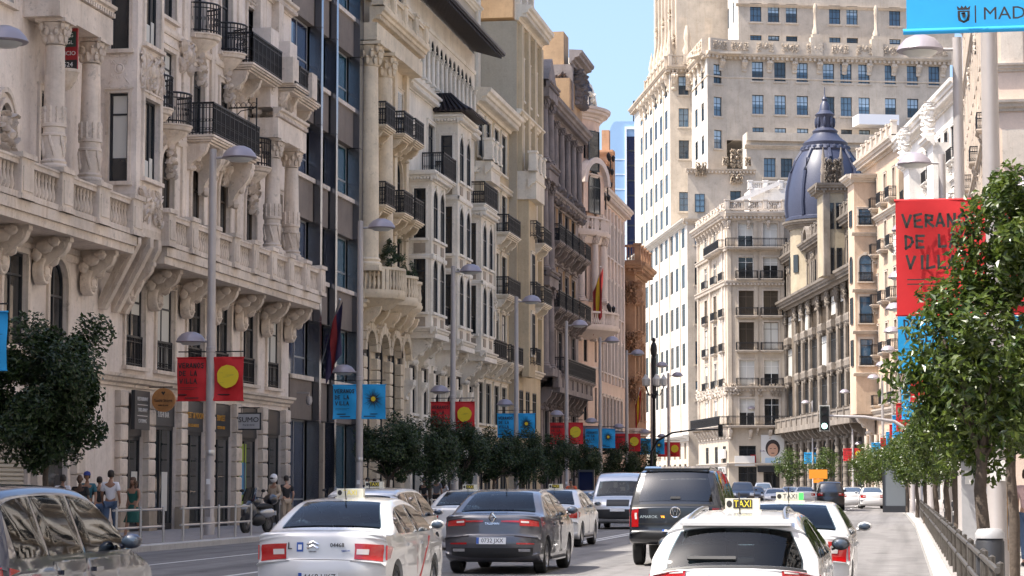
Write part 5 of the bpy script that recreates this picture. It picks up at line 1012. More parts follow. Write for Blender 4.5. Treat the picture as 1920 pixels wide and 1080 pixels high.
def build_R4():  # unseen house, added and kept white to bounce light onto the left fronts
    P=(6.6,-15); B=mkroot('unseen_bounce_house',P,'unseen white house with balconies beyond the right edge, added to bounce light'); f=Face(B,P,0,-1); c=[2.5+3.8*i for i in range(31)]; rows=[dict(z=.3,h=4.2,w=2.9)]+[dict(z=z,h=2.9,w=1.6,sur=1) for z in (6.8,11.4,16.4,21.4,26.4)]
    wall(f,0,119,0,32,bays(f,c,rows),'r_white',.2,core=10); dress(f,c,rows,'c_trim',depth=.19)
    for z in (5.6,10.6,15.6,20.6): cornice(f,0,119,z,'mid','c_trim')
    for s in c[::2]: balcony(f,s,11.3,2.8,.9,'c_trim',1.0,0,0); balcony(f,s,16.3,2.8,.9,'c_trim',1.0,0,0); cornice(f,0,119,31.6,'big','c_trim',0,1.2)
build_R4()
B=L1.root; f=Face(B,(-24.2,-10),0,1); c=[2.5+3.6*i for i in range(16)]; rows=[dict(z=.3,h=4.0,w=2.2)]+[dict(z=z,h=2.6,w=1.3,sur=1) for z in (6,10.5,15,19.5,24)]  # unseen plain wing, added for shade on the street and reflections in cars
wall(f,0,59.9,0,29.9,bays(f,c,rows),'s1wall',.3,core=14); dress(f,c,rows,'s1'); cornice(f,0,59.9,29.2,'big','s1')
# ================================================================ street furniture
mat('b_red',(.52,.012,.016),.65,var=.08,vs=3); mat('b_blue',(.015,.33,.68),.65,var=.06,vs=3); mat('b_yel',(.66,.50,.02),.65); mat('b_ink',(.02,.018,.018),.7); mat('b_white',(.75,.75,.75),.6)
GL={'V':[[(0,1),(.5,0),(1,1)]],'E':[[(1,1),(.1,.95),(.1,.05),(1,0)],[(.1,.52),(.8,.52)]],'R':[[(.1,0),(.1,1),(.9,.85),(.85,.6),(.1,.5),(1,0)]],'A':[[(0,0),(.5,1),(1,0)],[(.2,.35),(.8,.35)]],'N':[[(.05,0),(.1,1),(.9,0),(.95,1)]],
 'O':[[(.5,1),(.05,.7),(.05,.3),(.5,0),(.95,.3),(.95,.7),(.5,1)]],'S':[[(.95,.9),(.3,1),(.1,.7),(.9,.4),(.7,.02),(.05,.1)]],'D':[[(.1,0),(.1,1),(.8,.8),(.95,.4),(.6,.05),(.1,0)]],'L':[[(.1,1),(.1,.05),(.95,.08)]],'I':[[(.5,0),(.5,1)]]}
def brush(lines,w,h,gap,sw,seed=0):       # brush-painted capitals as flat strokes; lines [(text,x,z)]
    rnd=random.Random(seed); b=MB()
    for t,x,z in lines:
        for ch in t:
            if ch!=' ':
                for st in GL[ch]:
                    P=[(x+(p[0]+rnd.uniform(-.06,.06))*w,z+(p[1]+rnd.uniform(-.06,.06))*h) for p in st]
                    for (x0,z0),(x1,z1) in zip(P,P[1:]):
                        d=math.hypot(x1-x0,z1-z0) or 1; nx,nz=-(z1-z0)/d*sw/2,(x1-x0)/d*sw/2; ex,ez=(x1-x0)/d*sw*.3,(z1-z0)/d*sw*.3
                        b.quad((x0+nx*.8-ex,0,z0+nz*.8-ez),(x1+nx-0+ex,0,z1+nz+ez),(x1-nx+ex,0,z1-nz+ez),(x0-nx*.8-ex,0,z0-nz*.8-ez))
            x+=w+gap if ch!='I' else w*.7+gap
    return b
def banner_mesh(w,h,m,seed,amp=1):
    def mk():
        b=MB(); nx,nz=8,10; rnd=random.Random(seed); ph=rnd.uniform(0,6)
        V=[(-w/2+w*i/nx,amp*(.05*math.sin(3.1*i/nx*2+ph)*(1-j/nz)+.03*math.sin(5*j/nz+ph+i*.3)+.012*math.sin(7*i/nx+9*j/nz)),h*j/nz) for j in range(nz+1) for i in range(nx+1)]
        b.add(V,[(j*(nx+1)+i,j*(nx+1)+i+1,(j+1)*(nx+1)+i+1,(j+1)*(nx+1)+i) for j in range(nz) for i in range(nx)]); b.tube([(-w/2-.02,0,h),(w/2+.02,0,h)],.022,6); b.tube([(-w/2-.02,0,0),(w/2+.02,0,0)],.018,6)
        return b.mesh('street_banner',m,60)
    return cm(('ban',w,h,m,seed%3,amp),mk)
def banner(c,z0,w,h,col,art,label,seed=0):
    q=obj('street_banner',banner_mesh(w,h,'b_red' if col=='red' else 'b_blue',seed,.25 if art=='none' else 1),None,(c[0],c[1],z0)); tag(q,label,'banner','festival banners on the lamp posts')
    f=-.085
    if art=='text':
        me=cm(('bt',w,h),lambda:brush([('VERANOS',-.42*w,.76*h),('DE LA',-.40*w,.58*h),('VILLA',-.38*w,.40*h)],w*.088,h*.11,w*.036,w*.034,3).mesh('lettering','b_ink')); obj('lettering',me,q,(0,f,0))
        obj('small_print',cm(('sp',w,h),lambda:MB().box(-.38*w,.2*w,0,.003,.30*h,.31*h).box(-.38*w,.1*w,0,.003,.26*h,.27*h).box(-.2*w,.25*w,0,.003,.05*h,.075*h).mesh('small_print','b_ink')),q,(0,f,0))
    elif art=='disc':
        def mk():
            b=MB(); r=random.Random(5); P=[(w*.36*math.cos(2*PI*i/26)*(1+r.uniform(-.04,.04)),w*.37*math.sin(2*PI*i/26)*(1+r.uniform(-.04,.04))) for i in range(26)]; b.py(P,0,.004); return b.mesh('yellow_disc','b_yel')
        d=obj('yellow_disc',cm(('yd',w),mk),q,(0,f,h*.56)); 
        def mk2():
            b=MB(); r=random.Random(7)
            for i in range(9): a=r.uniform(0,6.28); rr=w*.3*r.random(); b.box(rr*math.cos(a)-.05,rr*math.cos(a)+.06,-.003,-.001,rr*math.sin(a)-.008,rr*math.sin(a)+.008)
            return b.mesh('brush_mark',mat('b_yel2',(.50,.40,.03),.65))
        tag(obj('brush_mark',cm(('bm',w),mk2),q,(0,f,h*.56)),kind='stuff')
    elif art=='sun':
        def mk():
            b=MB(); r=random.Random(9)
            for i in range(40):
                a=2*PI*i/40+r.uniform(-.06,.06); r0=w*.09; r1=w*r.uniform(.25,.46); t=w*.012; ca,sa=math.cos(a),math.sin(a)
                b.quad((r0*ca-t*sa,0,r0*sa+t*ca),(r1*ca-.3*t*sa,0,r1*sa+.3*t*ca),(r1*ca+.3*t*sa,0,r1*sa-.3*t*ca),(r0*ca+t*sa,0,r0*sa-t*ca))
            return b.mesh('sun_rays','b_ink')
        tag(obj('sun_rays',cm(('sr',w),mk),q,(0,f,h*.58)),kind='stuff'); obj('sun_disc',cm(('sdk',w),lambda:MB().py([(w*.1*math.cos(2*PI*i/12),w*.1*math.sin(2*PI*i/12)) for i in range(12)],0,.004).mesh('sun_disc','b_yel')),q,(0,f-.006,h*.58)); obj('small_print',cm(('sp2',w,h),lambda:MB().box(-.4*w,.1*w,0,.003,.06*h,.085*h).mesh('small_print','b_ink')),q,(0,f,0))
    return q
mat('post_dark0',(.26,.24,.235),.5,.2)
def lamp_proto():
    r=empty('street_lamp',(0,0,0),'x','street lamp'); H=11.5
    obj('pole',MB().lathe([(.165,0),(.165,.5),(.142,.55),(.138,3),(.134,5.4),(.15,5.42),(.15,5.55),(.13,5.57),(.105,H),(0,H+.02)],14).mesh('pole','lamp_grey',35),r)
    hd=MB().lathe([(0,.33),(.16,.32),(.34,.24),(.47,.1),(.53,-.02),(.5,-.05),(0,-.03)],18).mesh('lamp_head','lamp_head',50); ln=MB().lathe([(.4,-.055),(.3,-.13),(0,-.16)],14).mesh('lens','lens',50)
    for x,z,s in ((.82,H-.25,1.0),(-.62,5.75,.85)):
        a=obj('arm',MB().tube([(0,0,z-.02),(x*.95,0,z)],.04,8).mesh('arm','lamp_grey',50),r); h=obj('lamp_head',hd,r,(x,0,z)); h.scale=(s,s,s); obj('lens',ln,h)
    obj('access_door',MB().box(-.07,.07,-.165,-.12,.55,1.05).mesh('access_door','post_dark0'),r); obj('band',MB().lathe([(.146,2.35),(.15,2.36),(.15,2.5),(.146,2.51)],14).mesh('band','steel',40),r); obj('worn_sticker',MB().box(-.06,.06,-.147,-.138,1.5,1.66).mesh('worn_sticker','white'),r)
    
    for z in (4.15,5.43): obj('banner_arm',MB().tube([(-1.0,0,z),(1.0,0,z)],.02,6).mesh('banner_arm','iron'),r)
    return r
LP=lamp_proto(); used=[False]
def lamp(X,Y,left,label):
    if not used[0]: r=LP; used[0]=True
    else: r=copy_tree(LP)
    r.location=(X,Y,.15); r.rotation_euler.z=0 if left else PI; r['label']=label; r['group']='lamp posts along the street'; return r
ordn=['first','second','third','fourth','fifth','sixth','seventh','eighth','ninth','tenth','eleventh']
LY=[48.6,67.3,86.8,105.6,123.6,142.7,159.1,174.9,193,211]
for i,y in enumerate(LY):
    X=-20.2 if y<200 else -20.6; w=['at the left edge','before the sushi sign','beside the cream arched block'][i] if i<3 else f'{ordn[i]} from the left edge'
    lamp(X,y,1,'grey lamp post on the left pavement, '+w); col='red' if i%2 else 'blue'; nm='on left pavement lamp post '+w
    banner((X-.56,y-.05),4.12,.92,1.28,col,'text',f'{col} banner with brush lettering {nm}',i); banner((X+.56,y-.05),4.12,.92,1.28,col,'disc' if col=='red' else 'sun',f'{col} banner with {"yellow disc" if col=="red" else "spiky sun"} {nm}',i+1)
RY=[(1.37,35),(1.37,53),(1.35,72),(1.1,91),(.85,112),(.6,132),(.35,152),(0,173),(-.6,195),(-1.6,218),(-5,252),(-10.4,284),(-18.2,305)]
for i,(X,y) in enumerate(RY):
    w=['nearest the viewer','second from the front','third from the front'][i] if i<3 else f'{(ordn+["twelfth","thirteenth"])[i]} from the front'
    lamp(X,y,0,'grey lamp post on the right pavement, '+w); col='blue' if i%2 else 'red'; nm='on right pavement lamp post '+w
    W_,H_=(1.3,1.7) if i<2 else (.95,1.3); xo=W_/2+.1
    banner((X-xo,y-.05),4.13,W_,H_,col,'text',f'{col} banner with brush lettering {nm}',i); banner((X+xo,y-.05),4.13,W_,H_,col,'disc' if col=='red' else 'sun',f'{col} banner with {"yellow disc" if col=="red" else "spiky sun"} {nm}',i+1)
# big blue city banner at the upper right, on a lamp post beyond the right edge
p0=ony(1700,63,13.5); p1=ony(2150,63,13.5)
lamp(1.42,13.5,0,'lamp post beyond the right edge that carries the big blue city banner')
q=banner(((p0.x+p1.x)/2,13.45),p0.z,p1.x-p0.x,1.7,'blue','none','big bright blue city banner with crest in the upper right corner',1)
t=tx('MADRID',.104,'b_ink',q,(ony(1842,27,13.4).x-q.location.x,-.055,ony(1842,27,13.4).z-p0.z),ext=.001,align='LEFT',sx=1.06)
cr=ony(1807,27,13.4); b=MB(); b.py([(-.034,-.01),(-.03,-.035),(0,-.05),(.03,-.035),(.034,-.01),(.034,.022),(-.034,.022)],0,.003); b.py([(-.034,.026),(.034,.026),(.038,.05),(.02,.036),(.012,.052),(0,.038),(-.012,.052),(-.02,.036),(-.038,.05)],0,.003); obj('crest',b.mesh('crest','b_ink'),q,(cr.x-q.location.x,-.05,cr.z-p0.z)); b=MB().py([(-.02,-.008),(-.014,-.03),(0,-.038),(.014,-.03),(.02,-.008),(.02,.012),(-.02,.012)],0,.002); obj('crest_field',b.mesh('crest_field','b_blue'),q,(cr.x-q.location.x,-.056,cr.z-p0.z)); b=MB().box(-.008,.008,0,.002,-.02,.01).box(-.015,.005,0,.002,.0,.008); obj('crest_figure',b.mesh('crest_figure','b_ink'),q,(cr.x-q.location.x,-.06,cr.z-p0.z))
obj('divider',MB().box(-.004,.004,0,.003,-.05,.05).mesh('divider','b_ink'),q,(ony(1829,27,13.4).x-q.location.x,-.05,cr.z-p0.z))
# ---------------------------------------------------------------- pedestrian railings
def railing(X,y0,y1,label,zt=.98,m='steel'):
    L=y1-y0; r=empty('guard_rail',(X,y0,.15),label,'railing',group='pedestrian railings'); n=max(2,round(L/(1.5 if X<0 else 2.4))+1)
    for i in range(n): obj('post',cm(('gp',zt,m),lambda:MB().lathe([(.035,0),(.035,zt),(0,zt+.02)],8).mesh('post',m,40)),r,(0,L*i/(n-1),0))
    for z in (zt-.06,.42): obj('bar',cm(('gb',round(L,2),z,m),lambda:MB().tube([(0,-.15,0),(0,L+.15,0)],.03,8).mesh('bar',m,40)),r,(-.03,0,z))
ya,yb=onx(222,965,-18.8).y,onx(310,965,-18.8).y; railing(-18.85,ya,yb,'steel pedestrian railing nearest the woman in the green dress',.92)
ya,yb=onx(347,965,-18.8).y,onx(474,955,-18.8).y; railing(-18.85,ya,yb,'long steel pedestrian railing in front of the parked motorbike',.92)
railing(-18.85,ya-19,ya-12,'steel pedestrian railing behind the dark car',.92); railing(-18.85,94,97.5,'short steel railing left of the grey saloon',.92)
mat('rail_old',(.11,.10,.09),.45,.5,var=.3,vs=7)
for i,(a,b_) in enumerate(((22,26),(26.6,31),(31.6,37),(38,44),(45,52),(53,62),(63,74),(76,92),(94,116))): railing(.88,a,b_,f'worn grey railing along the right kerb, {ordn[i]} panel from the front',.78,'rail_old')
# ---------------------------------------------------------------- trees
def leafmat(n,c1,c2,rough=.32,tr=.22):
    m,t,b=newmat(n); g=t.nodes.new('ShaderNodeNewGeometry'); x=t.nodes.new('ShaderNodeTexNoise'); x.inputs['Scale'].default_value=7; x.inputs['Detail'].default_value=3; t.links.new(g.outputs['Position'],x.inputs['Vector'])
    cr=t.nodes.new('ShaderNodeValToRGB'); cr.color_ramp.elements[0].position=.35; cr.color_ramp.elements[1].position=.68; cr.color_ramp.elements[0].color=(*c1,1); cr.color_ramp.elements[1].color=(*c2,1); t.links.new(x.outputs['Fac'],cr.inputs[0]); t.links.new(cr.outputs[0],b.inputs['Base Color'])
    b.inputs['Roughness'].default_value=rough; b.inputs['Specular IOR Level'].default_value=.5
    tl=t.nodes.new('ShaderNodeBsdfTranslucent'); mx=t.nodes.new('ShaderNodeMixShader'); mx.inputs[0].default_value=tr; hs=t.nodes.new('ShaderNodeHueSaturation'); hs.inputs['Value'].default_value=1.7; t.links.new(cr.outputs[0],hs.inputs['Color']); t.links.new(hs.outputs[0],tl.inputs[0]); t.links.new(b.outputs[0],mx.inputs[1]); t.links.new(tl.outputs[0],mx.inputs[2]); t.links.new(mx.outputs[0],t.nodes['Material Output'].inputs[0])
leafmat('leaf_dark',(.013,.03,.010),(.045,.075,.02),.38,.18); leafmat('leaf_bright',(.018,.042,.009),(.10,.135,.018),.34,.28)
mat('bark',(.09,.07,.055),.9,var=.3,vs=12,bump=.6,bs=30)
def crown_mesh(rx,rz,N,ls,m,seed,nc=46,shape=0):
    rnd=random.Random(seed); b=MB(); V=[]; F=[]; cl=[]
    for i in range(nc):
        while True:
            p=Vector((rnd.uniform(-1,1),rnd.uniform(-1,1),rnd.uniform(-1,1)))
            if .25<p.length<1: break
        p*=(.9+.2*rnd.random())*(.96 if p.length>.6 else 1.2); cl.append((Vector((p.x*rx,p.y*rx,p.z*rz)),rnd.uniform(.16,.34)*rx*1.2))
    for i in range(N):
        c,r=rnd.choice(cl); d=Vector((rnd.gauss(0,1),rnd.gauss(0,1),rnd.gauss(0,1))).normalized()*r*rnd.random()**.4; p=c+d
        nrm=(p.normalized()*.7+Vector((rnd.gauss(0,.6),rnd.gauss(0,.6),rnd.gauss(0,.6)+.55))).normalized(); u=nrm.orthogonal().normalized(); u=Matrix.Rotation(rnd.uniform(0,6.28),3,nrm)@u; v=nrm.cross(u); l=ls*rnd.uniform(.7,1.3); w=l*.24; k=len(V)
        V+=[p-u*l*.5,p-u*l*.05+v*w+nrm*w*.3,p+u*l*.5-nrm*l*.1,p-u*l*.05-v*w+nrm*w*.3]; F+=[(k,k+1,k+2),(k,k+2,k+3)]
    b.v=[tuple(p) for p in V]; b.f=F; return b.mesh('crown',m)
def trunk_mesh(h,r,rx,seed,top):
    rnd=random.Random(seed); b=MB(); b.tube([(0,0,0),(.03,.02,h*.4),(-.02,.03,h*.75),(.02,0,h)],[r*1.2,r,r*.9,r*.8],8)
    for i in range(9):
        a=rnd.uniform(0,6.28); q=rx*rnd.uniform(.45,.85); z=rnd.uniform(.15,.8)*top; b.tube([(0,0,h-.1),(q*.4*math.cos(a),q*.4*math.sin(a),h+z*.55),(q*math.cos(a),q*math.sin(a),h+z)],[r*.55,r*.35,r*.12],6)
    return b.mesh('trunk','bark',60)
def tree(X,Y,rx,rz,zc,N,ls,m,seed,label,group,hz=.15,var=None):
    r=empty('street_tree',(X,Y,hz),label,'tree',group=group); off=.22 if seed==11 else 0; key=('cr',rx,rz,N,ls,m,seed); zb=zc-rz*.75-hz
    obj('crown',cm(key,lambda:crown_mesh(rx,rz,N,ls,m,seed)),r,(off,0,zc-hz),rz=(X*7+Y*3)%6.28 if var is None else var); obj('trunk',cm(('tk',rx,rz,zc,seed),lambda:trunk_mesh(max(zb,.6),.085 if rx<2 else .12,rx,seed,rz)),r)
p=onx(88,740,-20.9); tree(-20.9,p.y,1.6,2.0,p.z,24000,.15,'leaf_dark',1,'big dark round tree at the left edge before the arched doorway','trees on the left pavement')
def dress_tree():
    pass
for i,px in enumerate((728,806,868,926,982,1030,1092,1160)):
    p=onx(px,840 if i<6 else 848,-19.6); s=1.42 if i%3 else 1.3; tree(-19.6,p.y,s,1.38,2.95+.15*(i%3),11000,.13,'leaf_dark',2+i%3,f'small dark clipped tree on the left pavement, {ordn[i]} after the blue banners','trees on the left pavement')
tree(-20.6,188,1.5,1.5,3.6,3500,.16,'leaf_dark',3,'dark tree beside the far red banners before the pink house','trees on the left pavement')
r=empty('street_tree',(.99,30,.15),'large sunlit leafy tree at the right edge covering the red banner','tree',group='trees on the right pavement')
obj('crown',crown_mesh(1.05,1.3,9500,.12,'leaf_bright',11,60),r,(.06,0,3.05)); obj('crown',crown_mesh(.85,.95,5200,.12,'leaf_bright',12,34),r,(.62,.1,4.7)); obj('trunk',trunk_mesh(1.9,.085,.95,11,2.4),r)
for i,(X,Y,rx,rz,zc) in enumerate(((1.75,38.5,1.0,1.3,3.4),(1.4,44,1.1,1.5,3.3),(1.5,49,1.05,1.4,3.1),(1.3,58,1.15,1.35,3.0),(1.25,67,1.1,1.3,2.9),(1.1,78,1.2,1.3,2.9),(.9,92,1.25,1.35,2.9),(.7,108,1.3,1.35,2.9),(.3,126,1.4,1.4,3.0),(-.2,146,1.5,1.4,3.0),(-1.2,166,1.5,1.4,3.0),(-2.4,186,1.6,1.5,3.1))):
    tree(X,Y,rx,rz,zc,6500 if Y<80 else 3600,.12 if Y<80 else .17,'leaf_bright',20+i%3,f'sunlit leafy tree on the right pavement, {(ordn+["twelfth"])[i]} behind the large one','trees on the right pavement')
for i,px in enumerate((1480,1545,1625)):
    Y=262-i*16; p=ony(px,880,Y); tree(p.x,Y,1.7,1.8,3.6,3000,.22,'leaf_bright',25+i,f'small far tree before the domed block, {ordn[i]} from the left','trees on the right pavement')
# shrubs in the stone balconies of the cream block
for (s,o,z,rx,rz,lab) in ((106.0,1.0,12.0,.62,.95,'tall green shrub growing on the curved stone balcony'),(110.0,.9,11.6,.45,.45,'low green shrub on the second curved stone balcony')):
    r=empty('balcony_shrub',(-24.2+o,s,10.35),lab,'shrub'); obj('foliage',crown_mesh(rx,rz,1500,.11,'leaf_dark',int(s),24),r,(0,0,z-10.35+.2)); obj('pot',MB().lathe([(.0,0),(.22,0),(.28,.4),(.3,.45),(.0,.45)],10).mesh('pot','s6or',40),r); obj('stem',MB().tube([(0,0,.4),(0,0,z-10.35)],.03,5).mesh('stem','bark'),r)
# ---------------------------------------------------------------- signs on the palace
mat('sign_red',(.32,.02,.025),.5); mat('sign_wood',(.42,.19,.06),.6,var=.2,vs=8); mat('sign_grey',(.42,.42,.43),.5); mat('sign_black',(.02,.022,.025),.45)
def board(name,px,py,X,w,h,m,label,cat='sign',t=.07):
    p=onx(px,py,X); q=obj(name,MB().box(-w/2,w/2,-t/2,t/2,-h/2,h/2).mesh(name,m),None,p); return tag(q,label,cat)
q=board('building_sign',122,92,-23.62,.78,1.2,'sign_red','red black and white building sign hung between the palace columns'); obj('white_field',MB().box(-.34,-.04,-.01,0,.05,.5).mesh('white_field','white'),q,(0,-.04,0)); obj('green_field',MB().box(-.02,.34,-.01,0,.05,.5).mesh('green_field',mat('sg',(.03,.06,.05),.5)),q,(0,-.04,0)); obj('phone_field',MB().box(-.38,.38,-.01,0,-.6,-.33).mesh('phone_field','sign_black'),q,(0,-.04,0))
tx('B',.3,'b_ink',q,(-.19,-.056,.37)); tx('g',.3,'b_ink',q,(-.19,-.056,.18)); tx('BG',.16,'b_white',q,(.16,-.056,.38)); tx('GL',.16,'b_white',q,(.16,-.056,.18)); tx('EDIFICIO',.17,'b_white',q,(.0,-.045,-.14)); tx('91 524',.19,'b_white',q,(.0,-.056,-.47))
bk=MB().lathe([(.0,-.62),(.2,-.55),(.34,-.35),(.42,-.12),(.46,-.08),(.46,0),(0,0)],14,a0=PI,a1=2*PI).mesh('corbel','s1',40); obj('corbel',bk,q,(0,0,-.62))
p=onx(307,750,-23.62); b=MB(); b.lathe([(0,-.05),(.39,-.05),(.39,.05),(0,.05)],28); b.v=[(x,z,y) for x,y,z in b.v]; q=tag(obj('round_sign',b.mesh('round_sign','sign_wood',40),None,p),'round wooden sushi store sign hanging from the palace','sign'); tx('Sushi Store',.135,'b_ink',q,(0,-.056,-.02)); tx('make it easy',.07,'b_ink',q,(0,-.056,-.17)); obj('leaf_mark',MB().py([(-.07,.03),(0,-.07),(.07,.03),(.04,.06),(0,.03),(-.04,.06)],0,.004).mesh('leaf_mark','b_ink'),q,(0,-.055,.22)); obj('bracket',MB().tube([(-.6,0,.42),(.3,0,.42)],.02,5).tube([(0,0,.42),(0,0,.36)],.015,5).mesh('bracket','iron'),q)
q=board('hanging_sign',467,790,-23.6,.92,.64,'sign_black','square grey sushi restaurant sign on the palace wall'); obj('sign_face',MB().box(-.41,.41,-.01,0,-.27,.27).mesh('sign_face','sign_grey'),q,(0,-.04,0)); tx('SUMO',.27,'b_ink',q,(0,-.06,.05),sx=1.05); tx('F U S I O N',.09,'b_ink',q,(0,-.06,-.14)); obj('bracket',MB().tube([(-.5,0,.5),(.4,0,.5)],.02,5).tube([(-.3,0,.5),(-.3,0,.3)],.015,5).tube([(.3,0,.5),(.3,0,.3)],.015,5).mesh('bracket','iron'),q)
r=tag(obj('menu_board',MB().box(-.75,.75,-.06,.06,-.62,.62).mesh('menu_board','sign_black'),None,L1.w(71.9-50,.32,4.0),L1.rz),'dark restaurant board over the first palace shop bay','sign')
for t,z in (('RESTAURANT',.35),('TAKE AWAY',0),('CATERING',-.35)): tx(t,.17,'off_white',r,(0,.068,z),rot=OUT)
for z in (.17,-.18): obj('rule',MB().box(-.5,.5,.062,.067,z-.01,z+.01).mesh('rule','off_white'),r)
# ---------------------------------------------------------------- flags
mat('f_red',(.33,.03,.03),.7); mat('f_yel',(.62,.40,.02),.7); mat('f_dark',(.04,.03,.08),.7)
def flag(base,tip,h,cols,label,w=.7):
    base,tip=Vector(base),Vector(tip); r=empty('flag',base,label,'flag'); d=tip-base; obj('flagpole',MB().tube([(0,0,0),d],.035,6).ell(d,(.06,.06,.06),6,4).mesh('flagpole','steel',50),r)
    n=len(cols)
    for k,m in enumerate(cols):     # hanging folds, one mesh per stripe
        b=MB(); V=[]; nz=8; nx=3
        for j in range(nz+1):
            for i in range(nx+1):
                t=(k+i/nx)/n; x=-w*.35+w*.7*t*(1-.35*j/nz)+.05*math.sin(6*t+j); y=.10*math.sin(9*t+.6*j)+.02*j
                V.append(d*(.98-.5*(1-t))+Vector((x*.4,y,-h*j/nz*(0.9+.1*t))))
        b.add(V,[(j*(nx+1)+i,j*(nx+1)+i+1,(j+1)*(nx+1)+i+1,(j+1)*(nx+1)+i) for j in range(nz) for i in range(nx)]); obj('stripe',b.mesh('stripe',m,70),r)
flag(ony(597,700,97.5),ony(637,562,96.5),2.2,['f_dark','f_red','f_dark'],'dark red and blue flag on a slanting pole of the glass office block',1.0)
flag(ony(1108,592,181.5),ony(1126,500,180.5),3.8,['f_red','f_yel','f_red'],'large red and yellow flag hanging over the pink corner house balcony',1.6)
flag(ony(1190,790,207),ony(1199,728,206),2.6,['f_red','f_yel','f_red'],'small red and yellow flag before the white skyscraper',1.2)
flag(ony(1636,770,240),ony(1650,712,239),2.8,['f_red','f_yel','f_red'],'red and yellow flag on the peach bay house',1.3)
# ---------------------------------------------------------------- traffic lights
mat('tl_box',(.012,.016,.014),.4); mat('tl_green',(.55,.95,.85),.4,emit=2.2); mat('tl_off',(.03,.02,.02),.3); mat('tl_rim',(.5,.5,.48),.5)
def traffic_light(mast,X,z,Y,s,label,lit,back=False):
    r=empty('traffic_light',(mast[0],mast[1],.15),label,'traffic light'); dx=X-mast[0]; k=z-.15
    P=[(0,0,0),(0,0,k-1.6),(dx*.08,0,k-.8),(dx*.3,0,k-.2),(dx*.6,0,k),(dx*.97,0,k+.05)]; obj('mast',MB().tube(P,[.11,.1,.085,.07,.06,.05],8).mesh('mast','iron' if back else 'lamp_grey',50),r)
    h=obj('housing',MB().box(-.2*s,.2*s,-.14,.14,-.55*s,.55*s).mesh('housing','tl_box'),r,(dx,0,k-.05))
    if not back: obj('rim',MB().box(-.24*s,.24*s,.1,.13,-.6*s,.6*s).mesh('rim','tl_rim'),h)
    for i,zz in enumerate((.36,0,-.36)):
        b=MB(); b.lathe([(0,0),(.13*s,0)],14); b.v=[(x,-.145,y) for x,y,z_ in b.v]; obj('signal_lens',b.mesh('signal_lens','tl_green' if (lit and i==2) else 'tl_off'),h,(0,0,zz*s)); v=MB(); v.lathe([(.14*s,0),(.14*s,.2)],12,a0=0,a1=PI); v.v=[(x,-.14-z_,y) for x,y,z_ in v.v]; obj('visor',v.mesh('visor','tl_box'),h,(0,0,zz*s))
p=ony(1546,782,100); traffic_light((1.0,100),p.x,p.z,100,.92,'traffic light with green lamp on a curved arm at the right',True)
p=ony(1351,806,175); m_=ony(1222,850,175); traffic_light((m_.x,175),p.x,p.z,175,.85,'dark traffic light seen from behind on a curved arm at the left bend',False,True)
# cast iron candelabra lamp
p=ony(1226,700,190); r=empty('candelabra_lamp',(p.x,190,.15),'tall dark cast iron candelabra lamp with lantern cluster before the white skyscraper','street lamp'); obj('shaft',MB().lathe([(.45,0),(.45,.8),(.3,1),(.22,2.4),(.3,2.6),(.16,3),(.12,8.4),(.24,8.6),(.12,8.9),(.2,11.6),(.06,12.2)],12).mesh('shaft','iron',40),r)
for i in range(5):
    a=2*PI*i/5; c=(.8*math.cos(a),.8*math.sin(a),9.4); obj('arm',MB().tube([(0,0,8.8),(.5*math.cos(a),.5*math.sin(a),8.7),c],.05,6).mesh('arm','iron'),r); obj('lantern',MB().lathe([(.05,0),(.26,.1),(.3,.6),(.14,.8),(.05,1)],8).mesh('lantern','lens',40),r,c)
obj('figure',MB().ell((0,0,12.4),(.28,.28,.7),8,6).ell((0,0,13.2),(.17,.17,.2),8,6).mesh('figure','iron',50),r)
# ---------------------------------------------------------------- posts, bins, adverts on the pavements
mat('post_grey',(.42,.42,.43),.5,.2,var=.1,vs=5); mat('post_black',(.03,.032,.038),.45); mat('wood_pole',(.30,.19,.09),.8,var=.3,vs=9); mat('poster_w',(.70,.69,.66),.6)
p=onz(1838,1120,.15); r=empty('litter_bin',(1.03,28.6,.15),'dark round-topped litter bin behind the right railing','bin'); obj('body',MB().lathe([(.15,0),(.17,.1),(.17,.82),(.15,.86)],16).mesh('body','post_black',40),r); obj('top',MB().lathe([(.175,.86),(.175,.92),(.14,.97),(0,.98)],16).mesh('top','post_grey',40),r)
r=empty('meter_post',(1.22,44,.15),'grey round-topped post with sticker beside the right trunk','post'); obj('body',MB().box(-.13,.13,-.1,.1,0,1.9).lathe([(.13,1.9),(.11,2.05),(0,2.1)],12).mesh('body','post_grey',40),r); obj('sticker',MB().box(-.07,.07,-.112,-.108,1.5,1.75).mesh('sticker','poster_w'),r)
for i,(x,y) in enumerate(((1.35,62),(1.28,70),(1.2,84),(1.9,52),(2.0,66))): r=empty('bollard',(x,y,.15),f'dark slim bollard on the right pavement, {ordn[i]} of the group behind the railing','bollard',group='bollards'); obj('shaft',MB().lathe([(.09,0),(.07,.1),(.06,.9),(.09,.95),(.08,1.05),(0,1.1)],10).mesh('shaft','post_black',40),r); obj('ring',MB().lathe([(.075,.7),(.085,.72),(.085,.78),(.075,.8)],10).mesh('ring','steel',40),r)
for i,(x,y) in enumerate(((2.0,47),(2.3,50),(1.9,58),(2.5,62),(2.2,74))): o_=tag(obj('scaffold_pole',MB().tube([(0,0,0),(.02,.02,3.1)],.045,7).mesh('scaffold_pole','wood_pole',50),None,(x,y,.15)),f'upright brown wooden pole under the right trees, {ordn[i]} from the front','pole','wooden poles')
r=empty('street_notice',(2.05,34,.15),'white notice panel on a post at the right edge','sign'); obj('post',MB().lathe([(.04,0),(.04,2.4)],8).mesh('post','post_grey'),r); obj('panel',MB().box(-.28,.28,-.06,-.03,1.75,2.45).mesh('panel','poster_w'),r)
for t,dz in (('WBK',3.05),): tx(t,.1,'b_ink',None,(1.37,34.86,dz)).parent=None
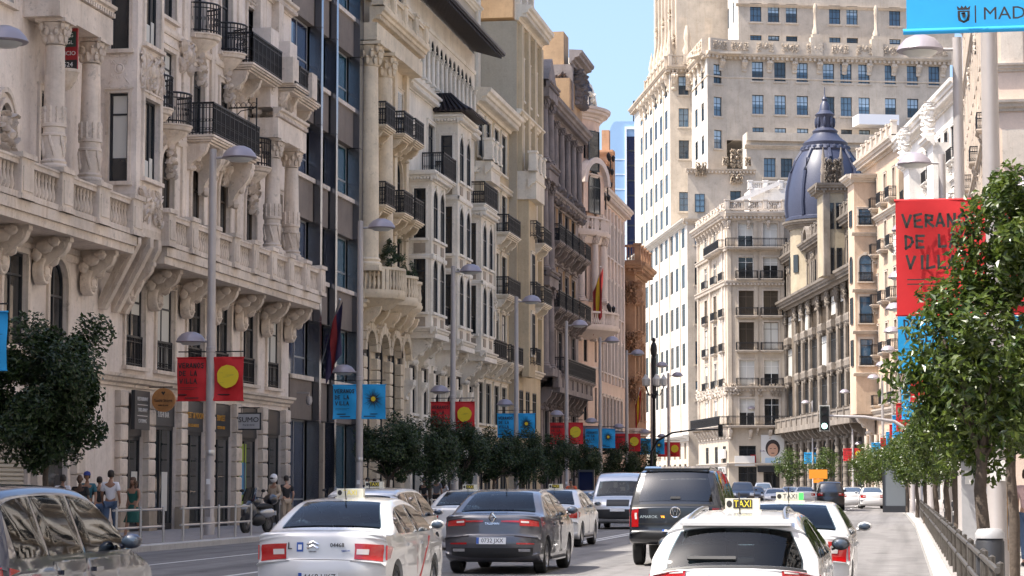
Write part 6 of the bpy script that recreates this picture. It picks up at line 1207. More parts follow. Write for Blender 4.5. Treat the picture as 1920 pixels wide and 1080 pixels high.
bpy.data.objects.remove([o for o in bpy.data.objects if o.name.startswith('lettering') and o.parent is None][0])
lp=[o for o in bpy.data.objects if o.get('label','').startswith('grey lamp post on the right pavement, nearest')][0]
tx('WBK',.11,'b_ink',lp,(.02,.145,2.2),rot=OUT); obj('sticker',MB().box(-.12,.1,.138,.142,1.55,1.85).mesh('sticker','poster_w'),lp)
r=empty('advert_panel',(-.35,128,.15),'glass advert panel at the far end of the right railing','advert'); obj('frame',MB().box(-.65,.65,-.12,.12,.0,.35).box(-.65,-.55,-.12,.12,.35,2.6).box(.55,.65,-.12,.12,.35,2.6).box(-.65,.65,-.12,.12,2.6,2.8).mesh('frame','post_black'),r); obj('poster',MB().box(-.55,.55,-.08,.08,.35,2.6).mesh('poster',mat('poster_bw',(.18,.20,.22),.2)),r)
p=ony(1099,910,128); r=empty('bus_stop_panel',(p.x,128,.02),'dark advert panel standing left of the silver van','advert'); obj('frame',MB().box(-.45,-.38,-.1,.1,0,2.3).box(.38,.45,-.1,.1,0,2.3).box(-.45,.45,-.1,.1,2.3,2.42).mesh('frame','post_black'),r); obj('poster',MB().box(-.38,.38,-.06,.06,.3,2.3).mesh('poster','dark_glass'),r)
r=empty('road_sign',(*at(1210,195)[:1],195,.15),'round road sign seen from behind beside the far red banners','sign'); obj('post',MB().lathe([(.04,0),(.04,3.0)],8).mesh('post','post_grey'),r); b=MB(); b.lathe([(0,0),(.38,0),(.38,.03),(0,.03)],16); b.v=[(x,z,y+2.7) for x,y,z in b.v]; obj('plate',b.mesh('plate','lamp_grey'),r)
mat('orange_sign',(.72,.25,.015),.6); p=ony(1534,888,235); r=empty('orange_sign',(p.x,235,.0),'bright orange roadworks sign in the distance','sign'); obj('post',MB().lathe([(.05,0),(.05,3.0)],8).mesh('post','post_grey'),r); obj('panel',MB().box(-.9,.9,-.05,0,2.2,3.1).mesh('panel','orange_sign'),r); obj('panel',MB().box(-.5,.5,-.06,-.01,1.8,2.15).mesh('panel','orange_sign'),r)
# ================================================================ vehicles
def paint(n,c,metal=0,rough=.28): 
    m=mat(n,c,rough,metal,.5,1.0); b=m.node_tree.nodes['Principled BSDF']; b.inputs['Coat Roughness'].default_value=.04; return m
paint('p_white',(.60,.60,.60)); paint('p_grey',(.075,.075,.088),.3); paint('p_blue',(.008,.013,.035),0); paint('p_black',(.006,.008,.014),0); paint('p_silver',(.42,.43,.45),.6); paint('p_red',(.3,.02,.02)); paint('p_lsilver',(.55,.56,.58),.4)
mat('c_glass',(.012,.018,.022),.03,0,.9); mat('c_glass_blue',(.05,.07,.10),.03,0,1.0); mat('k_trim',(.015,.015,.016),.5); mat('chrome',(.75,.75,.75),.12,1); mat('tl_red',(.36,.006,.008),.15,0,.7,.6); mat('tl_clear',(.6,.55,.53),.1,0,.7,.6); mat('hl_glass',(.55,.58,.6),.08,0,.9,.6); mat('plate_w',(.72,.73,.75),.4); mat('plate_b',(.02,.08,.35),.4); mat('taxi_green',(.05,.5,.08),.4,emit=.6); mat('taxi_sign',(.62,.60,.50),.45); mat('rim',(.42,.42,.43),.3,.8); mat('taxi_yel',(.75,.62,.05),.45); mat('taxi_red',(.5,.03,.04),.4); mat('amber',(.8,.3,.02),.3,emit=2)
def crom(P,k):
    out=[]; n=len(P)
    for i in range(n-1):
        p0=P[max(i-1,0)]; p1=P[i]; p2=P[i+1]; p3=P[min(i+2,n-1)]
        for j in range(k):
            t=j/k; f=lambda a,b,c,d:.5*((2*b)+(-a+c)*t+(2*a-5*b+4*c-d)*t*t+(-a+3*b-3*c+d)*t**3)
            out.append((f(p0[0],p1[0],p2[0],p3[0]),f(p0[1],p1[1],p2[1],p3[1])))
    out.append(P[-1]); return out
def glassmat(n,tint,f=.06):
    m,t,b=newmat(n); t.nodes.remove(b); tr=t.nodes.new('ShaderNodeBsdfTransparent'); tr.inputs[0].default_value=(*tint,1); gl=t.nodes.new('ShaderNodeBsdfGlossy'); gl.inputs['Roughness'].default_value=.02; fr=t.nodes.new('ShaderNodeFresnel'); fr.inputs[0].default_value=1.5; ad=t.nodes.new('ShaderNodeMath'); ad.operation='ADD'; ad.inputs[1].default_value=f; t.links.new(fr.outputs[0],ad.inputs[0]); mx=t.nodes.new('ShaderNodeMixShader'); t.links.new(ad.outputs[0],mx.inputs[0]); t.links.new(tr.outputs[0],mx.inputs[1]); t.links.new(gl.outputs[0],mx.inputs[2]); t.links.new(mx.outputs[0],t.nodes['Material Output'].inputs[0])
glassmat('v_glass',(.34,.42,.45),.0); glassmat('v_glass_dark',(.16,.19,.21))
mat('cabin',(.05,.05,.055),.8); mat('seat_fabric',(.07,.075,.085),.85)
class Car:
    K=6
    def __init__(s,sp):
        s.sp=sp; s.L=max(p[0] for p in sp['top']); s.H=max(p[1] for p in sp['top']); s.top=crom(sp['top'],s.K); s.hw=sp['W']/2; s.zb=sp['belt']; s.rw=sp['roofw']/2
        n=len(s.top); s.nrm=[]
        for i in range(n):
            a,b=s.top[max(i-1,0)],s.top[min(i+1,n-1)]; d=math.hypot(b[0]-a[0],b[1]-a[1]) or 1; s.nrm.append(((b[1]-a[1])/d,-(b[0]-a[0])/d))     # inward
        s.bow=[.025+sp.get('bow',.12)*abs(q[0])**2 for q in s.nrm]
    def wid(s,l,z):
        p=abs(2*l/s.L-1); pl=1-.05*p**4; zb=s.zb
        if z<zb: f=1-.05*max(0,(.55-z)/.4)**2-.015*max(0,(z-.6)/(zb-.6))
        else: f=.985-(.985-s.rw/s.hw)*min(1.05,(z-zb)/(s.H-zb))**1.15
        return s.hw*pl*f+.012*math.exp(-((z-s.zb+.16)/.06)**2)
    def S(s,t,v,off=0):
        u=t*s.K; i=min(max(int(u),0),len(s.top)-2); k=u-i; lp=lambda A:A[i]+(A[i+1]-A[i])*k
        P=[s.top[i][c]+(s.top[i+1][c]-s.top[i][c])*k for c in (0,1)]; N=[s.nrm[i][c]+(s.nrm[i+1][c]-s.nrm[i][c])*k for c in (0,1)]; b=lp(s.bow)*abs(v)**3-off
        l,z=P[0]+N[0]*b,P[1]+N[1]*b; return Vector((v*(s.wid(l,z)-.035),l,z))
    def tilt(s,t): 
        a,b=s.S(t-.15,0),s.S(t+.15,0); return -math.atan2(b.y-a.y,b.z-a.z)
    def ztop(s,l):
        best=0
        for (a,z0),(b,z1) in zip(s.top,s.top[1:]):
            if min(a,b)<=l<=max(a,b) and abs(b-a)>1e-6: best=max(best,z0+(z1-z0)*(l-a)/(b-a))
        return best
    def body(s,parent,m,cut=False):
        sp=s.sp; r=sp['wr']; ra=r+.055; zs=sp.get('sill',.2); bot=[]
        for lw in sorted(sp['wl'],reverse=True):
            h=math.sqrt(max(ra*ra-(r-zs)**2,.01)); a0=math.atan2(zs-r,h)
            bot+=[(lw+ra*math.cos(a0+(PI-2*a0)*i/14),r+ra*math.sin(a0+(PI-2*a0)*i/14)) for i in range(15)]
        n=len(s.top); b=MB(); vs=[-1,-.98,-.93,-.84,-.7,-.5,-.25,0,.25,.5,.7,.84,.93,.98,1]; R0=[]; R1=[]
        V=[];
        for i in range(n):
            for v in vs: V.append(s.S(i/s.K,v))
        for (l,z) in bot:
            for v in vs: V.append(Vector((v*(s.wid(l,z)-.03),l,z)))
        T=n+len(bot); k=len(vs); hole=lambda i,j: cut and i<n-1 and abs(vs[j]+vs[j+1])/2<.84 and any(a<=(i+.5)/s.K<=c for a,c in (sp['rw'],sp['ww'])); F=[(i*k+j,((i+1)%T)*k+j,((i+1)%T)*k+j+1,i*k+j+1) for i in range(T) for j in range(k-1) if not hole(i,j)]
        P2=[]
        for i in range(n):
            q=s.bow[i]+.03; P2.append((s.top[i][0]+s.nrm[i][0]*q,s.top[i][1]+s.nrm[i][1]*q))
        P2+=bot
        for sg in (-1,1):
            base=len(V); V+=[Vector((sg*s.wid(l,z),l,z)) for l,z in P2]; e=0 if sg<0 else k-1
            F+=[(i*k+e,((i+1)%T)*k+e,base+(i+1)%T,base+i) for i in range(T)]
            G=[(.1+.13*a,.2+.1*c) for a in range(int(s.L/.13)) for c in range(int(s.H/.1))]
            co=[Vector(p) for p in P2]+[Vector(p) for p in G]; ed=[(i,(i+1)%T) for i in range(T)]; WP=[[(x,z+(.012 if z<s.zb+.1 else -.012)) for x,z in s.winpoly(a,c)] for a,c in sp['win']] if cut else []
            for w in WP: q0=len(co); co+=[Vector(p) for p in w]; ed+=[(q0+i,q0+(i+1)%len(w)) for i in range(len(w))]
            rs=delaunay_2d_cdt(co,ed,[],1,1e-4); rv=rs[0]; inside=lambda p,w: sum(((w[i][1]>p[1])!=(w[i-1][1]>p[1])) and p[0]<(w[i-1][0]-w[i][0])*(p[1]-w[i][1])/(w[i-1][1]-w[i][1])+w[i][0] for i in range(len(w)))%2
            b2=len(V); V+=[Vector((sg*s.wid(p.x,p.y),p.x,p.y)) for p in rs[0]]; F+=[tuple(b2+i for i in f) for f in rs[2] if not any(inside((sum(rv[i].x for i in f)/len(f),sum(rv[i].y for i in f)/len(f)),w) for w in WP)]
        b.v=[tuple(p) for p in V]; b.f=F
        me=b.mesh('body',m); bm=bmesh.new(); bm.from_mesh(me); bmesh.ops.remove_doubles(bm,verts=bm.verts,dist=.0008); bmesh.ops.recalc_face_normals(bm,faces=bm.faces); bm.to_mesh(me); bm.free(); me.shade_smooth(); me.set_sharp_from_angle(angle=R(38))
        return obj('body',me,parent)
    def shell(s,parent,name,m,t0,t1,v0,v1,off=.007,mirror=False,inset=0):
        for sg in ((1,-1) if mirror else (1,)):
            nt=max(3,int((t1-t0)*6)); nv=max(3,int(abs(v1-v0)*12)); b=MB()
            V=[s.S(t0+(t1-t0)*i/nt,sg*(v0+(v1-v0)*j/nv)*(1-inset*(i/nt)),off) for i in range(nt+1) for j in range(nv+1)]; E=[s.S(t0+(t1-t0)*i/nt,sg*(v0+(v1-v0)*j/nv)*(1-inset*(i/nt)),off-.012) for i in range(nt+1) for j in range(nv+1)]
            q=nv+1; b.add(V,[(i*q+j,i*q+j+1,(i+1)*q+j+1,(i+1)*q+j) for i in range(nt) for j in range(nv)])
            rim=[j for j in range(nv)]+[i*q+nv for i in range(nt)]+[nt*q+j for j in range(nv,0,-1)]+[i*q for i in range(nt,0,-1)]
            n0=len(b.v); b.add([V[i] for i in rim]+[E[i] for i in rim],[(i,(i+1)%len(rim),len(rim)+(i+1)%len(rim),len(rim)+i) for i in range(len(rim))])
            o=obj(name,b.mesh(name,m,40),parent)
        return o
    def side(s,parent,name,m,poly,off=.006):
        out=[]
        n=len(poly); xs=[p[0] for p in poly]; zs=[p[1] for p in poly]; G=[(min(xs)+.1*a,min(zs)+.07*c) for a in range(1,int((max(xs)-min(xs))/.1)+1) for c in range(1,int((max(zs)-min(zs))/.07)+1)]
        rs=delaunay_2d_cdt([Vector(p) for p in poly]+[Vector(p) for p in G],[(i,(i+1)%n) for i in range(n)],[],1,1e-4)
        for sg in (1,-1):
            b=MB(); b.add([(sg*(s.wid(p.x,p.y)+off),p.x,p.y) for p in rs[0]],[tuple(f) for f in rs[2]]); b.add([(sg*(s.wid(l,z)+off),l,z) for l,z in poly]+[(sg*(s.wid(l,z)-.01),l,z) for l,z in poly],[(i,(i+1)%n,n+(i+1)%n,n+i) for i in range(n)])
            out.append(obj(name,b.mesh(name,m,40),parent))
        return out
    def winpoly(s,l0,l1,drop=.10,base=.02,lean=0):
        T=[]; k=8
        for i in range(k+1):
            l=l0+(l1-l0)*i/k; T.append((l,max(s.zb+base+.012,s.ztop(l)-drop)))
        return [(l0,s.zb+base)]+T+[(l1,s.zb+base)] if True else 0
    def flat(s,parent,name,m,t,v,w,h,th=.02,off=.012,dz=0):
        p=s.S(t,v,off); return obj(name,MB().box(-w/2,w/2,-th/2,th/2,-h/2,h/2).mesh(name,m),parent,p+Vector((0,0,dz)),rot=(s.tilt(t),0,0))
def wheel_mesh(r,w,kind):
    def mk(): return MB().lathe([(r*.66,-w/2),(r*.9,-w/2),(r,-w*.36),(r,w*.36),(r*.9,w/2),(r*.66,w/2)],26)
    def rimm():
        b=MB(); b.lathe([(0,w*.36),(r*.12,w*.40),(r*.16,w*.34)],14); b.lathe([(r*.66,w*.46),(r*.62,w*.36),(r*.62,-w*.4)],26)
        for i in range(7):
            a=2*PI*i/7; ca,sa=math.cos(a),math.sin(a); n=Vector((-sa,ca,0)); 
            P=[Vector((ca*r*.1,sa*r*.1,w*.36)),Vector((ca*r*.63,sa*r*.63,w*.40))]; b.add([tuple(P[0]+n*r*.09),tuple(P[0]-n*r*.09),tuple(P[1]-n*r*.055),tuple(P[1]+n*r*.055),tuple(P[0]+n*r*.09-Vector((0,0,.04))),tuple(P[1]+n*r*.055-Vector((0,0,.04))),tuple(P[0]-n*r*.09-Vector((0,0,.04))),tuple(P[1]-n*r*.055-Vector((0,0,.04)))],[(0,1,2,3),(0,3,5,4),(1,6,7,2)])
        return b
    def tox(b): b.v=[(z,x,y) for x,y,z in b.v]; return b
    return cm(('ty',r,w),lambda:tox(mk()).mesh('tyre','rubber',40)),cm(('rm',r,w),lambda:tox(rimm()).mesh('rim','rim',40)),cm(('br',r,w),lambda:tox(MB().lathe([(0,-w*.1),(r*.62,-w*.1)],20)).mesh('brake_disc','k_trim'))
SED=[(.16,.22),(.03,.32),(0,.52),(.03,.66),(.07,.70),(.10,.90),(.14,1.00),(.24,1.045),(.62,1.06),(1.05,1.28),(1.45,1.42),(2.0,1.47),(2.5,1.465),(2.95,1.38),(3.35,1.17),(3.65,1.0),(4.0,.93),(4.3,.80),(4.42,.62),(4.43,.42),(4.33,.22)]
WAG=[(.14,.22),(.02,.3),(0,.5),(.02,.62),(.06,.68),(.09,.80),(.11,.84),(.25,1.03),(.42,1.20),(.52,1.26),(.9,1.33),(1.6,1.38),(2.4,1.37),(2.9,1.28),(3.3,1.1),(3.6,.95),(4.0,.88),(4.3,.75),(4.45,.55),(4.42,.4),(4.33,.22)]
MPV=[(.12,.24),(.01,.34),(0,.55),(.02,.70),(.04,.78),(.06,.98),(.08,1.04),(.18,1.29),(.30,1.48),(.42,1.57),(.8,1.63),(1.6,1.655),(2.4,1.63),(2.85,1.53),(3.3,1.25),(3.6,1.06),(3.95,.97),(4.25,.84),(4.38,.62),(4.38,.42),(4.28,.24)]
PIC=[(.1,.46),(0,.55),(-.02,.68),(.04,.73),(.05,.95),(.06,1.16),(.08,1.22),(.22,1.55),(.42,1.84),(.6,1.93),(1.2,1.975),(2.2,1.97),(3.1,1.9),(3.5,1.77),(4.0,1.42),(4.3,1.2),(4.7,1.14),(5.1,.98),(5.22,.75),(5.2,.55),(5.08,.42)]
VAN=[(.1,.28),(0,.4),(0,.7),(.02,1.0),(.03,1.3),(.06,1.6),(.12,1.85),(.3,1.96),(.8,2.0),(2,2.0),(3.0,1.97),(3.5,1.87),(3.75,1.72),(4.1,1.40),(4.38,1.15),(4.6,1.06),(4.8,.9),(4.88,.7),(4.9,.45),(4.86,.34),(4.76,.26)]
SPEC={'sedan':dict(top=SED,W=1.76,belt=.98,roofw=1.18,wr=.31,wl=(.85,3.52),rw=(8.25,10.0),ww=(13.05,14.85),win=((.98,1.42),(1.46,2.2),(2.26,3.42)),door=((1.28,2.2),(2.24,3.12))),
 'wagon':dict(top=WAG,W=1.80,belt=.90,roofw=1.16,wr=.32,wl=(.82,3.5),rw=(6.15,8.2),ww=(13.05,14.85),win=((.5,1.15),(1.2,2.12),(2.18,3.38)),door=((1.26,2.14),(2.18,3.1))),
 'mpv':dict(top=MPV,W=1.80,belt=1.02,roofw=1.26,wr=.32,wl=(.8,3.48),rw=(6.1,8.15),ww=(13.05,14.85),win=((.42,1.1),(1.16,2.05),(2.12,3.4)),door=((1.24,2.08),(2.12,3.08))),
 'pickup':dict(top=PIC,W=1.95,belt=1.2,roofw=1.5,wr=.38,wl=(1.15,4.28),rw=(6.35,8.3),ww=(13.05,14.85),win=((.5,1.75),(2.0,2.85),(2.92,4.0)),door=((2.0,2.88),(2.92,3.8)),sill=.42,bow=.06),
 'van':dict(top=VAN,W=1.95,belt=1.12,roofw=1.62,wr=.33,wl=(.85,4.0),rw=(4.2,5.9),ww=(12.1,13.9),win=((.3,1.7),(1.8,3.0),(3.1,4.2)),door=((3.05,3.6),),bow=.07)}
def car(name,kind,m,loc,rz,label,cat='car',scale=(1,1,1),glass='c_glass',lite=False,taxi=None,front=False,tail=None,roofrail=False,group=None):
    sp=SPEC[kind]; c=Car(sp); r=empty(name,loc,label,cat,rz,group); r.scale=scale
    cut=not lite
    if cut: glass='v_glass_dark' if kind=='pickup' else 'v_glass'
    c.body(r,m,cut)
    if cut:
        l0=sp['win'][0][0]+.25; lf=sp['win'][-1][1]; zf=.42 if kind!='pickup' else .7; w=c.hw-.14
        obj('cabin_floor',MB().box(-w,w,l0-.1,lf+.1,zf-.05,zf).box(-w,w,lf-.35,lf+.05,zf,c.zb-.06).box(-w,w,l0-.2,l0+.05,zf,c.zb-.1).mesh('cabin_floor','cabin'),r)
        mid=sp['win'][-1][0]; rb=l0+.35
        for y,xs,hh in ((mid+.05,(-.37,.37),.60),(rb,(-.45,.45),.52)):
            for x in xs:
                b=MB(); wq=.25 if y>rb else .3; b.box(x-wq,x+wq,y-.09,y+.07,zf,c.zb+.14).box(x-wq,x+wq,y+.07,y+.55,zf,zf+.22); q=obj('seat',b.mesh('seat','seat_fabric'),r); obj('headrest',MB().ell((x,y-.02,c.zb+.25),(.13,.05,.09),8,6).mesh('headrest','seat_fabric',60),q)
        obj('steering_wheel',MB().torus((-.37,0,0),.17,.018,16,5,'y').mesh('steering_wheel','cabin',50),r,(0,mid+.75,c.zb+.02)); p_=c.S(sp['ww'][0]+.3,0,-.12); obj('rear_mirror',MB().box(-.11,.11,-.01,.01,-.03,.03).mesh('rear_mirror','cabin'),r,p_)
    c.shell(r,'rear_window',glass,sp['rw'][0],sp['rw'][1],-.86,.86,.006); c.shell(r,'windscreen',glass,sp['ww'][0],sp['ww'][1],-.9,.9,.006)
    for a,b in sp['win']: c.side(r,'side_window',glass,c.winpoly(a,b))
    if not lite:
        for a,b in sp['door']:
            D=c.side(r,'door',m,[(a,.34 if kind!='pickup' else .55),(a,c.zb-.03),(b,c.zb-.03),(b,.34 if kind!='pickup' else .55)],.007)
            for sg,d in zip((1,-1),D): l=a+.14; obj('handle',cm(('hd',m),lambda:MB().box(-.02,.02,0,.2,-.02,.02).mesh('handle',m)),d,(sg*(c.wid(l,c.zb-.12)+.02),l,c.zb-.13))
        # belt trim and sill
        for sg in (1,-1): obj('sill_trim',MB().tube([(sg*(c.wid(l,.27)-.005),l,.26 if kind!='pickup' else .44) for l in (1.25,2.2,3.0)],.03,6).mesh('sill_trim','k_trim'),r)
    ty,ri,bd=wheel_mesh(sp['wr'],.21,0)
    for lw in sp['wl']:
        for sg in (1,-1): w=obj('wheel',ty,r,(sg*(c.hw-.13),lw,sp['wr']),0 if sg>0 else PI); obj('rim',ri,w); obj('brake_disc',bd,w)
    zb=c.zb; l=sp['ww'][1]; a=c.S(l-.6,1)
    for sg in (1,-1):
        b=MB().ell((sg*.11,0,0),(.105,.06,.07),10,7).tube([(0,.02,-.05),(sg*.06,.02,-.03)],.03,6); q=obj('wing_mirror',b.mesh('wing_mirror',m if kind!='wagon' else 'k_trim',50),r,(sg*(c.wid(a.y-.28,zb)+.01),a.y-.28,zb+.1)); obj('mirror_glass',MB().ell((sg*.11,-.045,0),(.085,.025,.052),10,5).mesh('mirror_glass','c_glass_blue',50),q)
    if tail: tail(c,r)
    if front:
        hl={'van':(14.7,16.1),'sedan':(16.4,17.4),'mpv':(16.4,17.4),'wagon':(16.4,17.4)}[kind]
        c.shell(r,'headlight','hl_glass',hl[0],hl[1],.62,.97,.008,True); c.shell(r,'grille','k_trim',hl[0]+.5,hl[1]+.4,-.45,.45,.008); c.shell(r,'lower_bumper','k_trim',hl[1]+.9,hl[1]+2.4 if kind!='van' else 18.8,-.96,.96,.006)
        p=c.flat(r,'number_plate','plate_w',hl[1]+1.0,0,.52,.11,.015,.03)
    if taxi:
        z=c.S(11.2 if kind!='sedan' else 11.0,0).z; y=c.S(11.0,0).y-.1
        sg=obj('roof_sign',MB().box(-.30,.30,-.09,.09,.03,.19).box(-.33,.33,-.11,.11,0,.03).mesh('roof_sign','taxi_sign'),r,(0,y,z-.015)); f1,f2=taxi
        obj('sign_field',MB().box(-.16,.17,-.098,-.094,.045,.175).mesh('sign_field',f1),sg); tx('TAXI',.14,f2,sg,(.005,-.1,.108),ext=.002); 
        if f2=='b_ink': obj('free_light',MB().box(.2,.3,-.1,-.092,.04,.18).mesh('free_light','taxi_green'),sg)
        obj('tariff_lamp',MB().lathe([(0,0),(.05,0)],12).mesh('tariff_lamp','b_ink'),sg,(-.23,-.095,.11),rot=(PI/2,0,0)); sg.scale=(.62,.62,.72)
    if not lite and kind!='pickup' and kind!='van': p=c.S(10.3,0); obj('antenna',MB().tube([(0,0,0),(0,-.12,.22)],.008,5).mesh('antenna','k_trim'),r,p)
    if roofrail:
        for sg in (1,-1): obj('roof_rail',MB().tube([c.S(t,sg*.86,.035 if 9.3<t<12.4 else .0) for t in (9.2,9.5,10,10.6,11.2,11.8,12.4,12.6)],.022,6).mesh('roof_rail','steel',50),r)
    return c,r
def plate(c,r,t,text,v=0,w=.52,dz=0):
    p=c.flat(r,'number_plate','plate_w',t,v,w,.115,.015,.02,dz); obj('country_band',MB().box(-w/2,-w/2+.045,-.0095,-.0085,-.055,.055).mesh('country_band','plate_b'),p); tx(text,.105,'b_ink',p,(.02,-.01,0),ext=.001,sx=.95); return p
def ctext(c,r,s,size,t,v,m='b_ink',off=.012): 
    o=tx(s,size,m,r,c.S(t,v,off),ext=.003); o.rotation_euler=(PI/2+c.tilt(t),0,0); return o
def tail_std(t0,t1,v0,v1,extra=None,wrap=.22):
    def fn(c,r):
        c.shell(r,'tail_light','tl_red',t0,t1,v0,.995,.010,True); c.shell(r,'reversing_lamp','tl_clear',t0+(t1-t0)*.35,t0+(t1-t0)*.65,v0+.03,v0+(1-v0)*.5,.014,True)
        z0,z1=c.S(t0,.9).z,c.S(t1,.9).z; l0=c.S(t0,1).y+.03; c.side(r,'tail_light_side','tl_red',[(l0,z0+.01),(l0+.01,z1-.01),(l0+wrap,z1-.04),(l0+wrap*.6,z0+.03)],.01)
        for tt in (3.55,): c.shell(r,'bumper_seam','k_trim',tt,tt+.12,-.97,.97,.004)
        if extra: extra(c,r)
    return fn
# -- dark blue people carrier at the left edge
def ex(c,r):
    ctext(c,r,'TURBO',.09,5.35,-.42,'chrome'); c.shell(r,'tailgate_seam','k_trim',5.95,6.05,-.9,.9,.004); c.flat(r,'wiper','k_trim',6.5,-.05,.5,.03,.02,.02)
car('people_carrier','mpv','p_blue',(-8.05,18.1,0),R(1.2),'shiny dark blue people carrier cut off at the lower left',tail=tail_std(4.6,5.75,.62,1,ex),glass='c_glass')
# -- white taxi saloon
def ex(c,r):
    c.shell(r,'boot_seam','k_trim',3.72,3.77,-.64,.64,.004); ctext(c,r,'L',.13,4.75,-.5); ctext(c,r,'04468',.075,4.8,.28); ctext(c,r,'taxi-m',.045,4.5,.42,'plate_b')
    for k in (0,1): b=MB(); b.tube([(-.075,0,-.03),(0,0,.01),(.075,0,-.03)],.014,5); o=obj('chevron_badge',b.mesh('chevron_badge','chrome',50),r,c.S(5.0-k*.26,-.12,.015))
    ctext(c,r,'citroen',.035,4.45,-.12); p=c.flat(r,'crest_sticker','plate_b',4.7,-.33,.085,.12,.004,.008); obj('crest_field',MB().box(-.025,.025,-.004,-.002,-.035,.03).mesh('crest_field','plate_w'),p)
    plate(c,r,1.7,'4468 HKZ'); c.side(r,'taxi_stripe','taxi_red',[(2.28,.36),(3.0,.93),(3.1,.93),(2.40,.36)],.013)
car('taxi_saloon','sedan','p_white',(-7.42,29.6,0),R(.8),'white taxi saloon with red tail lights beside the dark blue car',cat='taxi',tail=tail_std(3.95,4.95,.56,1,ex,.3),taxi=('taxi_sign','taxi_yel'),glass='c_glass_blue')
# -- grey saloon
def ex(c,r):
    b=MB(); b.tube([(0,0,.085),(.055,0,0),(0,0,-.085),(-.055,0,0),(0,0,.085)],.018,5); obj('diamond_badge',b.mesh('diamond_badge','chrome',50),r,c.S(5.6,0,.02)); ctext(c,r,'TALISMAN',.055,4.85,0,'chrome'); plate(c,r,2.55,'0732 JXX',dz=-.03)
    c.shell(r,'light_blade','tl_red',5.0,5.25,.2,.6,.012,True); c.shell(r,'reflector','tl_red',2.0,2.2,.55,.92,.012,True); c.shell(r,'diffuser','k_trim',.8,1.7,-.9,.9,.008); 
    for sg in (1,-1): c.flat(r,'exhaust','chrome',1.5,sg*.72,.22,.05,.03,.015)
car('grey_saloon','sedan','p_grey',(-7.43,42.6,0),0,'dark grey saloon with plate 0732 JXX in the middle',scale=(1.05,1.08,1.06),tail=tail_std(4.7,5.5,.6,1,ex,.35),glass='c_glass_blue')
# -- black pickup with canopy
def ex(c,r):
    b=MB().torus((0,0,0),.1,.014,18,5); b.tube([(-.06,0,.07),(-.02,0,-.06),(0,0,0),(.02,0,-.06),(.06,0,.07)],.012,4); b.tube([(-.035,0,.075),(0,0,.01),(.035,0,.075)],.010,4); obj('round_badge',b.mesh('round_badge','chrome',50),r,c.S(4.6,0,.02)); ctext(c,r,'AMAROK',.085,4.2,-.6,'chrome'); ctext(c,r,'V6',.07,4.2,-.28,'amber'); plate(c,r,2.5,'BJZ 4117',dz=0)
    c.shell(r,'step_bumper','k_trim',1.0,2.8,-.97,.97,.02); c.flat(r,'canopy_handle','k_trim',6.5,0,.2,.05,.03,.02); c.shell(r,'canopy_seam','k_trim',5.95,6.15,-.97,.97,.006); ctext(c,r,'TDI',.05,4.2,.7,'chrome')
    obj('spoiler',MB().px([(-.05,0),(.3,.06),(.3,.09),(-.05,.05)],-.66,.66).mesh('spoiler','p_black'),r,c.S(8.75,0,.01)); c.side(r,'canopy_line','k_trim',[(.16,1.2),(.16,1.225),(1.8,1.225),(1.8,1.2)],.009)
car('pickup_truck','pickup','p_black',(-4.5,47.3,0),0,'black pickup truck with closed canopy ahead of the front taxi',cat='pickup',tail=tail_std(3.35,5.2,.84,1,ex,.16),roofrail=True)
# -- nearest white estate taxi
def ex(c,r):
    c.flat(r,'wiper','k_trim',6.45,-.28,.5,.035,.03,.02); c.shell(r,'window_surround','k_trim',5.95,6.12,-.9,.9,.005); obj('spoiler',MB().px([(-.1,-.02),(.16,.02),(.16,.045),(-.1,.012)],-.58,.58).mesh('spoiler','p_white'),r,c.S(8.85,0,.01)); plate(c,r,4.2,'5521 JKL')
car('estate_taxi','wagon','p_white',(-1.63,23.0,0),R(-.2),'white estate taxi with yellow TAXI roof sign, nearest at lower right',cat='taxi',scale=(.95,1,1),tail=tail_std(4.5,5.6,.6,1,ex,.3),taxi=('b_ink','taxi_yel'),roofrail=True)
car('hatchback_taxi','sedan','p_white',(-1.56,31.4,0),R(-.4),'white taxi with green-ended roof sign just ahead of the estate taxi',cat='taxi',scale=(1.02,1,.965),tail=tail_std(3.9,5.3,.72,1,None,.3),taxi=('taxi_sign','b_ink'),glass='c_glass_blue')
# -- traffic behind, left side
T0=tail_std(4.3,5.3,.6,1)
car('silver_taxi','mpv','p_lsilver',(-10.5,45,0),0,'silver taxi partly hidden behind the white taxi saloon',cat='taxi',scale=(1,1,.96),tail=T0,taxi=('b_ink','taxi_yel'))
car('white_taxi','sedan','p_white',(-9.2,61,0),0,'white taxi right behind the grey saloon, its sign over the roofline',cat='taxi',scale=(1,1,1.04),tail=T0,taxi=('b_ink','taxi_yel'),glass='c_glass_blue')
car('white_taxi','sedan','p_white',(-11.0,58,0),0,'white taxi hidden behind the grey saloon roof',cat='taxi',scale=(1,1,1.03),tail=T0,taxi=('b_ink','taxi_yel'))
p=ony(1158,940,86); c,r=car('silver_van','van','p_lsilver',(p.x,90.8,0),PI,'silver van with dark lower bumper driving towards the viewer',cat='van',front=True,glass='c_glass_blue',scale=(1.04,1,1.05)); tx('6518 FDR',.1,'b_ink',r,(0,4.97,.56),rot=OUT,ext=.001)
p=ony(1098,940,106); car('silver_hatchback','wagon','p_silver',(p.x,110,0),PI,'silver hatchback facing the viewer left of the silver van',front=True,lite=True)
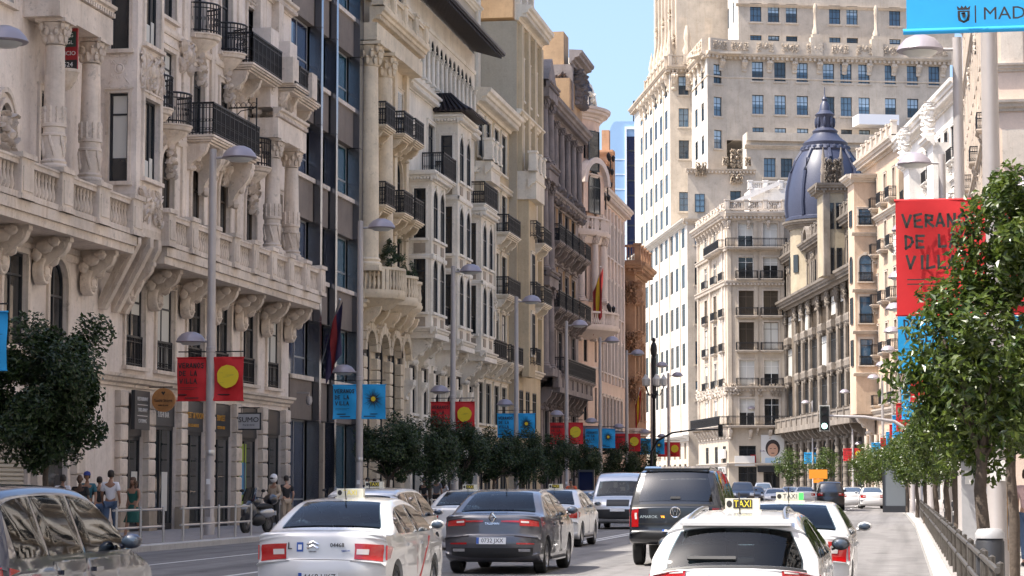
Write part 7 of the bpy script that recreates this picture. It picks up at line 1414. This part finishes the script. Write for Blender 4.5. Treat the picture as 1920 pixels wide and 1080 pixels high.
far=[(1384,175,'mpv','p_black',1,'dark oncoming car right of the pickup roof'),(1408,196,'sedan','p_grey',1,'small grey oncoming car with glowing lamp'),(1446,178,'wagon','p_white',1,'white oncoming car behind the taxi signs'),(1476,205,'sedan','p_silver',1,'silver far car beside the distant taxi'),(1558,150,'mpv','p_black',0,'dark people carrier far ahead on the right lanes'),(1600,168,'sedan','p_white',0,'white saloon far ahead, left of two'),(1637,160,'sedan','p_white',0,'white saloon far ahead, right of two'),(1425,225,'mpv','p_silver',1,'silver car farthest away at the bend'),(1510,190,'sedan','p_white',0,'white far taxi behind the green roof sign')]
for px,Y,k,m,fr,lab in far:
    p=ony(px,940,Y); sc=1.12 if k=='mpv' else 1.0; car('distant_car',k,m,(p.x,Y+(4.4 if fr else 0),0),PI+.08 if fr else .06,lab,group='cars in the distance',front=bool(fr),lite=True,tail=None if fr else T0,glass='c_glass_blue',scale=(1,1,sc))
# -- parked motorbike
def motorbike(P,rz,label):
    r=empty('motorbike',P,label,'motorbike',rz); ty,ri,bd=wheel_mesh(.29,.12,0)
    for y in (0,1.35): w=obj('wheel',ty,r,(0,y,.29)); obj('rim',ri,w)
    obj('fairing',MB().ell((0,1.15,.72),(.2,.34,.3),10,7).ell((0,.95,.95),(.26,.25,.2),10,7).ell((0,1.33,.62),(.16,.18,.3),10,7).mesh('fairing','p_black',60),r)
    obj('fork',MB().tube([(-.08,1.35,.29),(-.08,1.12,.9)],.03,6).tube([(.08,1.35,.29),(.08,1.12,.9)],.03,6).mesh('fork','steel',50),r); obj('engine',MB().ell((0,.62,.4),(.2,.38,.2),9,6).mesh('engine','k_trim',60),r)
    obj('seat',MB().ell((0,.2,.8),(.17,.5,.11),10,6).mesh('seat','rubber',60),r); obj('tail_case',MB().ell((0,-.2,1.02),(.24,.22,.18),10,7).mesh('tail_case','p_black',60),r); obj('side_panel',MB().ell((0,.1,.62),(.2,.46,.18),10,6).mesh('side_panel','p_silver',60),r)
    obj('windshield',MB().add([(-.24,1.2,.98),(.24,1.2,.98),(.2,1.0,1.38),(-.2,1.0,1.38),(0,1.32,1.0),(0,1.1,1.42)],[(0,4,5,3),(4,1,2,5)]).mesh('windshield','c_glass',60),r); obj('handlebar',MB().tube([(-.38,.85,1.06),(-.2,.98,1.1),(.2,.98,1.1),(.38,.85,1.06)],.02,6).mesh('handlebar','k_trim',50),r)
    for sg in (-1,1): obj('mirror',MB().tube([(sg*.28,.92,1.08),(sg*.36,.95,1.25)],.012,5).ell((sg*.38,.94,1.3),(.08,.03,.05),8,5).mesh('mirror','k_trim',50),r)
    obj('headlight',MB().ell((0,1.45,.8),(.13,.06,.09),10,6).mesh('headlight','hl_glass',60),r); obj('number_plate',MB().box(-.1,.1,-.02,0,-.07,.07).mesh('number_plate','plate_w'),r,(0,-.36,.6))
q=onx(478,1000,-20.0); motorbike((-19.6,q.y,.15),PI-.25,'black touring motorbike parked behind the left railing')
q=onx(640,930,-19.4); motorbike((-19.4,q.y,.15),PI,'motorbike parked beside the second left lamp post')
# ================================================================ people
mat('sk_light',(.46,.27,.19),.55); mat('sk_tan',(.30,.16,.10),.55); mat('sk_dark',(.10,.055,.035),.5); mat('hr_dark',(.018,.013,.01),.6); mat('hr_brown',(.07,.035,.018),.6); mat('cl_white',(.68,.68,.72),.85); mat('cl_jeans',(.06,.10,.18),.85); mat('cl_green',(.012,.085,.07),.8); mat('cl_black',(.02,.02,.022),.85); mat('cl_teal',(.03,.12,.16),.85); mat('cl_blue',(.03,.05,.22),.8); mat('cl_orange',(.55,.09,.03),.85); mat('cl_beige',(.40,.32,.24),.85); mat('cl_grey',(.18,.19,.22),.85); mat('cl_pink',(.55,.38,.38),.85); mat('helmet_w',(.62,.62,.64),.2,0,.5,.8); mat('straw',(.55,.42,.2),.8)
def skin_mesh(name,pts,edges,m,root=0,sub=2):
    me=bpy.data.meshes.new('k'); me.from_pydata([p[:3] for p in pts],edges,[]); o=bpy.data.objects.new('k',me); TMP.collection.objects.link(o)
    o.modifiers.new('s','SKIN').use_smooth_shade=True; o.modifiers.new('u','SUBSURF').levels=sub
    sv=me.skin_vertices[0].data
    for i,p in enumerate(pts): sv[i].radius=(p[3],p[4] if len(p)>4 else p[3]); sv[i].use_root=(i==root)
    r=evalmesh(o); bpy.data.objects.remove(o); r.materials.clear(); r.materials.append(MT[m]); r.shade_smooth(); r.name=name; return r
def joints(pose):
    st=pose.get('stride',.0); ar=pose.get('arm',st*.8); el=pose.get('elbow',.1); lean=pose.get('lean',0); J={}
    J['pel']=(0,0,.94); J['sp']=(0,.01+lean*.1,1.14); J['ch']=(0,lean*.2,1.34); J['nk']=(0,lean*.28-.01,1.49); J['hb']=(0,lean*.33+.015,1.56)
    for s,n in ((-1,'L'),(1,'R')):
        f=st*s; a=-ar*s; kn=max(0,-f)
        J['sh'+n]=(s*.175,lean*.22,1.415); J['el'+n]=(s*.235,a*.55+lean*.2-.03,1.15); J['wr'+n]=(s*.245,a*.9+el*.9+lean*.2,.93+el*.5); J['ha'+n]=(s*.24,a*.95+el*1.15+lean*.2,.85+el*.6)
        J['hp'+n]=(s*.09,0,.90); J['kn'+n]=(s*.1,f*.45+.03,.5+kn*.02); J['an'+n]=(s*.1,f*.95-kn*.05,.09+kn*.12); J['to'+n]=(s*.11,f*.95+.15,.035+kn*.02)
    if pose.get('ride'):
        for s,n in ((-1,'L'),(1,'R')):
            u=.12*s; J['kn'+n]=(s*.12,.36,.62+u); J['an'+n]=(s*.12,.18,.24+u); J['to'+n]=(s*.12,.33,.2+u); J['el'+n]=(s*.26,.28,1.18); J['wr'+n]=(s*.25,.52,1.08); J['ha'+n]=(s*.25,.58,1.05)
    return J
def person(P,rz,label,top,bottom,skin='sk_light',hair='hr_dark',h=1.75,pose={},sleeve='short',dress=False,long=False,extra=(),shorts=False):
    k=h/1.75; J=joints(pose); r=empty('person',P,label,'person',rz); r.scale=(k,k,k)
    N=['pel','sp','ch','nk','hb','shL','elL','wrL','haL','shR','elR','wrR','haR','hpL','knL','anL','toL','hpR','knR','anR','toR']
    rad=dict(pel=(.125,.09),sp=(.11,.08),ch=(.13,.095),nk=.05,hb=.05,sh=.055,el=.04,wr=.028,ha=.03,hp=.085,kn=.055,an=.038,to=.032)
    g=lambda n: rad.get(n) or rad[n[:2]]
    pts=[(*J[n],*(g(n) if isinstance(g(n),tuple) else (g(n),g(n)))) for n in N]; ix={n:i for i,n in enumerate(N)}
    E=[('pel','sp'),('sp','ch'),('ch','nk'),('nk','hb')]+[(a+s,b+s) for s in 'LR' for a,b in (('sh','el'),('el','wr'),('wr','ha'),('hp','kn'),('kn','an'),('an','to'))]+[('ch','shL'),('ch','shR'),('pel','hpL'),('pel','hpR')]
    me=skin_mesh('body',pts,[(ix[a],ix[b]) for a,b in E],skin); b=MB(); b.v=[tuple(v.co) for v in me.vertices]; b.f=[tuple(p.vertices) for p in me.polygons]
    # head with jaw, nose and ears; hands with five fingers
    hc=Vector(J['hb'])+Vector((0,.02,.095)); n0=len(b.v); b.ell((0,0,0),(.075,.092,.118),14,12)
    for i in range(n0,len(b.v)):
        x,y,z=b.v[i]
        if z<-.03: x*=.84; y=y*.92+.01
        if y>.07 and abs(x)<.03 and -.04<z<.02: y+=.022
        if y>.06 and .01<z<.035 and .015<abs(x)<.05: y-=.008
        b.v[i]=(x+hc.x,y+hc.y,z+hc.z)
    for s in (-1,1): b.ell(hc+Vector((s*.077,-.005,-.005)),(.012,.022,.034),6,5)
    for s,n in ((-1,'L'),(1,'R')):
        w,hd=Vector(J['wr'+n]),Vector(J['ha'+n]); d=(hd-w).normalized()
        for q,(o,l) in enumerate(((-.027,.062),(-.009,.075),(.009,.07),(.026,.055))):
            a=hd+Vector((0,o,0)); b.tube([a,a+d*l*.5,a+d*l*.8+Vector((-s*.012,0,0)),a+d*l+Vector((-s*.026,0,.004))],[.0095,.009,.008,.006],5)
        a=w+d*.03; b.tube([a,a+d*.035+Vector((-s*.01,.035,0)),a+d*.065+Vector((-s*.016,.045,0))],[.012,.010,.007],5)
    bo=obj('body',b.mesh('body',skin,60),r)
    obj('eyes',MB().ell(hc+Vector((-.03,.083,.014)),(.011,.008,.007),6,4).ell(hc+Vector((.03,.083,.014)),(.011,.008,.007),6,4).mesh('eyes','hr_dark'),r)
    # clothes follow the same joints with slightly larger radii
    def cloth(name,names,edges,m,grow,over={}):
        P2=[]
        for n in names:
            q=over.get(n) or g(n); q=q if isinstance(q,tuple) else (q,q); P2.append((*J[n],q[0]+grow,q[1]+grow))
        ii={n:i for i,n in enumerate(names)}; return obj(name,skin_mesh(name,P2,[(ii[a],ii[b]) for a,b in edges],m),r)
    J['ml']=J['shL'] ; 
    for s in 'LR': J['um'+s]=tuple(Vector(J['sh'+s]).lerp(Vector(J['el'+s]),.75)); rad['um']=.05; J['km'+s]=tuple(Vector(J['hp'+s]).lerp(Vector(J['kn'+s]),.9)); rad['km']=.075
    nm=['pel','sp','ch','shL','shR','umL','umR']; ed=[('pel','sp'),('sp','ch'),('ch','shL'),('ch','shR'),('shL','umL'),('shR','umR')]
    if sleeve=='none': nm=nm[:5]; ed=ed[:4]
    if sleeve=='long': nm+=['elL','elR','wrL','wrR']; ed+=[('umL','elL'),('umR','elR'),('elL','wrL'),('elR','wrR')]
    if dress:
        cloth('dress_top',nm,ed,top,.016); b=MB(); sg=pose.get('stride',0); b.lathe([(.125,.98),(.17,.86),(.21,.7),(.27,.48),(.27,.47),(.2,.7)],18,sy=.8)
        for i,(x,y,z) in enumerate(b.v): b.v[i]=(x+.02*math.sin(9*math.atan2(y,x)) if z<.6 else x,y+.03*math.sin(5*math.atan2(y,x)) if z<.6 else y,z)
        obj('skirt',b.mesh('skirt',top,60),r)
    else: cloth('shirt',nm,ed,top,.018)
    if bottom:
        tn=['pel','hpL','hpR','kmL','kmR']+([] if shorts else ['knL','knR','anL','anR']); te=[('pel','hpL'),('pel','hpR'),('hpL','kmL'),('hpR','kmR')]+([] if shorts else [('kmL','knL'),('kmR','knR'),('knL','anL'),('knR','anR')]); cloth('trousers',tn,te,bottom,.016)
    for s in 'LR': a,t=Vector(J['an'+s]),Vector(J['to'+s]); obj('shoe',MB().ell(a.lerp(t,.5)+Vector((0,0,-.025)),(.05,.135,.042),8,6).mesh('shoe','cl_black',60),r)
    hb=MB(); hb.lathe([(.0,.128),(.05,.118),(.078,.085),(.088,.03),(.086,-.02),(.08,-.06)],16,sy=1.15); k2=[]
    V=[(x,y-.012,z) for x,y,z in hb.v]; F=[f for f in hb.f if not all(V[i][1]>.045 and V[i][2]<.06 for i in f)]; hb.v=[tuple(Vector(v)+hc) for v in V]; hb.f=F
    if long:
        for x,y,z,a in ((-.07,-.05,-.1,.06),(.07,-.05,-.1,.06),(0,-.08,-.12,.08),(-.08,-.02,-.2,.045),(.08,-.02,-.2,.045),(0,-.09,-.22,.07)): hb.ell(hc+Vector((x,y,z)),(a,a*.8,.12),8,6)
    if hair: obj('hair',hb.mesh('hair',hair,60),r)
    for e in extra:
        if e=='backpack': obj('backpack',MB().ell((0,-.17+pose.get('lean',0)*.2,1.26),(.15,.1,.21),10,8).mesh('backpack','cl_black',60),r)
        if e=='cap': obj('cap',MB().lathe([(.095,.02),(.095,.06),(.075,.11),(0,.14)],14,c=tuple(hc)).ell(hc+Vector((0,.12,.03)),(.07,.07,.012),8,4).mesh('cap','cl_blue',60),r)
        if e=='helmet': obj('helmet',MB().ell(hc+Vector((0,-.005,.02)),(.125,.145,.15),14,10).mesh('helmet','helmet_w',60),r); obj('visor',MB().ell(hc+Vector((0,.03,.015)),(.11,.122,.06),12,6).mesh('visor','c_glass',60),r)
        if e=='hat': obj('hat',MB().lathe([(.19,.05),(.1,.06),(.095,.12),(.07,.15),(0,.155)],16,c=tuple(hc)).mesh('hat','straw',60),r)
    return r
def onpave(px,X): return (X,onx(px,940,X).y,.15)
person(onpave(207,-21.3),R(6),'man in a white T-shirt and jeans seen from behind on the left pavement','cl_white','cl_jeans','sk_tan',h=1.86,pose=dict(stride=.22,arm=.1))
person(onpave(250,-21.0),PI-.25,'woman with long hair in a dark green dress walking towards the viewer','cl_green',None,'sk_tan','hr_brown',1.68,dict(stride=.26,arm=.15),'none',True,True)
person(onpave(117,-22.6),.1,'man in a white shirt with a black backpack behind the dark car','cl_white','cl_grey','sk_tan',h=1.74,pose=dict(stride=.2),extra=('backpack',))
person(onpave(163,-21.9),PI+.2,'man in a teal shirt and blue cap behind the bald man','cl_teal','cl_jeans','sk_tan',h=1.82,pose=dict(stride=.15),extra=('cap',))
person(onpave(150,-20.3),PI,'bald man in a black shirt facing the viewer over the dark car','cl_black','cl_black','sk_dark',None,1.72,dict(stride=.15))
person(onpave(186,-22.8),.3,'dark-clothed pedestrian half hidden left of the man in white','cl_black','cl_jeans','sk_tan','hr_dark',1.7,dict(stride=.2))
person(onpave(514,-20.5),PI-.4,'rider in a white helmet standing beside the parked motorbike','cl_beige','cl_black','sk_tan','hr_dark',1.78,dict(stride=.08,elbow=.25),'long',extra=('helmet',))
person(onpave(537,-21.0),R(40),'man in a black T-shirt standing behind the helmeted rider','cl_black','cl_beige','sk_light',h=1.78,pose=dict(stride=.1))
person(onpave(689,-21.6),PI,'dark-haired pedestrian behind the silver taxi, left of the pair','cl_black','cl_black','sk_tan',h=1.75,pose=dict(stride=.15))
person(onpave(818,-21.2),.1,'slim man in grey standing between the trees left of the grey saloon','cl_grey','cl_black','sk_light',h=1.85,pose=dict(stride=.08))
person(onpave(831,-20.9),.05,'woman in a white shirt and black shorts beside the man in grey','cl_white','cl_black','sk_light','hr_dark',1.7,dict(stride=.15),shorts=True,long=True)
person(onpave(702,-22.2),.2,'pedestrian in a pale shirt behind the silver taxi, right of the pair','cl_pink','cl_grey','sk_light','hr_brown',1.72,dict(stride=.2))
person(onpave(795,-22.4),PI,'pedestrian in black by the cream block portals','cl_black','cl_black','sk_tan',h=1.74,pose=dict(stride=.2))
person((2.28,44.2,.15),.1,'person in a pink checked shirt and jeans at the right edge','cl_pink','cl_jeans','sk_light','hr_brown',1.76,dict(stride=.2),'long')
person((2.25,69.5,.15),PI,'person in a straw hat and white shirt under the right trees','cl_white','cl_beige','sk_tan','hr_brown',1.7,dict(stride=.2),extra=('hat',))
person((2.6,60,.15),.2,'person in dark clothes walking under the right trees','cl_black','cl_grey','sk_tan','hr_dark',1.76,dict(stride=.25))
p=ony(1073,960,103); person((p.x,103,.1),PI-.1,'cyclist in an orange shirt riding towards the viewer','cl_orange','cl_black','sk_tan','hr_dark',1.76,dict(ride=1,lean=.6,elbow=.2))
r=empty('bicycle',(p.x,103,.0),'dark bicycle under the orange-shirted cyclist','bicycle',PI-.1)
for y in (-.52,.55): w=obj('wheel',MB().torus((0,0,0),.32,.022,22,6,'x').mesh('wheel','rubber',50),r,(0,y,.34)); obj('spokes',MB().tube([(0,-.3,0),(0,.3,0)],.004,4).tube([(0,0,-.3),(0,0,.3)],.004,4).tube([(0,-.21,-.21),(0,.21,.21)],.004,4).tube([(0,-.21,.21),(0,.21,-.21)],.004,4).mesh('spokes','steel'),w)
obj('frame',MB().tube([(0,-.52,.34),(0,0,.3),(0,.42,.82),(0,-.15,.82),(0,0,.3)],.02,6).tube([(0,-.52,.34),(0,-.15,.82),(0,-.18,.95)],.018,6).tube([(0,.55,.34),(0,.42,.9)],.02,6).mesh('frame','p_black',50),r); obj('handlebar',MB().tube([(-.27,.5,1.0),(0,.42,.98),(.27,.5,1.0)],.016,6).mesh('handlebar','k_trim',50),r); obj('saddle',MB().ell((0,-.2,.97),(.08,.14,.04),8,5).mesh('saddle','rubber',60),r)
bpy.data.scenes.remove(TMP)
